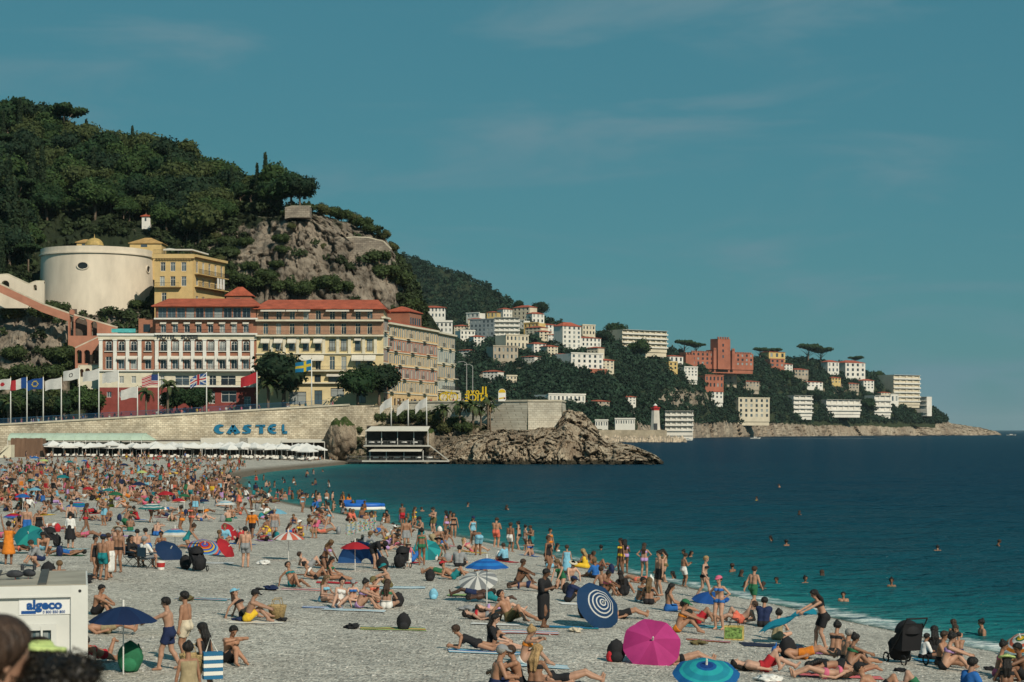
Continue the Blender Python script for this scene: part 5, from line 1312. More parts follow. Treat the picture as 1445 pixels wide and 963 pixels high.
for row_, (yy_, ua, ub, n) in enumerate(((408,62,470,24),(402,75,474,25),(396,205,472,17),(390,330,470,9))):
    for i in range(n):
        u = ua + (ub-ua)*(i + random.uniform(-.25,.25))/(n-1); x = XU(u, yy_); y = yy_ + random.uniform(-1.2, 1.2)
        if shore_dist(np.array([x]), np.array([y]))[0] < 7: continue
        z = bz(x, y)
        o = empty('club_parasol', (x, y, z+2.3+random.uniform(-.25,.4)), random.uniform(-.7,.7), 'square white club parasol in ' + ('the row against the wall', 'the second row from the wall', 'the third row from the wall', 'the short front row')[row_] + (' below the green canopy' if u < 215 else ' below the blue letters' if 295 < u < 410 else ' beside the boulder' if u > 410 else ' between canopy and blue letters'), 'parasol', 'white club parasols'); npar += 1
        link('canopy', PCAN, o); link('pole', PPOLE, o)
        for sx in (-.85, .85):
            if row_ == 0 and sx > 0: continue
            l_ = empty('sun_lounger', (x+sx, y-1.6, z), random.uniform(-.12,.12), 'slatted club sun lounger facing the sea under ' + ('the row against the wall', 'the second parasol row', 'the third parasol row', 'the short front parasol row')[row_], 'lounger', 'club loungers')
            link('seat', LSEAT, l_); link('backrest', LBACK, l_)
            for a in (-.28,.28):
                for b_ in (-.85,.25): link('leg', LLEG, l_, (a, b_, 0))
for o in [o for o in COL.objects if o.get('category') == 'parasol']: o.rotation_euler.x, o.rotation_euler.y = random.uniform(-.07,.07), random.uniform(-.07,.07)
def slab_thing(name, label, cat, u0, u1, v0, v1, d0, d1, m, thick=.12, posts=0):
    """a pitched roof or awning: upper edge at (v0, d0), lower edge at (v1, d1)"""
    a, b_, c, e = P(u0, v0, d0), P(u1, v0, d0), P(u1, v1, d1), P(u0, v1, d1)
    o = empty(name, ((a.x+b_.x)/2, d1, bz(c.x, d1) if posts else e.z), 0, label, cat); q = [p_ - o.location for p_ in (a, b_, c, e)]
    dn = Vector((0, 0, -thick))
    MB().add(q + [p_+dn for p_ in q], [(3,2,1,0),(4,5,6,7),(0,1,5,4),(1,2,6,5),(2,3,7,6),(3,0,4,7)]).build('cloth', m, o)
    for i in range(posts):
        t_ = i/(posts-1); p_ = q[3].lerp(q[2], t_); MB().box(p_.x-.06, p_.x+.06, p_.y+.05, p_.y+.17, -.3, p_.z-.05).build('post', POLE, o)
    return o
GRN = mat('pale green canvas', (.40, .50, .40), .8, .12, .5)
b_ = MB()
o = empty('vaulted_canopy', (XU(118, 412), 411, 2.2), 0, 'long pale green vaulted canopy along the foot of the sea wall', 'canopy')
x0, x1 = XU(18, 411)-o.location.x, XU(205, 411)-o.location.x
zt, zb = ZV(611.5, 412)-2.2, ZV(621.5, 410)-2.2
for s0, s1, c0, c1 in ((x0, x1, 1, 1), (x1, x1+2.4, 1, 0)):
    ring = lambda x, k_: [(x, 4.2*math.cos(a)*(.4+.6*k_), zb + (zt-zb)*math.sin(a)*max(k_, .02)) for a in np.linspace(0, math.pi, 9)][::-1]
    r0, r1 = ring(s0, c0), ring(s1, c1); b_.add(r0 + r1, [(i, i+1, i+10, i+9) for i in range(8)])
b_.build('cloth', GRN, o)
for i in range(13):
    x = x0 + (x1-x0)*i/12; MB().tube([(x, 4.25*math.cos(a), zb+(zt-zb+.06)*math.sin(a)) for a in np.linspace(0, math.pi, 9)], .05, 4).build('rib', GRN, o); MB().box(x-.05, x+.05, -4.2, -4.1, -.3, zb).build('post', POLE, o)
for i, (u0, u1, v0, v1, lb) in enumerate(((60,285,622.5,628.5,'long cream awning below the green canopy'),(283,350,618,628,'beige awning under the C A S letters'),(338,405.5,618,628,'beige awning under the T E L letters'),(397,458,620,624,'shallow beige awning beside the boulder'))):
    slab_thing('club_awning', lb, 'awning', u0, u1, v0, v1, 419, 411 if i else 407, AWN, posts=5)
dk = MB(); dk.box(XU(60, 417), XU(455, 417), 417.6, 418.4, 1, 5.2); tag(dk.build('club_back_wall', mat('club interior shade', (.10, .085, .07), .9, .35, .4)), 'dark back wall coloured as the shaded interior under the beach club awnings', 'wall')  # its dark colour paints in the shade beneath the awnings
hutm = empty('timber_hut', (XU(15, 404), 404, 1.6), 0, 'brown vertical board hut at the end of the beach club', 'hut')
hw = XU(60, 404)-XU(15, 404)
for i in range(22): MB().box(hw*i/22+.01, hw*(i+1)/22-.01, random.uniform(-.03,.03), .2, -.5, ZV(618.5, 404)-1.6+random.uniform(-.05,.05)).build('plank', WOOD, hutm)
MB().box(0, hw, .21, 5, -.5, ZV(619, 404)-1.6).build('body', WOOD, hutm)
stw = MB().prism([(XU(-8,396),1.2),(XU(17,396),1.2),(XU(17,396),ZV(628,396)),(XU(9,396),ZV(630,396)),(XU(-8,396),ZV(652,396))], 395, 398); tag(stw.build('stair_wall', CREAM), 'cream stair wall beside the timber hut', 'wall')
# overhanging boulder beside the wall
def rock_thing(name, label, c, r, seed, m, amp=.35, sub=40):
    th = np.linspace(.02, math.pi-.02, sub); ph = np.linspace(0, 2*math.pi, sub*2+1)
    d = np.stack([np.sin(th)[:, None]*np.cos(ph), np.sin(th)[:, None]*np.sin(ph), np.cos(th)[:, None]+0*ph], -1)
    cv, gap = cells(d*1.7 + seed, seed); q = (1 + amp*(fbm(d*1.5+seed, 4, seed)-.5)*2 + (cv-.5)*amp*.6 - np.clip(1-gap/.15, 0, 1)*amp*.3)
    V = d*q[..., None]*np.array(r)
    me = np_mesh(name, V.reshape(-1, 3), grid_faces(sub, sub*2+1), m, False, attr={'veg': np.clip(.15 + .5*(V[..., 2] > r[2]*.6), 0, 1).ravel()})
    return tag(link(name, me, None, c), label, 'rock')
RKM = rock_mat('boulder rock', (.50, .41, .30), (.20, .15, .11), (.06, .09, .025), .42)
rock_thing('boulder', 'great overhanging boulder with grassy top between wall and restaurant', P(481, 620, 413), (3.7, 3.5, 4.9), 3, RKM)
rock_thing('boulder', 'leaning pale rock at the end of the restaurant decks', P(606, 622, 402), (1.1, 1.2, 2.6), 8, RKM, sub=24)
# waterside restaurant
RD = 398.0
rx = lambda u: XU(u, RD) - XU(513, RD); rz_ = lambda v: ZV(v, RD) - 1.0
rs = empty('restaurant', (XU(513, RD), RD, 1.0), 0, 'two level waterside restaurant with cream awnings and white tables over the sea', 'restaurant')
DARK = mat('restaurant timber', (.06, .05, .042), .85, .3, .8)
MB().box(rx(511), rx(634), -.5, 8, rz_(652), rz_(650)).build('deck', mat('deck concrete', (.45, .43, .38), .85, .15, .6), rs)
MB().box(rx(513), rx(607), -.2, 8, rz_(630.5), rz_(628.5)).build('floor', mat('deck concrete'), rs)
MB().box(rx(514), rx(606), 6.5, 7.2, rz_(650), rz_(602)).build('back_wall', DARK, rs)
for a, b_, c, e, w_ in ((518,606,601.5,608,1.8),(523,597,631.8,636.5,1.6)):
    MB().add([(rx(a+5),2.6,rz_(c)),(rx(b_),2.6,rz_(c)),(rx(b_-2),-w_,rz_(e)),(rx(a-2),-w_,rz_(e)),(rx(a+5),2.6,rz_(c)-.12),(rx(b_),2.6,rz_(c)-.12),(rx(b_-2),-w_,rz_(e)-.12),(rx(a-2),-w_,rz_(e)-.12)], [(3,2,1,0),(4,5,6,7),(3,7,6,2),(0,4,7,3),(1,2,6,5)]).build('awning', AWN, rs)
MB().box(rx(517), rx(606), 2.4, 8, rz_(602)-.1, rz_(601)).build('roof', DARK, rs)
for u in (516.5, 538.5, 561, 584, 604): MB().box(rx(u)-.07, rx(u)+.07, -.1, .05, rz_(628.5), rz_(608)).build('post', POLE, rs)
for u in (522, 545, 570, 597): MB().box(rx(u)-.07, rx(u)+.07, .1, .25, rz_(650), rz_(636)).build('post', POLE, rs)
for v, a, b_, yy_ in ((628.5,514,607,-.15),(650,490,632,-.42)):
    n = int((rx(b_)-rx(a))/2.5)
    for i in range(n): link('railing', rail_mesh(2.4, .95, .3, mat('rail grey', (.20,.20,.19), .5, .1)), rs, (rx(a)+1.25+i*2.5, yy_, rz_(v)))
MB().box(rx(488), rx(512), -.45, 4, rz_(652.4), rz_(650.4)).build('side_deck', DARK, rs)
for i in range(9): MB().box(rx(492+i*15)-.12, rx(492+i*15)+.12, .3, .6, -2.5, rz_(652)).build('pile', DARK, rs)
MB().add([(rx(607),0,rz_(629)),(rx(634),0,rz_(650)),(rx(634),1.2,rz_(650)),(rx(607),1.2,rz_(629)),(rx(607),0,rz_(630.5)),(rx(634),0,rz_(651.5)),(rx(634),1.2,rz_(651.5)),(rx(607),1.2,rz_(630.5))], [(0,1,2,3),(4,7,6,5),(0,4,5,1)]).build('stair', mat('deck concrete'), rs)
TBL = MB().lathe([(.02,.78),(.62,.78),(.64,.55),(.60,.5)], 10).mesh('dining_table', CW)
TLG = MB().tube([(0,0,0),(0,0,.77)], .05, 6).mesh('leg', DARK)
for v, us in ((628.5,(524,536,554,570,585)),(650,(530,544,560,575,590,606))):
    for u in us:
        o = empty('dining_table', (XU(u, RD), RD+.9, ZV(v, RD)), 0, 'round table with white cloth on the restaurant ' + ('upper deck' if v < 640 else 'lower deck'), 'table', 'tables on the upper deck' if v < 640 else 'tables on the lower deck')
        link('tabletop', TBL, o); link('leg', TLG, o)
# ================================================================ PEOPLE: continuous bodies grown round a posed skeleton
A = np.array
def unit(v): v = np.asarray(v, float); return v/max(1e-9, np.linalg.norm(v))
def ik(a, t, l1, l2, pole):
    a, t = A(a, float), A(t, float); d = t-a; L_ = np.linalg.norm(d); dm = min(L_, (l1+l2)*.999); dn = d/max(L_, 1e-6); t = a + dn*dm
    x = (l1*l1 - l2*l2 + dm*dm)/(2*dm); h = math.sqrt(max(0, l1*l1 - x*x))
    pl = A(pole, float); pl = pl - dn*pl.dot(dn)
    return a + dn*x + unit(pl)*h, t
S2 = lambda x, y, z: ((x, y, z), (-x, y, z))
POSES = dict(
 stand=dict(pel=(0,0,.92), feet=((.10,.02,.08),(-.11,-.04,.08)), hands=((.27,-.06,.80),(-.26,-.02,.79))),
 hips=dict(pel=(0,0,.92), feet=((.13,.0,.08),(-.13,.0,.08)), hands=S2(.17,-.05,1.0), elb=((1,.35,0),(-1,.35,0))),
 walk=dict(pel=(0,0,.91), feet=((.09,-.27,.08),(-.09,.30,.13)), hands=((.25,.20,.86),(-.25,-.22,.88)), up=(0,-.06,1)),
 reach=dict(pel=(0,0,.91), feet=((.09,.25,.10),(-.09,-.22,.08)), hands=((.27,.05,.80),(-.16,-.60,1.10)), up=(0,-.05,1)),
 bend=dict(pel=(0,.18,.90), feet=((.12,.05,.08),(-.12,.02,.08)), hands=((.12,-.55,.46),(-.14,-.50,.42)), up=(0,-.86,.45), head=(0,-.7,-.15)),
 lean=dict(pel=(0,.08,.90), feet=((.12,.10,.08),(-.10,-.12,.08)), hands=((.16,-.62,1.02),(-.12,-.66,1.00)), up=(0,-.34,.94)),
 armsup=dict(pel=(0,0,.92), feet=((.11,.02,.08),(-.11,.02,.08)), hands=((.30,-.12,1.86),(-.28,-.16,1.80)), elb=((1,0,0),(-1,0,0))),
 phone=dict(pel=(0,0,.92), feet=((.10,.02,.08),(-.10,-.03,.08)), hands=((.07,-.34,1.20),(-.08,-.30,1.16)), elb=((.6,.6,-.6),(-.6,.6,-.6)), head=(0,-.45,.9)),
 sitknee=dict(pel=(0,.08,.12), up=(0,-.22,1), feet=((.12,-.48,.07),(-.12,-.50,.07)), hands=((.05,-.52,.36),(-.06,-.54,.34)), elb=((1,-.1,-.2),(-1,-.1,-.2))),
 sitlean=dict(pel=(0,.05,.12), up=(0,.5,.86), feet=((.12,-.76,.07),(-.10,-.50,.07)), hands=((.28,.52,.05),(-.28,.50,.05)), elb=((1,.8,0),(-1,.8,0))),
 sitcross=dict(pel=(0,.05,.12), up=(0,-.14,1), feet=((-.14,-.30,.08),(.14,-.36,.08)), hands=((.16,-.34,.26),(-.16,-.32,.28)), knee=((1,-.4,.25),(-1,-.4,.25))),
 sitlegs=dict(pel=(0,.05,.12), up=(0,-.05,1), feet=((.10,-.78,.07),(-.10,-.81,.07)), hands=((.16,-.36,.24),(-.14,-.34,.26)), head=(0,-.3,1)),
 sitphone=dict(pel=(0,.05,.12), up=(0,-.18,1), feet=((.14,-.50,.07),(-.14,-.56,.07)), hands=((.05,-.42,.60),(-.05,-.40,.58)), head=(0,-.5,.9)),
 sitside=dict(pel=(0,.05,.12), up=(.18,.05,1), feet=((-.20,-.40,.07),(-.42,-.42,.07)), hands=((.42,.05,.05),(-.12,-.30,.22)), knee=((.2,-1,.7),(-.5,-1,.5))),
 lieback=dict(pel=(0,0,.11), up=(-1,0,.02), fwd=(0,0,1), feet=((.80,.13,.08),(.82,-.12,.08)), hands=((.06,.30,.06),(.04,-.30,.06)), toe=(.3,0,1)),
 lieknee=dict(pel=(0,0,.11), up=(-1,0,.02), fwd=(0,0,1), feet=((.80,.13,.08),(.38,-.12,.07)), hands=((-.66,.14,.07),(.05,-.30,.06)), toe=(.6,0,.6), elb=((-.3,1,.2),(.2,-1,0))),
 liefront=dict(pel=(0,0,.11), up=(-1,0,.02), fwd=(0,0,-1), feet=((.82,-.12,.10),(.80,.13,.10)), hands=((-.72,-.16,.05),(-.70,.20,.05)), toe=(.9,0,-.3), elb=((-.2,-1,0),(-.2,1,0)), knee=((0,0,-1),(0,0,-1))),
 prop=dict(pel=(0,0,.11), up=(-.86,0,.42), fwd=(-.42,0,-.86), feet=((.82,-.12,.10),(.62,.12,.42)), hands=((-.68,-.12,.05),(-.66,.14,.05)), toe=(.9,0,-.2), elb=((.6,-.6,-1),(.6,.6,-1)), knee=((0,0,-1),(0,0,-1)), head=(-.45,0,.9)),
 recline=dict(pel=(0,0,.11), up=(-.82,0,.55), fwd=(.55,0,.82), feet=((.80,.12,.07),(.48,-.12,.07)), hands=((-.18,.27,.05),(-.20,-.27,.05)), toe=(.7,0,.5), elb=((-1,.2,-.3),(-1,-.2,-.3)), head=(-.3,0,1)),
 kneel=dict(pel=(0,.12,.36), up=(0,-.45,.9), feet=((.10,.34,.06),(-.10,.36,.06)), hands=((.12,-.44,.26),(-.14,-.40,.30)), knee=((.1,-1,-.5),(-.1,-1,-.5)), toe=(0,1,0)),
 chair=dict(pel=(0,.05,.50), up=(0,.16,1), feet=((.13,-.44,.08),(-.13,-.40,.08)), hands=((.20,-.28,.66),(-.20,-.26,.66))),
 crouch=dict(pel=(0,.14,.34), up=(0,-.5,.87), feet=((.13,.02,.08),(-.13,-.04,.08)), hands=((.12,-.42,.20),(-.14,-.40,.26)), knee=((.5,-1,.4),(-.5,-1,.4))))
def skeleton(name, sex):
    q = POSES[name]; up = unit(q.get('up', (0, 0, 1))); fwd = A(q.get('fwd', (0, -1, 0)), float); fwd = unit(fwd - up*fwd.dot(up))
    side = np.cross(up, fwd); pel = A(q['pel'], float); f = sex == 'f'
    neck = pel + up*.50 + fwd*.01; wst = pel + up*.19 - fwd*.015; chest = pel + up*.36 + fwd*.01
    sw = .158 if f else .188; hw_ = .095 if f else .088
    hd = unit(q.get('head', up*.9 + fwd*.12))
    head = neck + hd*.17; face = unit((fwd if abs(fwd[2]) < .8 else fwd) - hd*fwd.dot(hd))
    J = dict(up=up, fwd=fwd, side=side, pel=pel, neck=neck, wst=wst, chest=chest, head=head, hd=hd, face=face)
    C = []          # a, b, ra, rb, group
    def cap(a, b_, ra, rb, g): C.append((A(a, float), A(b_, float), ra, rb, g))
    for s_ in (-1, 1):
        cap(pel+side*s_*.075-up*.01, wst+side*s_*(.05 if f else .065), .108 if f else .10, .082 if f else .098, 'torso')
        cap(wst+side*s_*(.05 if f else .065), chest+side*s_*(.068 if f else .092), .082 if f else .098, .092 if f else .112, 'torso')
        cap(chest+side*s_*(.068 if f else .092), neck-up*.07+side*s_*(sw-.05), .092 if f else .112, .052 if f else .062, 'torso')
        cap(pel-up*.05-fwd*.06+side*s_*.075, pel-up*.02-fwd*.04+side*s_*.075, .088, .088, 'torso')
        if f: cap(chest+side*s_*.075+fwd*.075-up*.005, chest+side*s_*.075+fwd*.085-up*.02, .055, .058, 'torso')
    cap(neck-up*.06, neck+hd*.08, .058 if f else .064, .05 if f else .056, 'neck')
    cap(head+hd*.03-face*.015, head+hd*.035+face*.012, .094, .090, 'head'); cap(head-hd*.05+face*.035, head-hd*.065+face*.045, .062, .05, 'head')
    cap(head+face*.10+hd*.005, head+face*.118-hd*.022, .012, .017, 'head')
    for s_ in (-1, 1): cap(head+side*s_*.088-hd*.005, head+side*s_*.092-hd*.03, .018, .014, 'head')
    J['fing'] = []
    elb = q.get('elb', (side*.5 - fwd*.6 - A((0, 0, .2)), -side*.5 - fwd*.6 - A((0, 0, .2)))); kn = q.get('knee', (fwd + A((0, 0, .3)), fwd + A((0, 0, .3))))
    for i, s_ in enumerate((1, -1)):
        sh = neck - up*.07 + side*s_*sw; e, h = ik(sh, q['hands'][i], .285, .255, elb[i])
        ar = (.040, .033, .024) if f else (.050, .040, .029)
        cap(sh, sh + (e-sh)*.4, ar[0]*1.15, ar[0], 'arm'); cap(sh + (e-sh)*.4, e, ar[0], ar[1], 'arm'); cap(e, e+(h-e)*.3, ar[1], ar[1]*1.02, 'fore'); cap(e+(h-e)*.3, h, ar[1]*1.02, ar[2], 'fore')
        dh = unit(h-e); lat = unit(np.cross(dh, side*s_ + .3*up)); lat = unit(lat)
        pm_ = h + dh*.085; cap(h+dh*.01-lat*.012, pm_-lat*.016, .024, .022, 'hand'); cap(h+dh*.01+lat*.012, pm_+lat*.018, .024, .022, 'hand')
        nrm = np.cross(dh, lat)
        for j, (o_, ln) in enumerate(((-.034, .065), (-.012, .080), (.011, .076), (.032, .060))):
            b0 = pm_ + lat*o_ - dh*.01; b1 = b0 + dh*ln*.55 + nrm*.012; b2 = b1 + dh*ln*.35 + nrm*.028; J['fing'].append((b0, b1, b2))
        J['fing'].append((h + dh*.03 - lat*.03, h + dh*.065 - lat*.06, h + dh*.095 - lat*.062 + nrm*.01))
        hp = pel - up*.02 + side*s_*hw_; k, an = ik(hp, q['feet'][i], .43, .415, kn[i])
        lg = (.086, .056, .040) if f else (.088, .060, .042)
        cap(hp, hp+(k-hp)*.45, lg[0]*1.05, lg[0]*.92, 'thigh'); cap(hp+(k-hp)*.45, k, lg[0]*.92, lg[1], 'thigh')
        ca = k + (an-k)*.32 - unit(np.cross(np.cross(an-k, fwd if abs(fwd[2]) < .7 else -up), an-k))*.016
        cap(k, ca, lg[1], lg[1]*1.02, 'shin'); cap(ca, an, lg[1]*1.02, lg[2], 'shin')
        toe = unit(q.get('toe', fwd if abs(fwd[2]) < .5 else (0, -1, 0)))
        cap(an - toe*.045 - A((0, 0, .03))*(toe[2] < .5), an + toe*.13 - A((0, 0, .045))*(toe[2] < .5), .040, .030, 'foot')
        J['knee%d' % i], J['hip%d' % i], J['ank%d' % i], J['hand%d' % i], J['elb%d' % i], J['sh%d' % i] = k, hp, an, h, e, sh
    return J, C
def field(C, org, n, h, k=.022, f=None, dr=0.0):
    if f is None: f = np.full(n, .5)
    for a, b_, ra, rb, g in C:
        ra, rb = ra+dr, rb+dr
        lo = np.minimum(a, b_) - max(ra, rb) - .09; hi = np.maximum(a, b_) + max(ra, rb) + .09
        i0 = np.maximum(0, np.floor((lo-org)/h)).astype(int); i1 = np.minimum(n, np.ceil((hi-org)/h)+1).astype(int)
        if (i1 <= i0).any(): continue
        X = (org[0] + np.arange(i0[0], i1[0])*h)[:, None, None]; Y = (org[1] + np.arange(i0[1], i1[1])*h)[None, :, None]; Z = (org[2] + np.arange(i0[2], i1[2])*h)[None, None, :]
        ba = b_-a; l2 = max(1e-9, ba.dot(ba))
        t = np.clip(((X-a[0])*ba[0] + (Y-a[1])*ba[1] + (Z-a[2])*ba[2])/l2, 0, 1)
        d = np.sqrt((X-a[0]-t*ba[0])**2 + (Y-a[1]-t*ba[1])**2 + (Z-a[2]-t*ba[2])**2) - (ra + (rb-ra)*t)
        sl = tuple(slice(p, q) for p, q in zip(i0, i1)); o = f[sl]
        m_ = np.clip(.5 + .5*(d-o)/k, 0, 1)
        f[sl] = d*(1-m_) + o*m_ - k*m_*(1-m_)
    return f
def surf_net(f, org, h):
    s = f < 0; n = A(f.shape)-1
    c = [s[dx:dx+n[0], dy:dy+n[1], dz:dz+n[2]] for dx in (0, 1) for dy in (0, 1) for dz in (0, 1)]
    tot = sum(x.astype(np.int8) for x in c); act = (tot > 0) & (tot < 8)
    idx = np.argwhere(act)
    if len(idx) == 0: return np.zeros((0, 3)), np.zeros((0, 4), int)
    num = np.full(act.shape, -1, np.int64); num[act] = np.arange(len(idx))
    P_ = np.zeros((len(idx), 3)); cnt = np.zeros(len(idx))
    for ax in range(3):
        for b1 in (0, 1):
            for b2 in (0, 1):
                o = [0, 0, 0]; oth = [x for x in range(3) if x != ax]; o[oth[0]], o[oth[1]] = b1, b2
                e = list(o); e[ax] = 1
                f0 = f[idx[:, 0]+o[0], idx[:, 1]+o[1], idx[:, 2]+o[2]]; f1 = f[idx[:, 0]+e[0], idx[:, 1]+e[1], idx[:, 2]+e[2]]
                m_ = (f0 < 0) != (f1 < 0); t = np.where(m_, f0/np.where(m_, f0-f1, 1), 0)
                p = idx + A(o); p = p.astype(float); p[:, ax] += t
                P_ += np.where(m_[:, None], p, 0); cnt += m_
    V = org + P_/cnt[:, None]*h; Fq = []
    for ax in range(3):
        o1, o2 = [x for x in range(3) if x != ax]
        sh = [slice(None)]*3; sh[ax] = slice(0, -1); s0 = s[tuple(sh)]; sh[ax] = slice(1, None); s1 = s[tuple(sh)]
        e = np.argwhere(s0 != s1); e = e[(e[:, o1] > 0) & (e[:, o2] > 0) & (e[:, o1] < n[o1]) & (e[:, o2] < n[o2])]
        def cell(d1, d2):
            c_ = e.copy(); c_[:, o1] -= d1; c_[:, o2] -= d2; return num[c_[:, 0], c_[:, 1], c_[:, 2]]
        q = np.stack([cell(1, 1), cell(0, 1), cell(0, 0), cell(1, 0)], 1); q = q[(q >= 0).all(1)]
        fl = s0[tuple(e[:, i] for i in range(3))] if len(e) == len(q) else np.ones(len(q), bool)
        if ax == 1: fl = ~fl
        Fq.append(np.where(fl[:, None], q, q[:, ::-1]))
    return V, np.concatenate(Fq)
SKIN = mat('skin', src='object', rough=.55, var=.06, scale=9, spec=.35, trans=-1)
CLOTH = mat('swim cloth', src='object', rough=.85, var=.16, scale=14)
HAIR = mat('hair', src='object', rough=.5, var=.6, scale=45, streak=.16, bump=.35, bscale=70)
LIB = {}
def person_lib(pose, sex, h=.0175, low=False):
    key = (pose, sex, low)
    if key in LIB: return LIB[key]
    J, C = skeleton(pose, sex)
    if low:
        h = .055; C = [(a, b_, ra+.016, rb+.016, g) for a, b_, ra, rb, g in C]
    lo = np.min([np.minimum(a, b_)-max(ra, rb) for a, b_, ra, rb, g in C], 0) - .07 - (.10 if not low else .15); hi = np.max([np.maximum(a, b_)+max(ra, rb) for a, b_, ra, rb, g in C], 0) + .17
    n = np.ceil((hi-lo)/h).astype(int)+2
    body = field(C, lo, n, h, .02 if not low else .03)
    V, Fq = surf_net(body, lo, h)
    dz = V[:, 2].min() if 'sit' in pose or 'lie' in pose or pose in ('prop', 'recline', 'kneel') else 0.0
    if pose == 'chair': dz = 0
    col = np.ones((len(V), 3)); hd, fc, sd_, he = J['hd'], J['face'], J['side'], J['head']
    if not low:
        for s_ in (-1, 1):
            col[np.linalg.norm(V-(he+fc*.085+sd_*s_*.036+hd*.012), axis=1) < .019] = (.12, .10, .09)
            col[np.linalg.norm((V-(he+fc*.088+sd_*s_*.036+hd*.04))*A([1, 1, 1]), axis=1) < .015] *= .45
        col[np.linalg.norm(V-(he+fc*.092-hd*.055), axis=1) < .019] = (.8, .5, .45)
        add_v, add_f = [], []
        for b0, b1, b2 in J['fing']:
            t = MB().tube([b0, b1, b2], [.0095, .0085, .006], 5); o = len(V) + sum(len(x) for x in add_v)
            add_v.append(A([tuple(x) for x in t.v])); add_f += [[i+o for i in f_] for f_ in t.f if len(f_) == 4]
        V = np.concatenate([V]+add_v); Fq = np.concatenate([Fq, A(add_f)]); col = np.concatenate([col, np.ones((len(V)-len(col), 3))])
    V[:, 2] -= dz
    out = dict(J=J, C=C, lo=lo, n=n, h=h, dz=dz, body=np_mesh('person', V, Fq, SKIN, True, col), parts={}, raw=(V, Fq))
    LIB[key] = out
    return out
def grid_pts(L_):
    lo, n, h = L_['lo'], L_['n'], L_['h']
    return [(lo[i] + np.arange(n[i])*h).reshape([-1 if j == i else 1 for j in range(3)]) for i in range(3)]
def plane(G_, p, nrm): return (G_[0]-p[0])*nrm[0] + (G_[1]-p[1])*nrm[1] + (G_[2]-p[2])*nrm[2]
def ball(G_, p, r): return np.sqrt((G_[0]-p[0])**2 + (G_[1]-p[1])**2 + (G_[2]-p[2])**2) - r
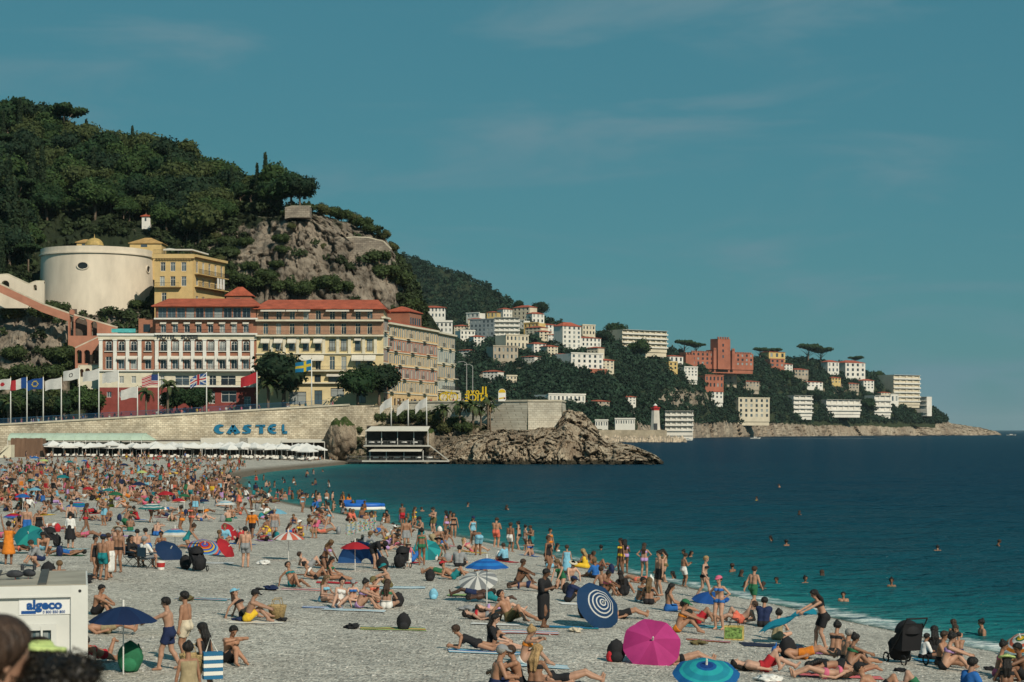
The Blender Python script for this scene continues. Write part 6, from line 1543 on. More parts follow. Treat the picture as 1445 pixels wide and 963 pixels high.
def part_mesh(pose, sex, what, low=False):
    L_ = person_lib(pose, sex, low=low)
    if what in L_['parts']: return L_['parts'][what]
    J, C, lo, n, h = (L_[k] for k in ('J', 'C', 'lo', 'n', 'h')); up, fwd, side, pel, he, hd, fc = (J[k] for k in ('up', 'fwd', 'side', 'pel', 'head', 'hd', 'face'))
    G_ = grid_pts(L_); tor = [c for c in C if c[4] == 'torso']; e = h*.5
    if what in ('shorts', 'briefs', 'towel'):
        thick = .016 if what != 'briefs' else .007
        low_t = [c for c in tor if np.dot((c[0]+c[1])/2-pel, up) < .15]; f = field(low_t, lo, n, h, .03, dr=thick+e*.5)
        f = np.maximum(f, plane(G_, pel+up*(.115 if what != 'briefs' else .07), up))
        if what == 'briefs': f = np.maximum(field(low_t + [c for c in C if c[4] == 'thigh'], lo, n, h, .02, dr=thick+e*.5), np.maximum(plane(G_, pel+up*.07, up), ball(G_, pel-up*.02, .205)));
        if what == 'briefs':
            for i in (0, 1): f = np.maximum(f, plane(G_, J['hip%d' % i] + unit(J['knee%d' % i]-J['hip%d' % i])*.055, unit(J['knee%d' % i]-J['hip%d' % i])))
        if what == 'shorts':
            for i in (0, 1):
                a, b_ = J['hip%d' % i], J['knee%d' % i]; cut = a+(b_-a)*.66
                leg = field([(a, b_, .108, .092, 'x')], lo, n, h, .02, dr=e*.5); f = np.minimum(f, np.maximum(leg, plane(G_, cut, unit(b_-a))))
        if what == 'towel':
            z1 = .35; leg = field([(pel+side*.06, A([*(pel+side*.05)[:2], z1]), .15, .15, 'x'), (pel-side*.06, A([*(pel-side*.05)[:2], z1]), .15, .15, 'x')], lo, n, h, .03)
            f = np.minimum(f, np.maximum(leg, np.maximum(z1-.12-G_[2]+0*G_[0]+0*G_[1], plane(G_, pel+up*.115, up))))
    elif what == 'top':
        f = field(tor, lo, n, h, .02, dr=.006+e*.5); c = J['chest']+up*.0; f = np.maximum(f, np.maximum(plane(G_, c+up*.045, up), -plane(G_, c-up*.05, up)))
    elif what == 'suit':
        f = field(tor, lo, n, h, .02, dr=.007+e*.5); f = np.maximum(f, plane(G_, J['chest']+up*.06, up)); f = np.maximum(f, -plane(G_, pel-up*.16, up))
    elif what == 'shirt':
        f = field(tor + [c for c in C if c[4] == 'arm'], lo, n, h, .03, dr=.018+e*.5); f = np.maximum(f, -plane(G_, pel+up*.02, up)); f = np.maximum(f, -ball(G_, J['neck']+hd*.04, .085))
    elif what == 'dress':
        f = field(tor, lo, n, h, .03, dr=.016+e*.5); f = np.maximum(f, plane(G_, J['chest']+up*.07, up))
        sk = [(pel+up*.1, A([pel[0], pel[1], .50]), .15, .27, 'x')] if pel[2] > .7 else [(J['hip%d' % i], J['knee%d' % i], .13, .11, 'x') for i in (0, 1)]
        g = field(sk, lo, n, h, .04); g = np.maximum(g, .42-G_[2]+0*G_[0]+0*G_[1]) if pel[2] > .7 else g; f = np.minimum(f, g)
    elif what in ('short', 'long', 'bun', 'cap', 'hat'):
        sk = [c for c in C if c[4] == 'head'][:1]; thick = .016 if what != 'cap' else .02
        f = field(sk, lo, n, h, .02, dr=thick+e*.4)
        cut = np.maximum(plane(G_, he+fc*.055+hd*.03, unit(fc*.75-hd*.65)), plane(G_, he-hd*.06, -hd)) if what in ('short', 'long', 'bun') else plane(G_, he+hd*.045, -hd)
        f = np.maximum(f, cut)
        if what == 'long':
            b0 = he-fc*.05-hd*.02; b1 = J['neck']-fwd*.10-up*.02; b2 = b1-up*.20-fwd*.01
            f = np.minimum(f, field([(b0+side*s_*.035, b1+side*s_*.05, .062, .058, 'x') for s_ in (-1, 1)] + [(b1+side*s_*.05, b2+side*s_*.04, .058, .030, 'x') for s_ in (-1, 1)], lo, n, h, .03))
        if what == 'bun': f = np.minimum(f, ball(G_, he+hd*.12-fc*.07, .05))
        if what == 'cap': f = np.minimum(f, np.maximum(field([(he+hd*.055+fc*.07, he+hd*.045+fc*.15, .075, .06, 'x')], lo, n, h, .02), abs(plane(G_, he+hd*.05+fc*0, hd))-.014-e*.4))
        if what == 'hat': f = np.minimum(f, np.maximum(ball(G_, he+hd*.05, .20), abs(plane(G_, he+hd*.055, hd))-.016-e*.4))
    V, Fq = surf_net(f, lo, h); V = V.copy(); V[:, 2] -= L_['dz']
    L_['parts'][what] = (np_mesh(what, V, Fq, HAIR if what in ('short', 'long', 'bun') else CLOTH, True), V, Fq) if len(V) else None
    return L_['parts'][what]
TONE = dict(pale=(.50, .30, .215), fair=(.43, .245, .165), tan=(.345, .18, .11), brown=(.22, .108, .062), dark=(.085, .042, .027))
HC = dict(black=(.012, .010, .009), brown=(.045, .025, .015), light=(.13, .078, .035), blond=(.34, .22, .10), grey=(.25, .24, .22))
CC = dict(black=(.014, .014, .016), navy=(.012, .022, .07), blue=(.02, .12, .38), teal=(.01, .18, .20), green=(.02, .13, .06), red=(.42, .02, .03), pink=(.55, .12, .20), coral=(.60, .14, .09), orange=(.62, .19, .02),
          yellow=(.68, .44, .03), white=(.66, .65, .62), grey=(.24, .25, .26), olive=(.13, .105, .045), lilac=(.42, .26, .50), sky=(.18, .42, .55), lime=(.45, .55, .20), cream=(.55, .48, .36), khaki=(.30, .24, .14))
PNAME = {'cap': 'cap', 'hat': 'sun_hat', 'short': 'hair', 'long': 'hair', 'bun': 'hair', 'top': 'bikini_top', 'briefs': 'swim_briefs', 'shorts': 'swim_shorts', 'suit': 'swimsuit', 'shirt': 'shirt', 'dress': 'dress', 'towel': 'wrap_towel'}
NPEOPLE = [0]
def person(p, pose, rz, sex='m', tone='tan', hair='short:black', wear='shorts:navy', label='', s=1.0, group=None, hat=None, mirror=False):
    """wear: garment:colour, several joined by +"""
    L_ = person_lib(pose, sex)
    o = link('person', L_['body'], None, p, R(rz)); tv = random.uniform(.72, 1.08); o.color = (TONE[tone][0]*tv, TONE[tone][1]*tv, TONE[tone][2]*tv, 1); wx = random.uniform(.94, 1.16) if group else 1.0
    o.scale = (-s*wx if mirror else s*wx, s*wx, s)
    tag(o, label, 'person', group); NPEOPLE[0] += 1
    items = ([hair] if hair else []) + ([hat] if hat else []) + [x for x in wear.split('+') if x]
    for it in items:
        k, c = it.split(':'); pm_ = part_mesh(pose, sex, k)
        if pm_:
            q = link(PNAME[k], pm_[0], o); q.color = (*(HC[c] if k in ('short', 'long', 'bun') else CC[c]), 1)
    return o
# ================================================================ BEACH THINGS
UCL = mat('parasol cloth', src='col', rough=.8, var=.08, scale=3, trans=.28)
def axis_rot(ax):
    return Vector(ax).normalized().to_track_quat('Z', 'Y').to_euler()
def umbrella(c, rad, ax, pole, pat, cols, label, sag=.42, gores=8, parts=True, group=None, name='beach_umbrella', spin=0.0):
    """c: apex of the canopy; ax: direction its tip points; cols by gore or by ring"""
    tip = Vector(ax).normalized(); rot = tip.to_track_quat('Z', 'Y').to_euler()
    o = link(name, None, None, c, rot=rot); o.empty_display_size = .2; tag(o, label, 'umbrella', group)
    cs = [CC.get(x, x) for x in cols]; nr, na = (20 if len(cols) > 12 else 10), 4
    def pt(a, t):
        k = 1 - .045*(.5 - .5*math.cos(a*gores))*t
        return (rad*t*k*math.cos(a+spin), rad*t*k*math.sin(a+spin), -sag*rad*t**1.7 - .03*rad*t*(.5-.5*math.cos(a*gores)))
    one = MB()
    for g in range(gores):
        b_ = MB() if parts else one
        for i in range(na):
            a0, a1 = 2*math.pi*(g+i/na)/gores, 2*math.pi*(g+(i+1)/na)/gores
            for j in range(nr):
                t0, t1 = max(.02, j/nr), (j+1)/nr
                c_ = cs[g % len(cs)] if pat == 'gore' else cs[min(len(cs)-1, int((j+.5)/nr*len(cs)))] if pat == 'ring' else cs[(i*2//na + g*2) % len(cs)] if pat == 'stripe' else cs[0]
                b_.add([pt(a0,t0), pt(a0,t1), pt(a1,t1), pt(a1,t0)], [(0,1,2,3)], 0, c_)
        if parts: b_.build('panel', UCL, o)
    if not parts: one.build('canopy', UCL, o)
    MB().tube([(0,0,.1),(0,0,-pole)], .017, 6).build('pole', POLE, o)
    if parts:
        MB().lathe([(.001,.16),(.02,.14),(.03,.0),(.001,-.02)], 8).build('finial', WHITE, o)
        for g in range(gores):
            a = 2*math.pi*g/gores; MB().tube([(0,0,-.02)] + [(pt(a,t)[0], pt(a,t)[1], pt(a,t)[2]-.012) for t in (.35,.7,.985)], .006, 4).build('rib', SLATE, o)
    return o
def upright(u, vb, vt, wpx, pat, cols, label, ax=(0,0,1), parts=True, sag=.42, group=None):
    g = G(u, vb); k = g.y/F; h = (vb-vt)*k
    a = Vector(ax).normalized(); c = g + Vector((a.x*h/max(a.z,.3), a.y*h/max(a.z,.3), h))
    c.x = XU(u, c.y) if abs(a.x) < .05 else c.x
    return umbrella(c, wpx*k/2, ax, (c-g).length+.05, pat, cols, label, sag, 8, parts, group)
def lying(u, v, vb, wpx, ax, pat, cols, label, parts=True, sag=.35, group=None, spin=0.0):
    g = G(u, vb); k = g.y/F
    return umbrella(P(u, v, g.y), wpx*k/2, ax, wpx*k*.55, pat, cols, label, sag, 8, parts, group, spin=spin)
PINK1, PINK2 = (.50, .045, .22), (.40, .03, .17)
lying(921, 903, 938, 84, (.02, -.80, .55), 'gore', [PINK1, PINK2], 'magenta pink umbrella lying open on its side', spin=.2)
lying(851, 850, 886, 74, (.50, -.62, .45), 'ring', ['white',(.012,.05,.13)] + ['white',(.012,.05,.13),(.012,.05,.13)]*4 + [(.012,.05,.13)]*6, 'navy umbrella with white concentric rings tipped on its side')
upright(174, 952, 856, 98, 'gore', [(.008,.022,.075),(.010,.030,.095)], 'plain navy umbrella standing beside the white cabin')
upright(687, 852, 788, 62, 'ring', [(.015,.12,.42),(.02,.20,.58),(.015,.12,.42),(.02,.20,.58),(.015,.12,.42)], 'bright blue banded umbrella on a white pole')
lying(674, 813, 832, 56, (-.1, -.45, .85), 'stripe', ['white','grey'], 'pale grey and white umbrella set low behind the blue banded one', sag=.3)
lying(997, 938, 975, 96, (0, -.35, .9), 'ring', [(.008,.05,.22),(.01,.10,.32),(.02,.38,.42),(.015,.26,.36),(.02,.38,.42),(.01,.12,.34)], 'teal and blue ringed umbrella set low on the pebbles', sag=.3)
lying(1003, 836, 852, 54, (0, -.2, 1), 'plain', [(.015,.09,.34)], 'plain royal blue umbrella low beside the woman in a blue bikini')
upright(407, 791, 751, 46, 'stripe', ['white','coral'], 'red and white candy striped umbrella')
upright(501, 806, 765, 42, 'plain', ['red'], 'plain red umbrella in front of the blue beach tent')
lying(329, 749, 762, 34, (.72, -.35, .55), 'plain', ['red'], 'red umbrella tilted steeply behind the man in grey shorts')
lying(323, 771, 786, 34, (.70, -.30, .50), 'plain', ['red'], 'red umbrella tilted low beside the rainbow ringed one')
lying(289, 768, 782, 48, (.15, -.50, .8), 'ring', ['red',(.02,.10,.42),'red','orange',(.02,.10,.42),'yellow',(.02,.10,.42),'sky','coral',(.02,.10,.42)], 'rainbow ringed umbrella above the dark stroller')
lying(241, 774, 790, 42, (.42, -.48, .62), 'plain', [(.010,.035,.10)], 'dark blue umbrella tilted behind the folding chairs')
upright(247, 772, 746, 47, 'ring', ['cream','pink','sky',(.02,.22,.5),'sky','white','cream'], 'white pink and sky blue banded umbrella')
lying(40, 753, 772, 42, (.05, -.68, .6), 'gore', ['teal',(.02,.30,.27),'teal','teal'], 'turquoise green umbrella lying open toward the promenade')
upright(214, 738, 710, 39, 'ring', ['lime','teal','white','teal','white',(.02,.16,.16)], 'mint and white banded umbrella with dark underside')
upright(19, 752, 724, 29, 'ring', ['yellow','orange','red','red',(.3,.03,.35),'blue'], 'small rainbow umbrella above a seated family')
upright(110, 732, 708, 34, 'ring', [(.02,.10,.35),'coral',(.02,.16,.4),'teal',(.02,.10,.35)], 'flat rainbow edged blue umbrella')
lying(603, 772, 790, 40, (.1, -.62, .6), 'gore', ['teal',(.02,.32,.33)], 'turquoise umbrella open on its side at the waterline')
upright(389, 740, 718, 33, 'gore', ['lime','navy','sky','sky'], 'lime navy and pale blue umbrella near the water')
upright(318, 727, 706, 28, 'ring', ['sky','white','sky','white'], 'sky blue patterned umbrella near the water')
lying(1440, 900, 930, 50, (-.35, -.35, .8), 'ring', ['yellow','green','white','coral','white','orange'], 'green white and orange banded umbrella at the edge of the water')
for u, v, w_, c_, lb in ((49,646,14,'blue','blue'),(62,650,14,'lime','lime green'),(59,656,15,'navy','navy'),(98,652,13,'teal','teal'),(119,651,10,'blue','blue'),(88,672,21,'teal','teal'),(12,653,14,'grey','grey'),(124,689,18,'red','red'),(45,678,13,'teal','teal'),
        (49,690,19,'sky','pale blue'),(32,699,23,'blue','blue'),(153,691,18,'teal','teal'),(175,656,14,'navy','navy'),(210,657,11,'teal','teal'),(200,666,16,'lime','lime green'),(213,672,14,'sky','pale blue'),(196,682,22,'navy','navy'),(234,695,25,'red','red'),
        (260,699,18,'green','dark green'),(252,705,20,'red','red'),(287,706,18,'navy','navy'),(143,704,17,'yellow','yellow'),(163,696,22,'green','dark green'),(5,664,10,'sky','pale blue'),(225,645,9,'red','red')):
    upright(u, v+13+w_*.35, v-2, w_, 'plain', [c_], lb + ' umbrella among the packed bathers at the far end of the beach', parts=False, group=lb + ' umbrellas in the packed crowd')

def towel(p, ln, wd_, rz, cols, label, group=None):
    o = link('towel', None, None, p, R(rz)); bpy.data.objects.remove(o)
    ln *= .82; wd_ *= .9; b_ = MB(); nx, ny = 10, 5; ca, sa = math.cos(R(rz)), math.sin(R(rz)); gx = [-ln/2 + ln*i/nx for i in range(nx+1)]; gy = [-wd_/2 + wd_*j/ny for j in range(ny+1)]
    Xg = np.array([[p.x + x*ca - y*sa for y in gy] for x in gx]); Yg = np.array([[p.y + x*sa + y*ca for y in gy] for x in gx])
    Xg = Xg + .07*(vnoise(np.stack([Xg*2.5, Yg*2.5, 0*Xg+3], -1), 5)-.5); Yg = Yg + .16*(vnoise(np.stack([Xg*2, Yg*2, 0*Xg+9], -1), 6)-.5)
    Zg = beach_z(Xg, Yg) + .012 + .02*vnoise(np.stack([Xg*3, Yg*3, 0*Xg], -1), 8) - p.z
    for i in range(nx):
        for j in range(ny):
            c_ = CC.get(cols[j % len(cols)], cols[j % len(cols)])
            b_.add([(Xg[a, c]-p.x, Yg[a, c]-p.y, Zg[a, c]) for a, c in ((i,j),(i+1,j),(i+1,j+1),(i,j+1))], [(0,1,2,3)], 0, c_)
    me = b_.mesh('towel', mat('towel cloth', src='col', rough=.95, var=.12, scale=6)); return tag(link('towel', me, None, p), label, 'towel', group)
# bags, baskets, piles of clothes, sandals
def lump(name, r, seed, amp, m, sub=14):
    th = np.linspace(.05, math.pi-.05, sub); ph = np.linspace(0, 2*math.pi, sub*2+1)
    d = np.stack([np.sin(th)[:, None]*np.cos(ph), np.sin(th)[:, None]*np.sin(ph), np.cos(th)[:, None]+0*ph], -1)
    V = d*(1 + amp*(fbm(d*2.2+seed, 3, seed)-.5)*2)[..., None]*np.array(r); V[..., 2] = np.maximum(V[..., 2]+r[2]*.8, 0)
    return np_mesh(name, V.reshape(-1, 3), grid_faces(sub, sub*2+1), m)
PACK, POCK = lump('backpack', (.19,.14,.26), 2, .18, CLOTH), lump('pocket', (.13,.07,.12), 3, .12, CLOTH)
STRAP = MB().tube([(-.1,.12,.42),(-.13,.22,.3),(-.1,.14,.1)], .018, 5).mesh('strap', CLOTH)
HEAP = [lump('clothes', (.30,.22,.09), 5+i, .7, CLOTH, 18) for i in range(3)]
def thing_at(p, name, cat, label, rz=0, group=None): return tag(link(name, None, None, p, R(rz)), label, cat, group)
def backpack(u, v, col, label, s=1.0, rz=0, group=None):
    o = link('backpack', PACK, None, G(u, v), R(rz)); o.color = (*CC[col], 1); o.scale = (s,)*3; tag(o, label, 'bag', group)
    q = link('pocket', POCK, o, (0,-.12,.02)); q.color = (*[x*1.3 for x in CC[col]], 1)
    for sx in (1, -1): t_ = link('strap', STRAP, o); t_.scale = (sx, 1, 1); t_.color = (*CC[col], 1)
def heap(u, v, col, label, s=1.0, rz=0, group=None):
    o = link('clothes_pile', random.choice(HEAP), None, G(u, v), R(rz)); o.color = (*CC[col], 1); o.scale = (s,)*3; tag(o, label, 'clothes', group)
STRAW = mat('straw', (.42, .30, .14), .9, .3, 18, .5, 40)
def basket(p, label, s=1.0):
    o = link('straw_basket', None, None, p); tag(o, label, 'basket'); o.scale = (s,)*3
    MB().lathe([(.01,0),(.17,0),(.23,.30),(.235,.33),(.21,.32),(.15,.03)], 16).build('body', STRAW, o, smooth=True)
    for sy in (-1, 1): MB().tube([(-.12,sy*.2,.32),(-.08,sy*.2,.48),(.08,sy*.2,.48),(.12,sy*.2,.32)], .014, 5).build('handle', STRAW, o)

# ---- hand placed people: u, v of the spot they touch, pose, turn, sex, tone, hair, wear, label, scale, hat, mirror
HERO = [
 (238,946,'reach',-90,'m','fair','short:black','shorts:navy','person in navy shorts reaching one arm out to the navy umbrella',1.02,None,1),
 (262,935,'stand',-105,'m','tan','short:black','shorts:cream','person in pale patterned shorts walking close behind the navy shorts',1.02,None,0),
 (289,992,'walk',-125,'f','tan','long:black','suit:black','person in black swimsuit carrying a striped bag and a straw bag',.98,None,0),
 (266,1030,'stand',-150,'f','tan','bun:black','dress:khaki','person in brownish flowered dress walking below the striped bag',.95,None,0),
 (326,936,'sitphone',35,'m','tan','short:black','shorts:black','person sitting with knees up looking at a phone near the wet footprints',1.03,None,0),
 (355,878,'sitknee',95,'m','fair','short:black','shorts:yellow','person in yellow shorts sitting beside the straw basket',1.05,'cap:black',0),
 (346,873,'sitlean',75,'f','fair','long:brown','top:black+briefs:black','person in pale blue cap sitting behind the yellow shorts',1.0,'cap:sky',0),
 (458,850,'sitcross',60,'f','pale','long:light','top:sky+briefs:sky','person in sky blue bikini sitting at the end of the group of friends',1.0,None,0),
 (479,858,'sitside',30,'f','pale','bun:black','suit:white','person in white swimsuit leaning on one arm in the group of friends',1.02,None,0),
 (498,850,'sitcross',10,'f','pale','short:brown','top:blue+briefs:blue','person in blue bikini and cap sitting cross legged in the group of friends',.85,'cap:grey',0),
 (512,859,'sitknee',70,'f','fair','bun:black','top:lilac+briefs:lilac','person in lilac bikini with bent knees in the group of friends',1.05,None,0),
 (529,851,'sitphone',-20,'f','fair','short:black','top:coral+briefs:coral','person in coral bikini and dark cap in the group of friends',1.0,'cap:olive',0),
 (546,859,'sitcross',170,'f','fair','long:brown','top:green+towel:white','person with back turned in green top and white wrap among the friends',1.05,None,0),
 (414,829,'sitlean',40,'f','tan','short:black','top:teal+briefs:teal','person in teal bikini leaning back on both hands',1.05,None,0),
 (446,818,'recline',0,'f','tan','bun:black','top:white+briefs:black','person reclining with dark bun beside the orange legs',.95,None,0),
 (467,819,'sitlegs',80,'f','tan','long:black','top:green+briefs:green','person in green bikini sitting with legs stretched out on a red towel',1.0,None,0),
 (461,803,'kneel',60,'f','brown','long:light','top:lilac+briefs:black','person in lilac top kneeling behind the red towel',1.05,None,0),
 (437,802,'recline',20,'m','pale','short:brown','shorts:grey','person in sunglasses leaning on elbows behind the lilac top',.95,None,0),
 (545,830,'sitknee',-75,'m','fair','short:brown','shorts:olive','person in turquoise cap hugging their knees on a white towel',1.0,'cap:teal',0),
 (531,803,'bend',60,'m','fair','short:black','shirt:black+shorts:black','person in black shirt bending over a black bag',1.02,None,0),
 (595,798,'stand',180,'f','brown','bun:black','top:green+briefs:green','person with back turned in green bikini by the turquoise umbrella',.98,None,0),
 (573,777,'stand',15,'m','tan','short:brown','shorts:grey','person in pale grey shorts standing beside the turquoise umbrella',1.0,None,0),
 (577,800,'stand',-30,'f','pale','short:light','shirt:pink+towel:white','small child in white sun hat holding a white towel',.62,'hat:cream',0),
 (594,775,'phone',-60,'m','fair','short:black','shorts:teal','person in teal shorts standing behind the pale grey shorts',1.0,'cap:black',0),
 (615,783,'bend',110,'m','tan','short:brown','shorts:khaki','person in khaki shorts bending down at the waterline',1.0,None,0),
 (346,801,'stand',175,'m','fair','short:black','shorts:grey','person with back turned in long grey shorts beside tilted red umbrellas',1.0,None,0),
 (134,817,'stand',60,'f','tan','bun:black','suit:black','person in black swimsuit in the chatting foursome',.95,None,0),
 (145,819,'stand',160,'m','tan','short:black','shorts:teal','person with back turned in teal shorts in the chatting foursome',1.0,'cap:navy',0),
 (155,816,'phone',-120,'m','tan','short:brown','towel:white','person in white wrap towel in the chatting foursome',1.0,None,0),
 (167,808,'stand',-10,'m','tan','short:grey','briefs:black','person in black swim briefs facing the chatting foursome',1.02,None,0),
 (207,802,'chair',140,'m','fair','short:grey','shirt:white+shorts:grey','person in white shirt and grey cap sitting in a folding chair',1.0,'cap:grey',0),
 (188,800,'chair',60,'f','tan','long:black','shirt:black+shorts:black','person in black clothes sitting beside the folding chair',1.0,None,0),
 (193,776,'sitcross',175,'m','fair','short:black','shorts:navy','person sitting with back turned in navy shorts behind the folding chairs',1.05,None,0),
 (207,774,'sitcross',-120,'m','fair','short:black','shorts:blue','person in blue shorts sitting beside another with back turned',1.05,None,0),
 (99,774,'stand',175,'f','fair','bun:black','shirt:white+dress:black','person with back turned in white jacket and long black skirt',1.0,None,0),
 (12,797,'armsup',185,'f','brown','bun:black','top:green+dress:orange','person with raised arms in a yellow and orange wrap skirt',1.02,None,0),
 (52,800,'crouch',-60,'m','fair','short:brown','shirt:grey+shorts:navy','person in grey shirt crouching before the turquoise umbrella',1.05,None,0),
 (38,764,'stand',5,'m','fair',None,'shorts:blue','bald person in blue shorts standing behind the turquoise umbrella',1.05,None,0),
 (55,768,'stand',20,'f','tan','short:grey','suit:black','person in black swimsuit standing beside the bald one in blue shorts',1.0,None,0),
 (121,755,'walk',120,'f','brown','long:brown','top:red+briefs:red','person with back turned in red bikini walking between towels',1.0,None,0),
 (147,742,'phone',-40,'m','tan','short:grey','shorts:sky','person in sky blue shorts standing among sunbathers',1.0,None,0),
 (213,738,'walk',160,'f','brown','long:black','suit:pink','person in pink swimsuit walking among sunbathers',1.0,None,0),
 (270,752,'walk',-30,'f','brown','bun:brown','top:coral+briefs:coral','person in coral bikini walking past the white banded umbrella',1.0,None,0),
 (767,886,'phone',60,'m','brown','short:black','towel:black+shirt:black','person wrapped in a long black cloth standing with a phone',1.05,None,0),
 (722,878,'sitlean',60,'m','tan','short:black','shorts:olive','person in olive shorts leaning back on one arm',1.1,None,0),
 (688,875,'lieback',0,'f','pale','long:black','top:red+briefs:grey','person in red top lying on their back with arm over the face',1.0,None,0),
 (705,866,'lieknee',0,'f','pale','long:brown','top:lilac+briefs:lilac','person in violet top lying with one knee raised behind the red top',1.0,None,0),
 (697,918,'sitlegs',75,'f','pale','long:black','shirt:black+briefs:black','person in loose black tunic sitting on a pale blue towel',1.05,None,0),
 (672,919,'prop',0,'f','tan','short:brown','suit:black','person lying propped on elbows reading beside the black tunic',1.0,None,0),
 (742,938,'sitphone',85,'f','fair','bun:blond','top:orange+briefs:white','person with blond knot and outstretched legs looking at a phone',1.05,None,0),
 (757,975,'sitlegs',150,'f','tan','long:blond','top:black+briefs:black','person with back turned in black bikini sitting below the phone reader',1.12,None,0),
 (703,975,'sitcross',100,'m','tan','short:grey','shorts:navy','person in pale grey cap sitting hunched beside two others',1.1,'cap:grey',0),
 (727,972,'sitknee',-80,'m','tan','short:brown','shorts:black','person hugging knees between the grey cap and the black bikini',1.05,None,0),
 (800,966,'lieback',0,'f','fair','long:brown','suit:black','person in black swimsuit lying flat with legs stretched to the sea',1.0,None,0),
 (668,843,'lieback',180,'m','dark','short:black','shorts:navy','person in navy shorts lying on a green towel under the blue umbrella',1.0,None,0),
 (690,851,'liefront',0,'m','dark','short:black','shorts:teal','person in teal shorts lying face down under the blue umbrella',1.0,None,0),
 (1015,889,'hips',-35,'f','fair','short:brown','top:blue+briefs:blue','person in bright blue bikini and pink cap standing hand on hip',1.0,'cap:pink',0),
 (994,845,'walk',60,'f','pale','short:blond','top:black+briefs:black','person in black bikini and sunglasses walking out of the water',.98,None,0),
 (1063,862,'walk',130,'m','fair','short:brown','shorts:green','person in green patterned shorts walking into the sea',.95,None,0),
 (1158,916,'lean',-80,'f','fair','long:black','top:black+shorts:black','person in black bikini and shorts bending to spread a turquoise towel',1.05,None,0),
 (931,841,'stand',-60,'m','fair','short:black','shorts:black','person in black shorts standing in the wash facing two sitters',1.02,None,0),
 (916,853,'sitcross',165,'f','tan','long:light','top:black+briefs:black','person with back turned and light hair sitting near the wash',1.05,None,0),
 (905,850,'sitknee',40,'f','tan','short:black','top:sky+briefs:sky','person in sky blue bikini sitting near the wash',1.0,None,0),
 (880,841,'sitside',180,'f','tan','long:black','shirt:black+shorts:black','person in black shirt sitting with back turned at the waterline',1.0,None,0),
 (856,840,'sitknee',50,'f','brown','bun:black','top:pink+briefs:pink','person in pink bikini sitting with knees up at the waterline',1.0,None,0),
 (946,863,'sitlegs',90,'m','tan','long:black','shorts:blue','person with long hair sitting with legs towards the blue umbrella',1.05,None,0),
 (962,893,'sitknee',80,'f','tan','short:black','top:orange+briefs:orange','person in orange bikini and green headscarf hugging knees',1.1,'cap:green',0),
 (985,880,'recline',0,'m','tan','short:black','shorts:red','person in red shorts reclining behind the blue bikini',1.0,None,0),
 (1045,880,'recline',180,'m','pale','short:brown','shorts:coral','person in sunglasses and coral shorts reclining with raised knee',1.0,None,0),
 (1078,885,'sitknee',160,'m','tan','short:black','shirt:navy+shorts:black','person in navy shirt sitting with back turned near the turquoise towel',1.05,None,0),
 (1098,903,'sitcross',150,'f','pale','bun:black','suit:khaki','person with back turned sitting under the spread turquoise towel',1.0,None,0),
 (1133,930,'lieback',-10,'m','tan','short:black','shorts:orange','person in orange shorts and navy cap lying in the sun',1.05,'cap:blue',0),
 (1078,948,'lieknee',0,'m','pale','long:black','shorts:red','person in red shorts lying on back with one arm behind the head',1.05,None,0),
 (1180,926,'sitknee',150,'f','tan','bun:black','top:black+briefs:black','person with back turned in black bikini sitting by the wash',1.05,None,0),
 (1197,938,'sitlegs',110,'m','tan','short:grey','shorts:black','person in black shorts sitting with legs stretched out toward the sea',1.05,None,0),
 (1202,944,'sitknee',100,'f','tan','bun:black','top:green+briefs:black','person in green bikini top sitting with bent knees',1.0,None,0),
 (1185,953,'liefront',0,'f','tan','long:black','top:black+briefs:black','person with dark hair lying face down on a pink towel',1.1,None,0),
 (1165,958,'lieback',180,'f','fair','long:brown','top:pink+briefs:pink','person in pink bikini lying beside the pink towel',1.0,None,0),
 (1305,930,'sitcross',100,'m','tan','short:black','shirt:white+shorts:black','child in white shirt sitting beside the black stroller',.8,None,0),
 (1319,931,'sitcross',175,'f','pale','long:black','top:teal+dress:black','person with very long black hair sitting with back turned by the stroller',1.05,None,0),
 (1331,940,'sitlegs',60,'m','tan','short:brown','shorts:black','person sitting and leaning over beside the long black hair',1.05,None,0),
 (1338,946,'sitknee',80,'f','fair','bun:black','top:lilac+briefs:black','person in pale bikini hugging bent knees beside the stroller group',1.1,None,0),
 (1353,925,'sitknee',170,'m','tan','short:black','shorts:navy','child sitting with back turned at the edge of the wash',.75,None,0),
 (1412,955,'sitcross',70,'f','tan','bun:black','top:pink+briefs:pink','person with dark bun sitting under the green and orange umbrella',1.05,None,0),
 (1421,980,'sitcross',170,'f','brown','long:black','top:black+briefs:black','person in lime bucket hat sitting with back turned',1.05,'hat:lime',0),
 (1440,962,'sitknee',-60,'m','brown','short:black','shorts:black','person in black shorts sitting beside the lime bucket hat',1.1,None,0),
 (1300,985,'lieknee',180,'m','pale','short:brown','shorts:green','person in dark green shorts with knees raised at the lower edge',1.1,None,0),
 (1368,990,'sitcross',110,'m','fair','short:black','shirt:blue+shorts:navy','person in turquoise shirt sitting low beside the knees in green shorts',1.1,None,0),
 (1243,985,'recline',-20,'m','tan','short:black','shorts:black','person in black cap holding a phone up while lying',1.05,'cap:black',0),
 (640,818,'recline',0,'m','tan','short:black','shorts:teal','person in red cap and teal shorts lying back beside a black backpack',1.0,'cap:red',0),
 (622,812,'lieback',160,'m','tan','short:black','shorts:green','person in green shorts lying behind the red cap',1.0,None,0),
 (648,800,'sitcross',170,'m','fair','short:black','shirt:grey+shorts:black','person in grey vest sitting with back turned near the blue umbrella',1.05,None,0),
 (735,823,'sitknee',60,'f','brown','short:brown','top:black+briefs:black','person in sunglasses sitting above the grey and white umbrella',1.05,None,0),
 (773,812,'stand',60,'f','brown','short:brown','suit:black','person in black tank suit stepping down to the water',1.02,None,0),
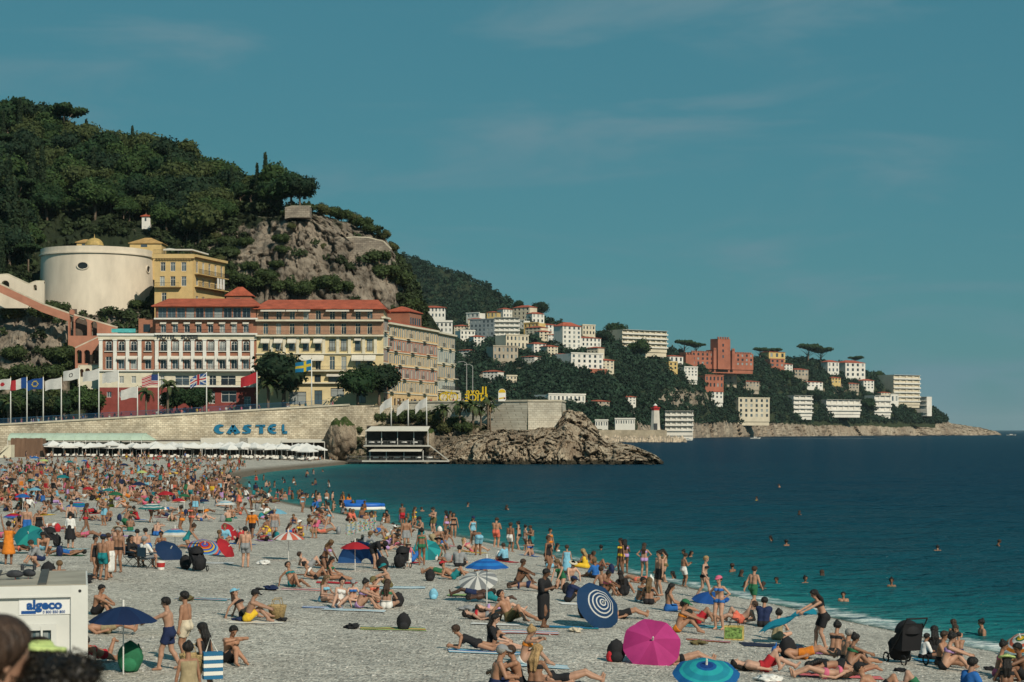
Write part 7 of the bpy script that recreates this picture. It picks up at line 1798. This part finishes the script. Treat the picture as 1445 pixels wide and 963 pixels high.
 (800,817,'stand',180,'f','fair','short:brown','dress:sky','child with back turned in pale blue swim dress by the water',.85,None,0),
 (790,832,'kneel',-30,'f','fair','long:light','suit:green','person in bright green swimsuit crouching beside the child in pale blue',1.0,None,0),
 (806,850,'sitknee',95,'m','tan','short:black','shirt:navy+shorts:black','person in navy shirt and cap sitting on a white towel',1.0,'cap:navy',0),
 (745,834,'liefront',0,'f','fair','long:brown','top:navy+briefs:navy','person in navy bikini lying face down near the straw hat',1.0,None,0),
 (878,873,'lieback',0,'m','tan','short:black','shorts:black','person lying with only bare legs showing past the ringed umbrella',1.0,None,0),
 (962,938,'lieback',0,'f','fair','long:brown','briefs:black+top:black','person lying behind the magenta umbrella with legs stretched out',1.0,None,0),
 (140,868,'sitknee',60,'m','tan','short:black','shorts:black','person sitting half hidden behind the white cabin',1.0,None,0),
 (142,935,'prop',60,'f','tan','short:black','briefs:red+top:red','person in red bikini lying face down behind the white cabin',1.0,None,0),
 (150,894,'lieback',0,'m','tan','short:brown','shorts:khaki','person lying in the shade of the plain navy umbrella',1.0,None,0),
 (83,830,'sitknee',180,'m','tan','short:light','shorts:grey','person sitting with back turned beyond the cabin roof',1.05,None,0),
]
OCC = []
for (u, v, pose, rz, sex, tone, hair, wear, lb, s_, hat, mir) in HERO:
    g = G(u, v); OCC.append((g.x, g.y)); person(g, pose, rz, sex, tone, hair, wear, lb, s_, None, hat, bool(mir))

# towels under and beside them
for u, v, ln, wd_, rz, cols, lb in ((362,879,2.0,.9,5,['white','cream'],'white towel under the yellow shorts sitter'),(285,846,2.2,.9,-4,['teal','sky','coral'],'turquoise towel with orange edge lying alone'),(555,888,2.3,.9,4,['lime','green','orange'],'green and orange towel beside a black backpack'),
        (500,862,2.4,1.2,0,['white','sky'],'pale towel under the group of friends'),(430,833,2.1,.9,0,['white','coral','navy'],'striped towel beside the teal bikini'),(475,823,1.9,.8,0,['red'],'red towel under the green bikini'),(565,830,2.3,.9,2,['sky','white'],'pale blue towel under the turquoise cap'),
        (435,812,1.8,.4,0,['green','red'],'narrow green and red mat'),(455,858,1.6,.8,0,['blue','white'],'blue and white towel at the end of the group of friends'),(665,841,2.1,.9,0,['lime','green'],'green towel in the shade of the blue umbrella'),(700,882,1.8,.8,0,['white'],'white towel beside the olive shorts'),
        (690,921,2.6,1.0,3,['sky','white','blue'],'pale blue striped towel under the black tunic'),(740,893,2.4,.9,3,['coral','sky','white'],'coral and sky striped towel behind the blond knot'),(800,886,2.3,.8,4,['teal','blue'],'blue towel beside the ringed umbrella'),(755,940,2.0,.9,3,['sky','white'],'pale towel under the phone reader'),
        (812,853,1.3,.8,10,['white'],'white towel under the navy cap sitter'),(995,885,1.8,.9,0,['sky','green','teal'],'blue and green towel behind the blue bikini'),(1185,955,2.6,.9,0,['coral','pink'],'pink towel under the dark haired sunbather'),(1150,922,2.0,.8,0,['pink','lilac'],'pink and lilac towel beside the orange shorts'),
        (1320,934,1.4,.9,0,['teal','blue'],'turquoise towel beside the stroller'),(1090,912,2.2,1.0,0,['navy','black'],'dark towel below the spread turquoise one'),(85,776,3.0,1.4,0,['teal','white'],'teal and white mat behind the grey shirt'),(300,795,2.2,.9,0,['white','grey'],'grey towel beside the rainbow ringed umbrella'),(1000,905,1.6,.5,-8,['orange','black','lilac'],'bright rumpled cloth beside the patterned bag')):
    towel(G(u, v), ln, wd_, rz, cols, lb)
for u, v, c_, lb, s_ in ((562,856,'black','black backpack beside the white wrap',1.0),(570,889,'black','black backpack at the end of the green towel',1.05),(607,820,'black','black backpack beside the teal shorts',1.0),(540,806,'black','tall black bag under the bending black shirt',1.3),(184,948,'green','dark green backpack at the foot of the plain navy umbrella',1.5),
        (870,934,'black','black bag behind the magenta umbrella',1.2),(862,934,'red','small red pouch beside the magenta umbrella',.6),(68,818,'black','black bag on the pebbles beyond the cabin roof',1.4),(262,803,'black','black bag under the dark blue umbrella',1.2),(830,873,'black','big black bag inside the ringed umbrella',1.7),(1112,928,'black','black bag beside the navy cap',1.2),(1218,938,'black','small black camera bag beside the stroller',.7),
        (800,838,'black','black bag beside the navy shirt sitter',.9),(612,846,'sky','turquoise bag beside the lying man in navy shorts',.8)):
    backpack(u, v, c_, lb, s_)
for u, v, c_, lb, s_ in ((110,823,'black','heap of black clothes on the pebbles beyond the cabin roof',1.9),(338,877,'navy','dark clothes beside the white towel',.7),(398,877,'black','black shorts dropped beside the straw basket',.7),(497,887,'black','black clothes at the end of the green towel',.9),(262,848,'olive','olive clothes beside the turquoise towel',1.0),(365,833,'black','small dark bundle alone on the pebbles',.5),(382,833,'navy','navy towel bundle beside the striped towel',1.0),
        (520,843,'red','red and white cloth beside the teal bikini',.8),(372,797,'white','white and orange bundle under the candy striped umbrella',1.2),(660,862,'grey','grey bundle near the blue umbrella pole',.9),(812,892,'cream','cream clothes on the blue towel',.8),(1270,948,'black','black sandals and cloth by the stroller',.6),(1396,946,'black','black sandals near the wash',.6),(985,910,'olive','dark clothes below the patterned bag',.8),(1085,962,'white','white shirt beside the red shorts',1.0),(1098,967,'orange','orange pouch on the white shirt',.4),(560,770,'pink','pink bag by the waterline',1.0)):
    heap(u, v, c_, lb, s_, random.uniform(0, 360))
basket(G(391, 873), 'straw basket beside the yellow shorts sitter', 1.25)
# patterned shopping bag
o = thing_at(G(1036, 903), 'shopping_bag', 'bag', 'yellow and green patterned shopping bag standing on the pebbles', -15)
MB().box(-.28,.28,-.14,.14,0,.42).build('body', mat('patterned bag', (.50,.38,.12), .7, .6, 7), o); MB().box(-.26,.26,-.15,-.142,.05,.38).build('print', mat('green print', (.16,.26,.07), .7, .9, 16), o)
for sy in (-.14, .14): MB().tube([(-.14,sy,.42),(-.1,sy,.62),(.1,sy,.62),(.14,sy,.42)], .014, 5).build('handle', IRON, o)
# turquoise towel being spread
b_ = MB(); g = G(1140, 912)
for i in range(10):
    for j in range(6):
        q = lambda a, c: (-1.35+1.55*a/10 + .05*math.sin(c), -.3+.9*c/6, 1.02 - .62*(1-a/10)**1.5 + .07*math.sin(a*1.1+c*.9))
        b_.add([q(i,j), q(i+1,j), q(i+1,j+1), q(i,j+1)], [(0,1,2,3)], 0, (.02, .33, .46))
tag(b_.build('towel', UCL, None, g, smooth=True), 'turquoise towel held out in the air over the pebbles', 'towel')
# striped and straw bags of the walker
o = thing_at(G(289, 992) + Vector((.22, -.35, .55)), 'beach_bag', 'bag', 'blue and white striped bag carried by the walker in black', 20)
for i in range(7): MB().box(-.20,.20,-.09,.09,.08*i,.08*(i+1)-.001).build('stripe', WHITE if i % 2 else mat('bag blue', (.02,.13,.26), .8, .1), o)
MB().tube([(-.14,0,.56),(-.05,0,.85),(.1,0,.56)], .012, 5).build('handle', WHITE, o)
basket(G(289, 992) + Vector((-.22, -.3, .68)), 'straw shoulder bag carried by the walker in black', 1.15)

# folding chair
def folding_chair(p, rz, label):
    o = thing_at(p, 'folding_chair', 'chair', label, rz)
    m_ = mat('chair canvas', (.02,.05,.08), .9, .1)
    MB().box(-.26,.26,-.24,.24,.40,.425).build('seat', m_, o); MB().box(-.26,.26,.24,.27,.48,.85).build('backrest', m_, o)
    for sx in (-1, 1):
        for a, b_ in (((sx*.28,-.26,0),(sx*.28,.26,.43)),((sx*.28,.26,0),(sx*.28,-.26,.43)),((-sx*.28,-.27,0),(sx*.28,-.27,.42))): MB().tube([a, b_], .012, 5).build('leg', IRON, o)
        MB().tube([(sx*.28,.27,.42),(sx*.28,.27,.86)], .012, 5).build('upright', IRON, o); MB().tube([(sx*.29,-.26,.62),(sx*.29,.27,.62)], .02, 5).build('armrest', m_, o)
folding_chair(G(207, 802) + Vector((0, 0, .0)), 140, 'dark folding chair under the white shirt sitter')
folding_chair(G(188, 800), 60, 'dark folding chair under the black clothed sitter')
o = thing_at(G(227, 804), 'paper_bucket', 'bucket', 'red and white paper bucket on the pebbles beside the chairs')
MB().lathe([(.01,0),(.14,0),(.18,.34),(.16,.34),(.12,.02)], 14).build('body', WHITE, o); MB().lathe([(.155,.10),(.178,.28)], 14).build('red_band', mat('red paint'), o)
# strollers
def stroller(p, rz, label, s=1.0):
    o = thing_at(p, 'stroller', 'stroller', label, rz); o.scale = (s,)*3
    BK = mat('stroller cloth', (.012,.012,.014), .8, .2, 6)
    MB().lathe([(.30*math.cos(a), .30*math.sin(a)) for a in np.linspace(0, 1.5, 7)], 16).build('hood', BK, o, (0,.05,.72), smooth=True)
    MB().add([(-.25,-.35,.35),(.25,-.35,.35),(.25,.2,.32),(-.25,.2,.32),(-.25,-.35,.45),(.25,-.35,.45),(.27,.3,.95),(-.27,.3,.95)], [(0,1,5,4),(1,2,6,5),(2,3,7,6),(3,0,4,7),(0,3,2,1),(4,5,6,7)]).build('seat', BK, o)
    q = link('hanging_bag', lump('hanging_bag', (.26,.18,.34), 12, .3, BK), o, (0,-.3,.05))
    for sx in (-1, 1):
        MB().tube([(sx*.27,-.4,.12),(sx*.27,.1,.6),(sx*.27,.45,1.08)], .016, 6).build('frame', IRON, o)
        for y in (-.4, .35):
            w_ = MB().tube([(sx*.29,y+.11*math.cos(a),.12+.11*math.sin(a)) for a in np.linspace(0, 6.283, 15)], .022, 6, caps=False).build('wheel', BK, o)
    MB().tube([(-.27,.45,1.08),(.27,.45,1.08)], .02, 6).build('handle', BK, o)
stroller(G(1279, 937), 200, 'big black stroller hung with bags standing by the wash', 1.2)
stroller(G(278, 806), 30, 'dark stroller under the rainbow ringed umbrella', 1.0)
stroller(G(567, 802), -20, 'folding dark stroller beside the child in white sun hat', .95)
stroller(G(72, 772), 90, 'dark stroller beside the teal and white mat', .95)
# low blue tent behind the red umbrella
tp = MB(); n = 10
for i in range(n):
    a0, a1 = math.pi*i/n, math.pi*(i+1)/n
    for j in range(5):
        f0, f1 = j/5*1.35, (j+1)/5*1.35
        q = lambda a, f: (1.1*math.cos(a)*math.cos(f), -.75*math.sin(f)*.9, 1.05*math.sin(a)*math.cos(f))
        tp.add([q(a0,f0), q(a1,f0), q(a1,f1), q(a0,f1)], [(0,1,2,3)], 0, (.012,.06,.19) if i % 3 else (.02,.09,.26))
tag(tp.build('beach_tent', UCL, None, G(508, 797), R(160)), 'low dark blue beach tent behind the plain red umbrella', 'tent')
# spotted air mattress held upright
am = MB(); g = G(509, 771)
for i in range(30):
    for j in range(12):
        q = lambda a, c: (-.8+1.6*a/30, .03*math.cos(a*1.4), .55+.6*c/12+.38*a/30)
        am.add([q(i,j), q(i+1,j), q(i+1,j+1), q(i,j+1)], [(0,1,2,3)], 0, random.choice([(.45,.47,.45)]*9 + [(.5,.1,.12),(.05,.3,.15),(.05,.25,.42),(.5,.4,.05)]))
tag(am.build('air_mattress', UCL, None, g), 'air mattress with bright spots held upright at the waterline', 'mattress')
# inflatable raft
o = thing_at(Vector((XU(513, 170), 170, -.02)), 'inflatable_raft', 'raft', 'blue and white inflatable raft floating off the beach', 4)
for i, (r0, c_) in enumerate(((.24, WHITE), (.20, mat('raft blue', (.02,.13,.50), .4, .05)))):
    pts_ = [(1.75*math.cos(a)*(1 if abs(math.cos(a)) < .8 else 1.03), .8*math.sin(a), .16+.32*i) for a in np.linspace(0, 6.283, 25)]
    MB().tube(pts_, r0, 8, caps=False).build('tube', c_, o, smooth=True)
for x in (-1.3, -.2): MB().box(x-.5,x+.42,.1,.6,.5,.95).build('backrest', mat('raft blue'), o)
# small boats
def boat(u, v, d, L_, label, wake=0):
    o = thing_at(Vector((XU(u, d), d, -.1)), 'motor_boat', 'boat', label)
    MB().add([(-L_/2,-.16*L_,.9),(L_*.3,-.16*L_,1.0),(L_/2,0,1.2),(L_*.3,.16*L_,1.0),(-L_/2,.16*L_,.9),(-L_*.46,-.1*L_,-.3),(L_*.3,-.08*L_,-.3),(L_*.4,0,-.3),(L_*.3,.08*L_,-.3),(-L_*.46,.1*L_,-.3)], [(0,1,6,5),(1,2,7,6),(2,3,8,7),(3,4,9,8),(4,0,5,9),(4,3,2,1,0)]).build('hull', WHITE, o)
    MB().box(-L_*.15,L_*.12,-.1*L_,.1*L_,.95,1.9).build('cabin', WHITE, o); MB().box(-L_*.10,L_*.13,-.105*L_,.105*L_,1.35,1.7).build('windscreen', GLASS, o)
boat(1066, 619, 1550, 9, 'white motor boat with a wake passing the headland'); boat(970, 622, 1290, 8, 'small white boat moored off the lighthouse'); boat(1427, 609, 2500, 14, 'white boat just past the tip of the headland')
b_ = MB()
for i in range(30):
    a, c = 4+i*3.2, 4+(i+1)*3.2; b_.poly([(XU(1066,1550)+a, 1548-.02*a-.3*random.random(), .12), (XU(1066,1550)+c, 1548-.02*c, .12), (XU(1066,1550)+c, 1551+.05*c, .12), (XU(1066,1550)+a, 1551+.05*a+random.random(), .12)])
tag(b_.build('boat_wake', mat('wake foam', (.55,.58,.58), .8, .4, .5)), 'white wake trailing the motor boat', kind='stuff')

# ---- swimmers and waders
SW = [(1346,893,0),(1350,897,0),(1386,893,0),(1258,830,0),(1136,823,0),(1323,777,0),(1408,771,0),(1088,764,0),(1110,770,0),(1068,706,0),(1100,688,0),(1128,728,0),(965,827,0),(950,815,0),(1034,806,0),(1052,829,0),(1076,830,0),(1096,824,0),(1046,814,0),(909,815,1),(925,808,0),(938,822,0),(882,808,0),(878,795,0),
      (848,779,0),(837,790,0),(832,791,0),(786,778,0),(776,790,1),(741,778,1),(750,780,0),(732,779,0),(715,720,0),(668,754,0),(637,745,0),(596,722,0),(660,716,0),(568,745,0),(585,747,0),(612,757,0),(630,765,0),(640,771,0),(635,760,0),(700,786,0),(720,795,0),(965,784,0),(975,786,0),(1160,815,0),(1190,845,0)]
zone = [(345,694),(420,706),(470,726),(540,742)]
FARSW = []
for i in range(70):
    t_ = random.random()*3; k = int(t_); a, c = zone[k], zone[k+1]; u = a[0]+(c[0]-a[0])*(t_-k) + random.uniform(4, 60); v = a[1]+(c[1]-a[1])*(t_-k) + random.uniform(-5, 8)
    FARSW.append((u, v))
WCOL = ['black','navy','red','blue','green','orange','white','teal','pink','grey','coral','lilac','yellow','sky','olive']
wn = {'short': '', 'long': ''}
for i, (u, v, up_) in enumerate(SW):
    d = CZ*F/(v-HV); x = XU(u, d); sdist = float(shore_dist(np.array([x]), np.array([d]))[0])
    sex = random.choice('mf'); c_ = random.choice(WCOL); tone = random.choice(['fair','tan','tan','brown'])
    pose = random.choice(['stand','hips','phone','armsup'] if up_ else ['stand','phone','stand'])
    z = (-.75 if up_ else -1.30) if sdist < -.5 else bz(x, d) - .05
    wear = ('shorts:%s' % c_) if sex == 'm' else ('top:%s+briefs:%s' % (c_, c_))
    garment = 'swim shorts' if sex == 'm' else 'bikini'
    lb = ('person in %s %s wading %s in the shallows' % (c_, garment, {'stand': 'waist deep', 'hips': 'with hands on hips', 'phone': 'with hands held in front', 'armsup': 'with both arms raised'}[pose])) if up_ else 'swimmer with only head and shoulders above the water ' + ('off the crowded waterline' if u < 760 else 'off the black bikini walker' if u < 1010 and v > 770 else 'off the person spreading a towel' if u < 1200 and v > 790 else 'off the big black stroller' if v > 800 else 'far out alone in deep water')
    person(Vector((x, d, z)), pose, random.uniform(0, 360), sex, tone, random.choice(['short:black','short:brown','bun:black'] if sex == 'm' else ['long:black','long:brown','bun:black']), wear, lb, random.uniform(.92, 1.05), 'bathers in the water')

# ---- the packed beach: single people down to where they merge
PH = dict(stand='standing', hips='standing with hands on hips', walk='walking', phone='standing with hands held in front', sitknee='sitting hugging their knees', sitlean='sitting leaning back on both hands', sitcross='sitting cross legged', sitlegs='sitting with legs stretched out', sitside='sitting leaning on one arm',
          lieback='lying on their back', lieknee='lying with one knee raised', liefront='lying face down', prop='lying propped on elbows', recline='reclining on elbows', kneel='kneeling', crouch='crouching', bend='bending over', sitphone='sitting bent over a phone')
WT = [('sitknee',10),('sitlean',7),('sitcross',10),('sitlegs',7),('sitside',5),('lieback',8),('lieknee',6),('liefront',7),('prop',5),('recline',7),('kneel',3),('crouch',2),('stand',5),('walk',3),('hips',1),('phone',2),('bend',2),('sitphone',6)]
WP = [p_ for p_, n in WT for _ in range(n)]
def crowd_spot(far):
    while True:
        if far: u, v = random.uniform(-5, 345), 643 + 66*random.random()**.8
        else:
            if random.random() < .62: u, v = random.uniform(0, 470), 695 + 92*random.random()**1.25
            else: u, v = random.uniform(430, 900), random.uniform(735, 842)
            if v > 782 and u < 420 and not (u < 120 and v < 790): continue
            if 420 <= u and v > 735 + (u-430)*.19 + 32: continue
            if u > 690 and random.random() < .5: continue
        g = G(u, v)
        sdist = float(shore_dist(np.array([g.x]), np.array([g.y]))[0])
        if sdist < .8: continue
        return u, v, g, sdist
def free(g, r):
    return all((g.x-a)**2 + (g.y-c)**2*.45 > r*r for a, c in OCC)
BUDGET = 298 - NPEOPLE[0]
TC = ['white','sky','blue','teal','red','pink','coral','yellow','green','navy','lilac','grey','cream']
made = 0; tries = 0
while made < BUDGET and tries < 6000:
    tries += 1; u, v, g, sdist = crowd_spot(False)
    if not free(g, .95): continue
    OCC.append((g.x, g.y)); made += 1
    pose = random.choice(WP); sex = random.choice('mf'); c_ = random.choice(WCOL); rz = random.uniform(0, 360)
    kind = random.random(); hair = random.choice(['short:black','short:brown','short:grey','short:light'] if sex == 'm' else ['long:black','long:brown','bun:black','long:blond','bun:brown'])
    if sex == 'm': wear, gn = ('shorts:%s' % c_, '%s swim shorts' % c_) if kind < .75 else ('shirt:%s+shorts:black' % c_, '%s shirt' % c_)
    else: wear, gn = ('top:%s+briefs:%s' % (c_, c_), '%s bikini' % c_) if kind < .7 else ('suit:%s' % c_, '%s swimsuit' % c_) if kind < .9 else ('dress:%s' % c_, '%s dress' % c_)
    hat = None if random.random() > .14 else random.choice(['cap:%s','hat:%s']) % random.choice(['white','black','red','cream','navy'])
    tw = None
    if pose.startswith(('lie','sit','prop','rec')) and random.random() < .6: tw = random.choice(TC)
    if hat and tw: tw = None
    lb = 'person in %s %s' % (gn, PH[pose]) + (' on a %s towel' % tw if tw else '' if hat else ' on the pebbles') + (' in %s %s' % (hat.split(':')[1], 'cap' if hat[:3] == 'cap' else 'sun hat') if hat else '')
    if tw: towel(g, 1.85, .9, rz + (0 if pose[:3] in ('lie','pro','rec') else 90), [tw, tw, random.choice([tw, 'white'])], '%s towel spread under a sunbather in the packed part of the beach' % tw, '%s towels in the crowd' % tw)
    person(g, pose, rz, sex, random.choice(['fair','tan','tan','tan','brown','brown','pale']), hair, wear, lb, random.uniform(.92, 1.05), 'bathers on the pebble beach', hat)
    if random.random() < .22:
        q = g + Vector((random.uniform(-.9,.9), random.uniform(-.4,.4), 0)); cc_ = random.choice(['black','navy','red','teal','white','grey'])
        o = link('backpack', PACK, None, (q.x, q.y, bz(q.x, q.y)), random.uniform(0, 6)); o.color = (*CC[cc_], 1); tag(o, '%s bag on the pebbles among the packed sunbathers' % cc_, 'bag', '%s bags in the crowd' % cc_)

# ---- crowd too dense and far to tell apart, and passers-by on the street
def crowd_mass(name, label, spots, poses, clothed=.1):
    Vs, Fs, Cs, off = [], [], [], 0
    for g, pose, rz, s_ in spots:
        sex = random.choice('mf'); L_ = person_lib(pose, sex, low=True); ca, sa = math.cos(rz), math.sin(rz)
        tone = A(TONE[random.choice(['fair','tan','tan','brown','brown','pale'])])*random.uniform(.65, 1.05); c_ = A(CC[random.choice(WCOL + ['black','navy','black','navy','white','grey','red','teal','olive']*2)])*.8; hc = A(HC[random.choice(['black','black','brown','light'])])
        wear = random.choice(['shirt','dress']) if random.random() < clothed else ('shorts' if sex == 'm' else 'suit')
        for V, Fq, cc_ in [(L_['raw'][0], L_['raw'][1], tone)] + [(x[1], x[2], k_) for x, k_ in ((part_mesh(pose, sex, wear, True), c_), (part_mesh(pose, sex, 'short' if sex == 'm' else 'long', True), hc)) if x]:
            W = np.stack([V[:, 0]*ca - V[:, 1]*sa, V[:, 0]*sa + V[:, 1]*ca, V[:, 2]], -1)*s_ + A(g); Vs.append(W); Fs.append(Fq+off); off += len(V); Cs.append(np.tile(cc_, (len(V), 1)))
    me = np_mesh(name, np.concatenate(Vs), np.concatenate(Fs), mat('crowd', src='col', rough=.7, var=.05), True, np.concatenate(Cs))
    tag(link(name, me), label, kind='stuff')
LP = ['sitknee','sitcross','sitlegs','lieback','recline','stand','walk','sitlean','sitknee','liefront','sitphone','sitcross']
spots = []; tries = 0; occ2 = []
while len(spots) < 560 and tries < 6000:
    tries += 1; u, v, g, sdist = crowd_spot(True)
    if any((g.x-a)**2 + (g.y-c)**2*.25 < .8 for a, c in occ2): continue
    occ2.append((g.x, g.y)); spots.append((tuple(g), random.choice(LP), random.uniform(0, 6.28), random.uniform(.95, 1.08)))
for i in range(60):                       # under and before the club parasols
    u = random.uniform(150, 470); g = G(u, random.uniform(644, 651)); spots.append((tuple(g), random.choice(LP), random.uniform(0, 6.28), 1.0))
for u, v in FARSW:
    d = CZ*F/(v-HV); spots.append(((XU(u, d), d, -.8 if random.random() < .5 else -1.25), 'stand', random.uniform(0, 6), 1.0))
for i in range(26):                       # far swimmers in the cove
    u, v = random.uniform(300, 480), random.uniform(664, 690); d = CZ*F/(v-HV); spots.append(((XU(u, d), d, -.8 if random.random() < .5 else -1.25), 'stand', random.uniform(0, 6), 1.0))
crowd_mass('beach_crowd', 'dense far crowd of bathers packed on the beach below the sea wall', spots, LP)
spots = []
for i in range(95):
    u = random.uniform(0, 470) if i < 70 else random.uniform(560, 720); d = random.uniform(422.5, 428) if u < 500 else random.uniform(428, 438)
    x = XU(u, d); spots.append(((x, d, street_z(x) if u < 500 else 13.1), random.choice(['stand','walk','phone']), random.uniform(0, 6.28), 1.0))
crowd_mass('street_crowd', 'passers-by strolling along the street above the sea wall', spots, LP, .9)

# ================================================================ CABIN AND PEOPLE ON THE PROMENADE
KD = 32.0; k = KD/F
cx1 = XU(124, KD); zt = ZV(826, KD); zb = bz(cx1, KD+1) - .1
cb = empty('site_cabin', (cx1, KD, zb), R(13.2), 'white steel site cabin with blue algeco sign and barred window', 'cabin')
CBW = mat('cabin paint', (.62, .62, .58), .5, .07, 1.2, spec=.4)
H = zt - zb; xu = lambda u: XU(u, KD) - cx1; zv = lambda v: ZV(v, KD) - zb
MB().box(-5.9, -.28, .06, 3.3, 0, H-.1).build('body', CBW, cb)
for x0 in (-6.05, -.29): MB().box(x0, x0+.29, 0, 3.35, 0, H).build('corner_post', CBW, cb)
MB().box(-5.76, -.291, .0, 3.35, H-.19, H-.002).build('top_beam', CBW, cb); MB().box(-5.76, -.291, -.012, .0, H-.20, H-.165).build('beam_lip', CBW, cb)
MB().lathe([(.001,0),(.028,0)], 12).build('bolt_hole', IRON, cb, (xu(113), -.004, zv(834)), rot=(R(90), 0, 0))
MB().box(-6.02, -.03, .03, 3.32, H-.001, H+.015).build('roof', mat('cabin roof', (.34, .31, .25), .8, .3, .8), cb)
for i in range(7): MB().box(-6.0+.86*i, -5.86+.86*i, .05, 3.3, H+.016, H+.05).build('roof_rib', mat('roof rib', (.07, .07, .065), .7, .2), cb)
MB().box(xu(30), xu(101), .045, .058, zv(866.5), zv(843)).build('sign', mat('sign white', (.74, .74, .72), .4, .03), cb)
NB = mat('sign navy', (.012, .075, .26), .4, .03)
put_text('algeco', NB, cb, (xu(64.5), .04, zv(858.5)), (R(90), 0, 0), sx=1.08); put_text('num', NB, cb, (xu(77.5), .04, zv(864.8)), (R(90), 0, 0), sx=.95)
MB().box(xu(33), xu(53), .040, .044, zv(865.2), zv(860.8)).build('green_number_tag', NB, cb)
wf = MB(); wx0, wx1, wz0, wz1 = xu(-60), xu(81), zv(985), zv(880)
wf.box(wx0, wx1, -.02, .059, wz1-.1, wz1); wf.box(wx1-.09, wx1, -.02, .059, wz0, wz1-.1); win = wf.build('window', CBW, cb)
pn = MB().box(wx0, wx1-.09, .048, .0585, wz0, wz1-.1).build('pane', GLASS, win); pn.color = (.09, .14, .16, 1)
for i, u in enumerate((1, 22.5, 42, 61)): MB().box(xu(u)-.018, xu(u)+.018, -.035, -.021, wz0, wz1-.03).build('window_bar', CBW, win)
for i in range(12): MB().box(wx1-.22-.13*i, wx1-.14-.13*i, .040, .047, wz0, wz1-.13).build('curtain_fold', mat('curtain', (.22, .25, .25), .9, .15, 3), win)
# pigeons on the roof
def pigeon(u, y, rz, label):
    o = link('pigeon', lump('pigeon', (.075,.15,.075), int(u), .08, mat('pigeon grey', (.035,.038,.045), .7, .3, 12)), None, (XU(u, y), y, zb+H+.055), R(rz)); tag(o, label, 'pigeon')
    MB().lathe([(.001,.075),(.032,.045),(.034,.02),(.03,-.05)], 9).build('head', mat('pigeon grey'), o, (0,-.13,.17), smooth=True); MB().tube([(0,-.16,.18),(0,-.20,.17)], [.01,.003], 5).build('beak', SLATE, o)
    MB().add([(-.04,.1,.09),(.04,.1,.09),(.05,.27,.05),(-.05,.27,.05),(-.04,.1,.07),(.04,.1,.07),(.05,.27,.035),(-.05,.27,.035)], [(0,1,2,3),(7,6,5,4),(0,3,7,4),(1,5,6,2),(2,6,7,3)]).build('tail', mat('pigeon grey'), o)
    for sx in (-.03, .03): MB().tube([(sx,0,.06),(sx,-.01,-.04)], .006, 4).build('leg', mat('pigeon foot', (.3,.08,.07), .7, .1), o)
pigeon(21, 33.0, 100, 'dark pigeon standing upright on the cabin roof'); pigeon(41, 33.2, 60, 'second pigeon feeding beside a dark roof rib')
# three people on the promenade below the photographer, only their heads in the picture
def head_person(u, vhead, d, rz, sex, tone, hair, wear, label, hat=None):
    z = ZV(vhead, d); s_ = (z - 5.0)/1.60
    return person(Vector((XU(u, d), d, 5.0)), 'stand', rz, sex, tone, hair, wear, label, s_, None, hat)
a = head_person(83, 985, 6.0, 170, 'f', 'tan', None, 'shirt:black+shorts:navy', 'person with big black curly hair seen from behind on the promenade')
CURL = mat('curly hair', src='col', rough=.5, var=.3, scale=40)
hb = crown_mesh('hair', [((0,0,-.02),(.15,.15,.155)),((.10,.02,-.07),(.10,.11,.11)),((-.11,.02,-.07),(.10,.11,.11)),((0,.07,-.05),(.14,.10,.14)),((.05,-.03,.05),(.10,.10,.08)),((-.06,0,.06),(.10,.10,.07))], 9000, .0055, (.010, .008, .007), 3, .93, CURL)
link('hair', hb, a, (0, .01, 1.625))
head_person(-21, 926, 6.0, 128, 'f', 'fair', 'long:brown', 'shirt:white+shorts:black', 'person with smooth brown hair at the promenade edge')
head_person(50, 924, 10.0, 150, 'f', 'fair', 'short:brown', 'shirt:white+shorts:blue', 'child in mint green sun hat on the promenade', 'hat:lime')
for o in bpy.data.objects:                # panes that have not been given a tone yet
    if o.type == 'MESH' and o.data.materials and o.data.materials[0] == GLASS and tuple(o.color) == (1, 1, 1, 1): o.color = random.choice([(.02,.03,.04,1), (.06,.08,.10,1)])
print('PEOPLE', NPEOPLE[0], 'OBJECTS', len(bpy.data.objects))

# ================================================================ AIR
hzm = bpy.data.materials.new('sea haze'); hzm.use_nodes = True
hn = hzm.node_tree.nodes; hn.remove(hn['Principled BSDF'])
hv = hn.new('ShaderNodeVolumePrincipled'); hv.inputs['Color'].default_value = (.62, .80, .88, 1); hv.inputs['Density'].default_value = 2.4e-5; hv.inputs['Anisotropy'].default_value = 0.0
hzm.node_tree.links.new(hv.outputs[0], hn['Material Output'].inputs['Volume'])
tag(MB().box(-56000, 56000, -60, 46000, -9, 330).build('haze', hzm), 'thin sea haze filling the air', kind='stuff')
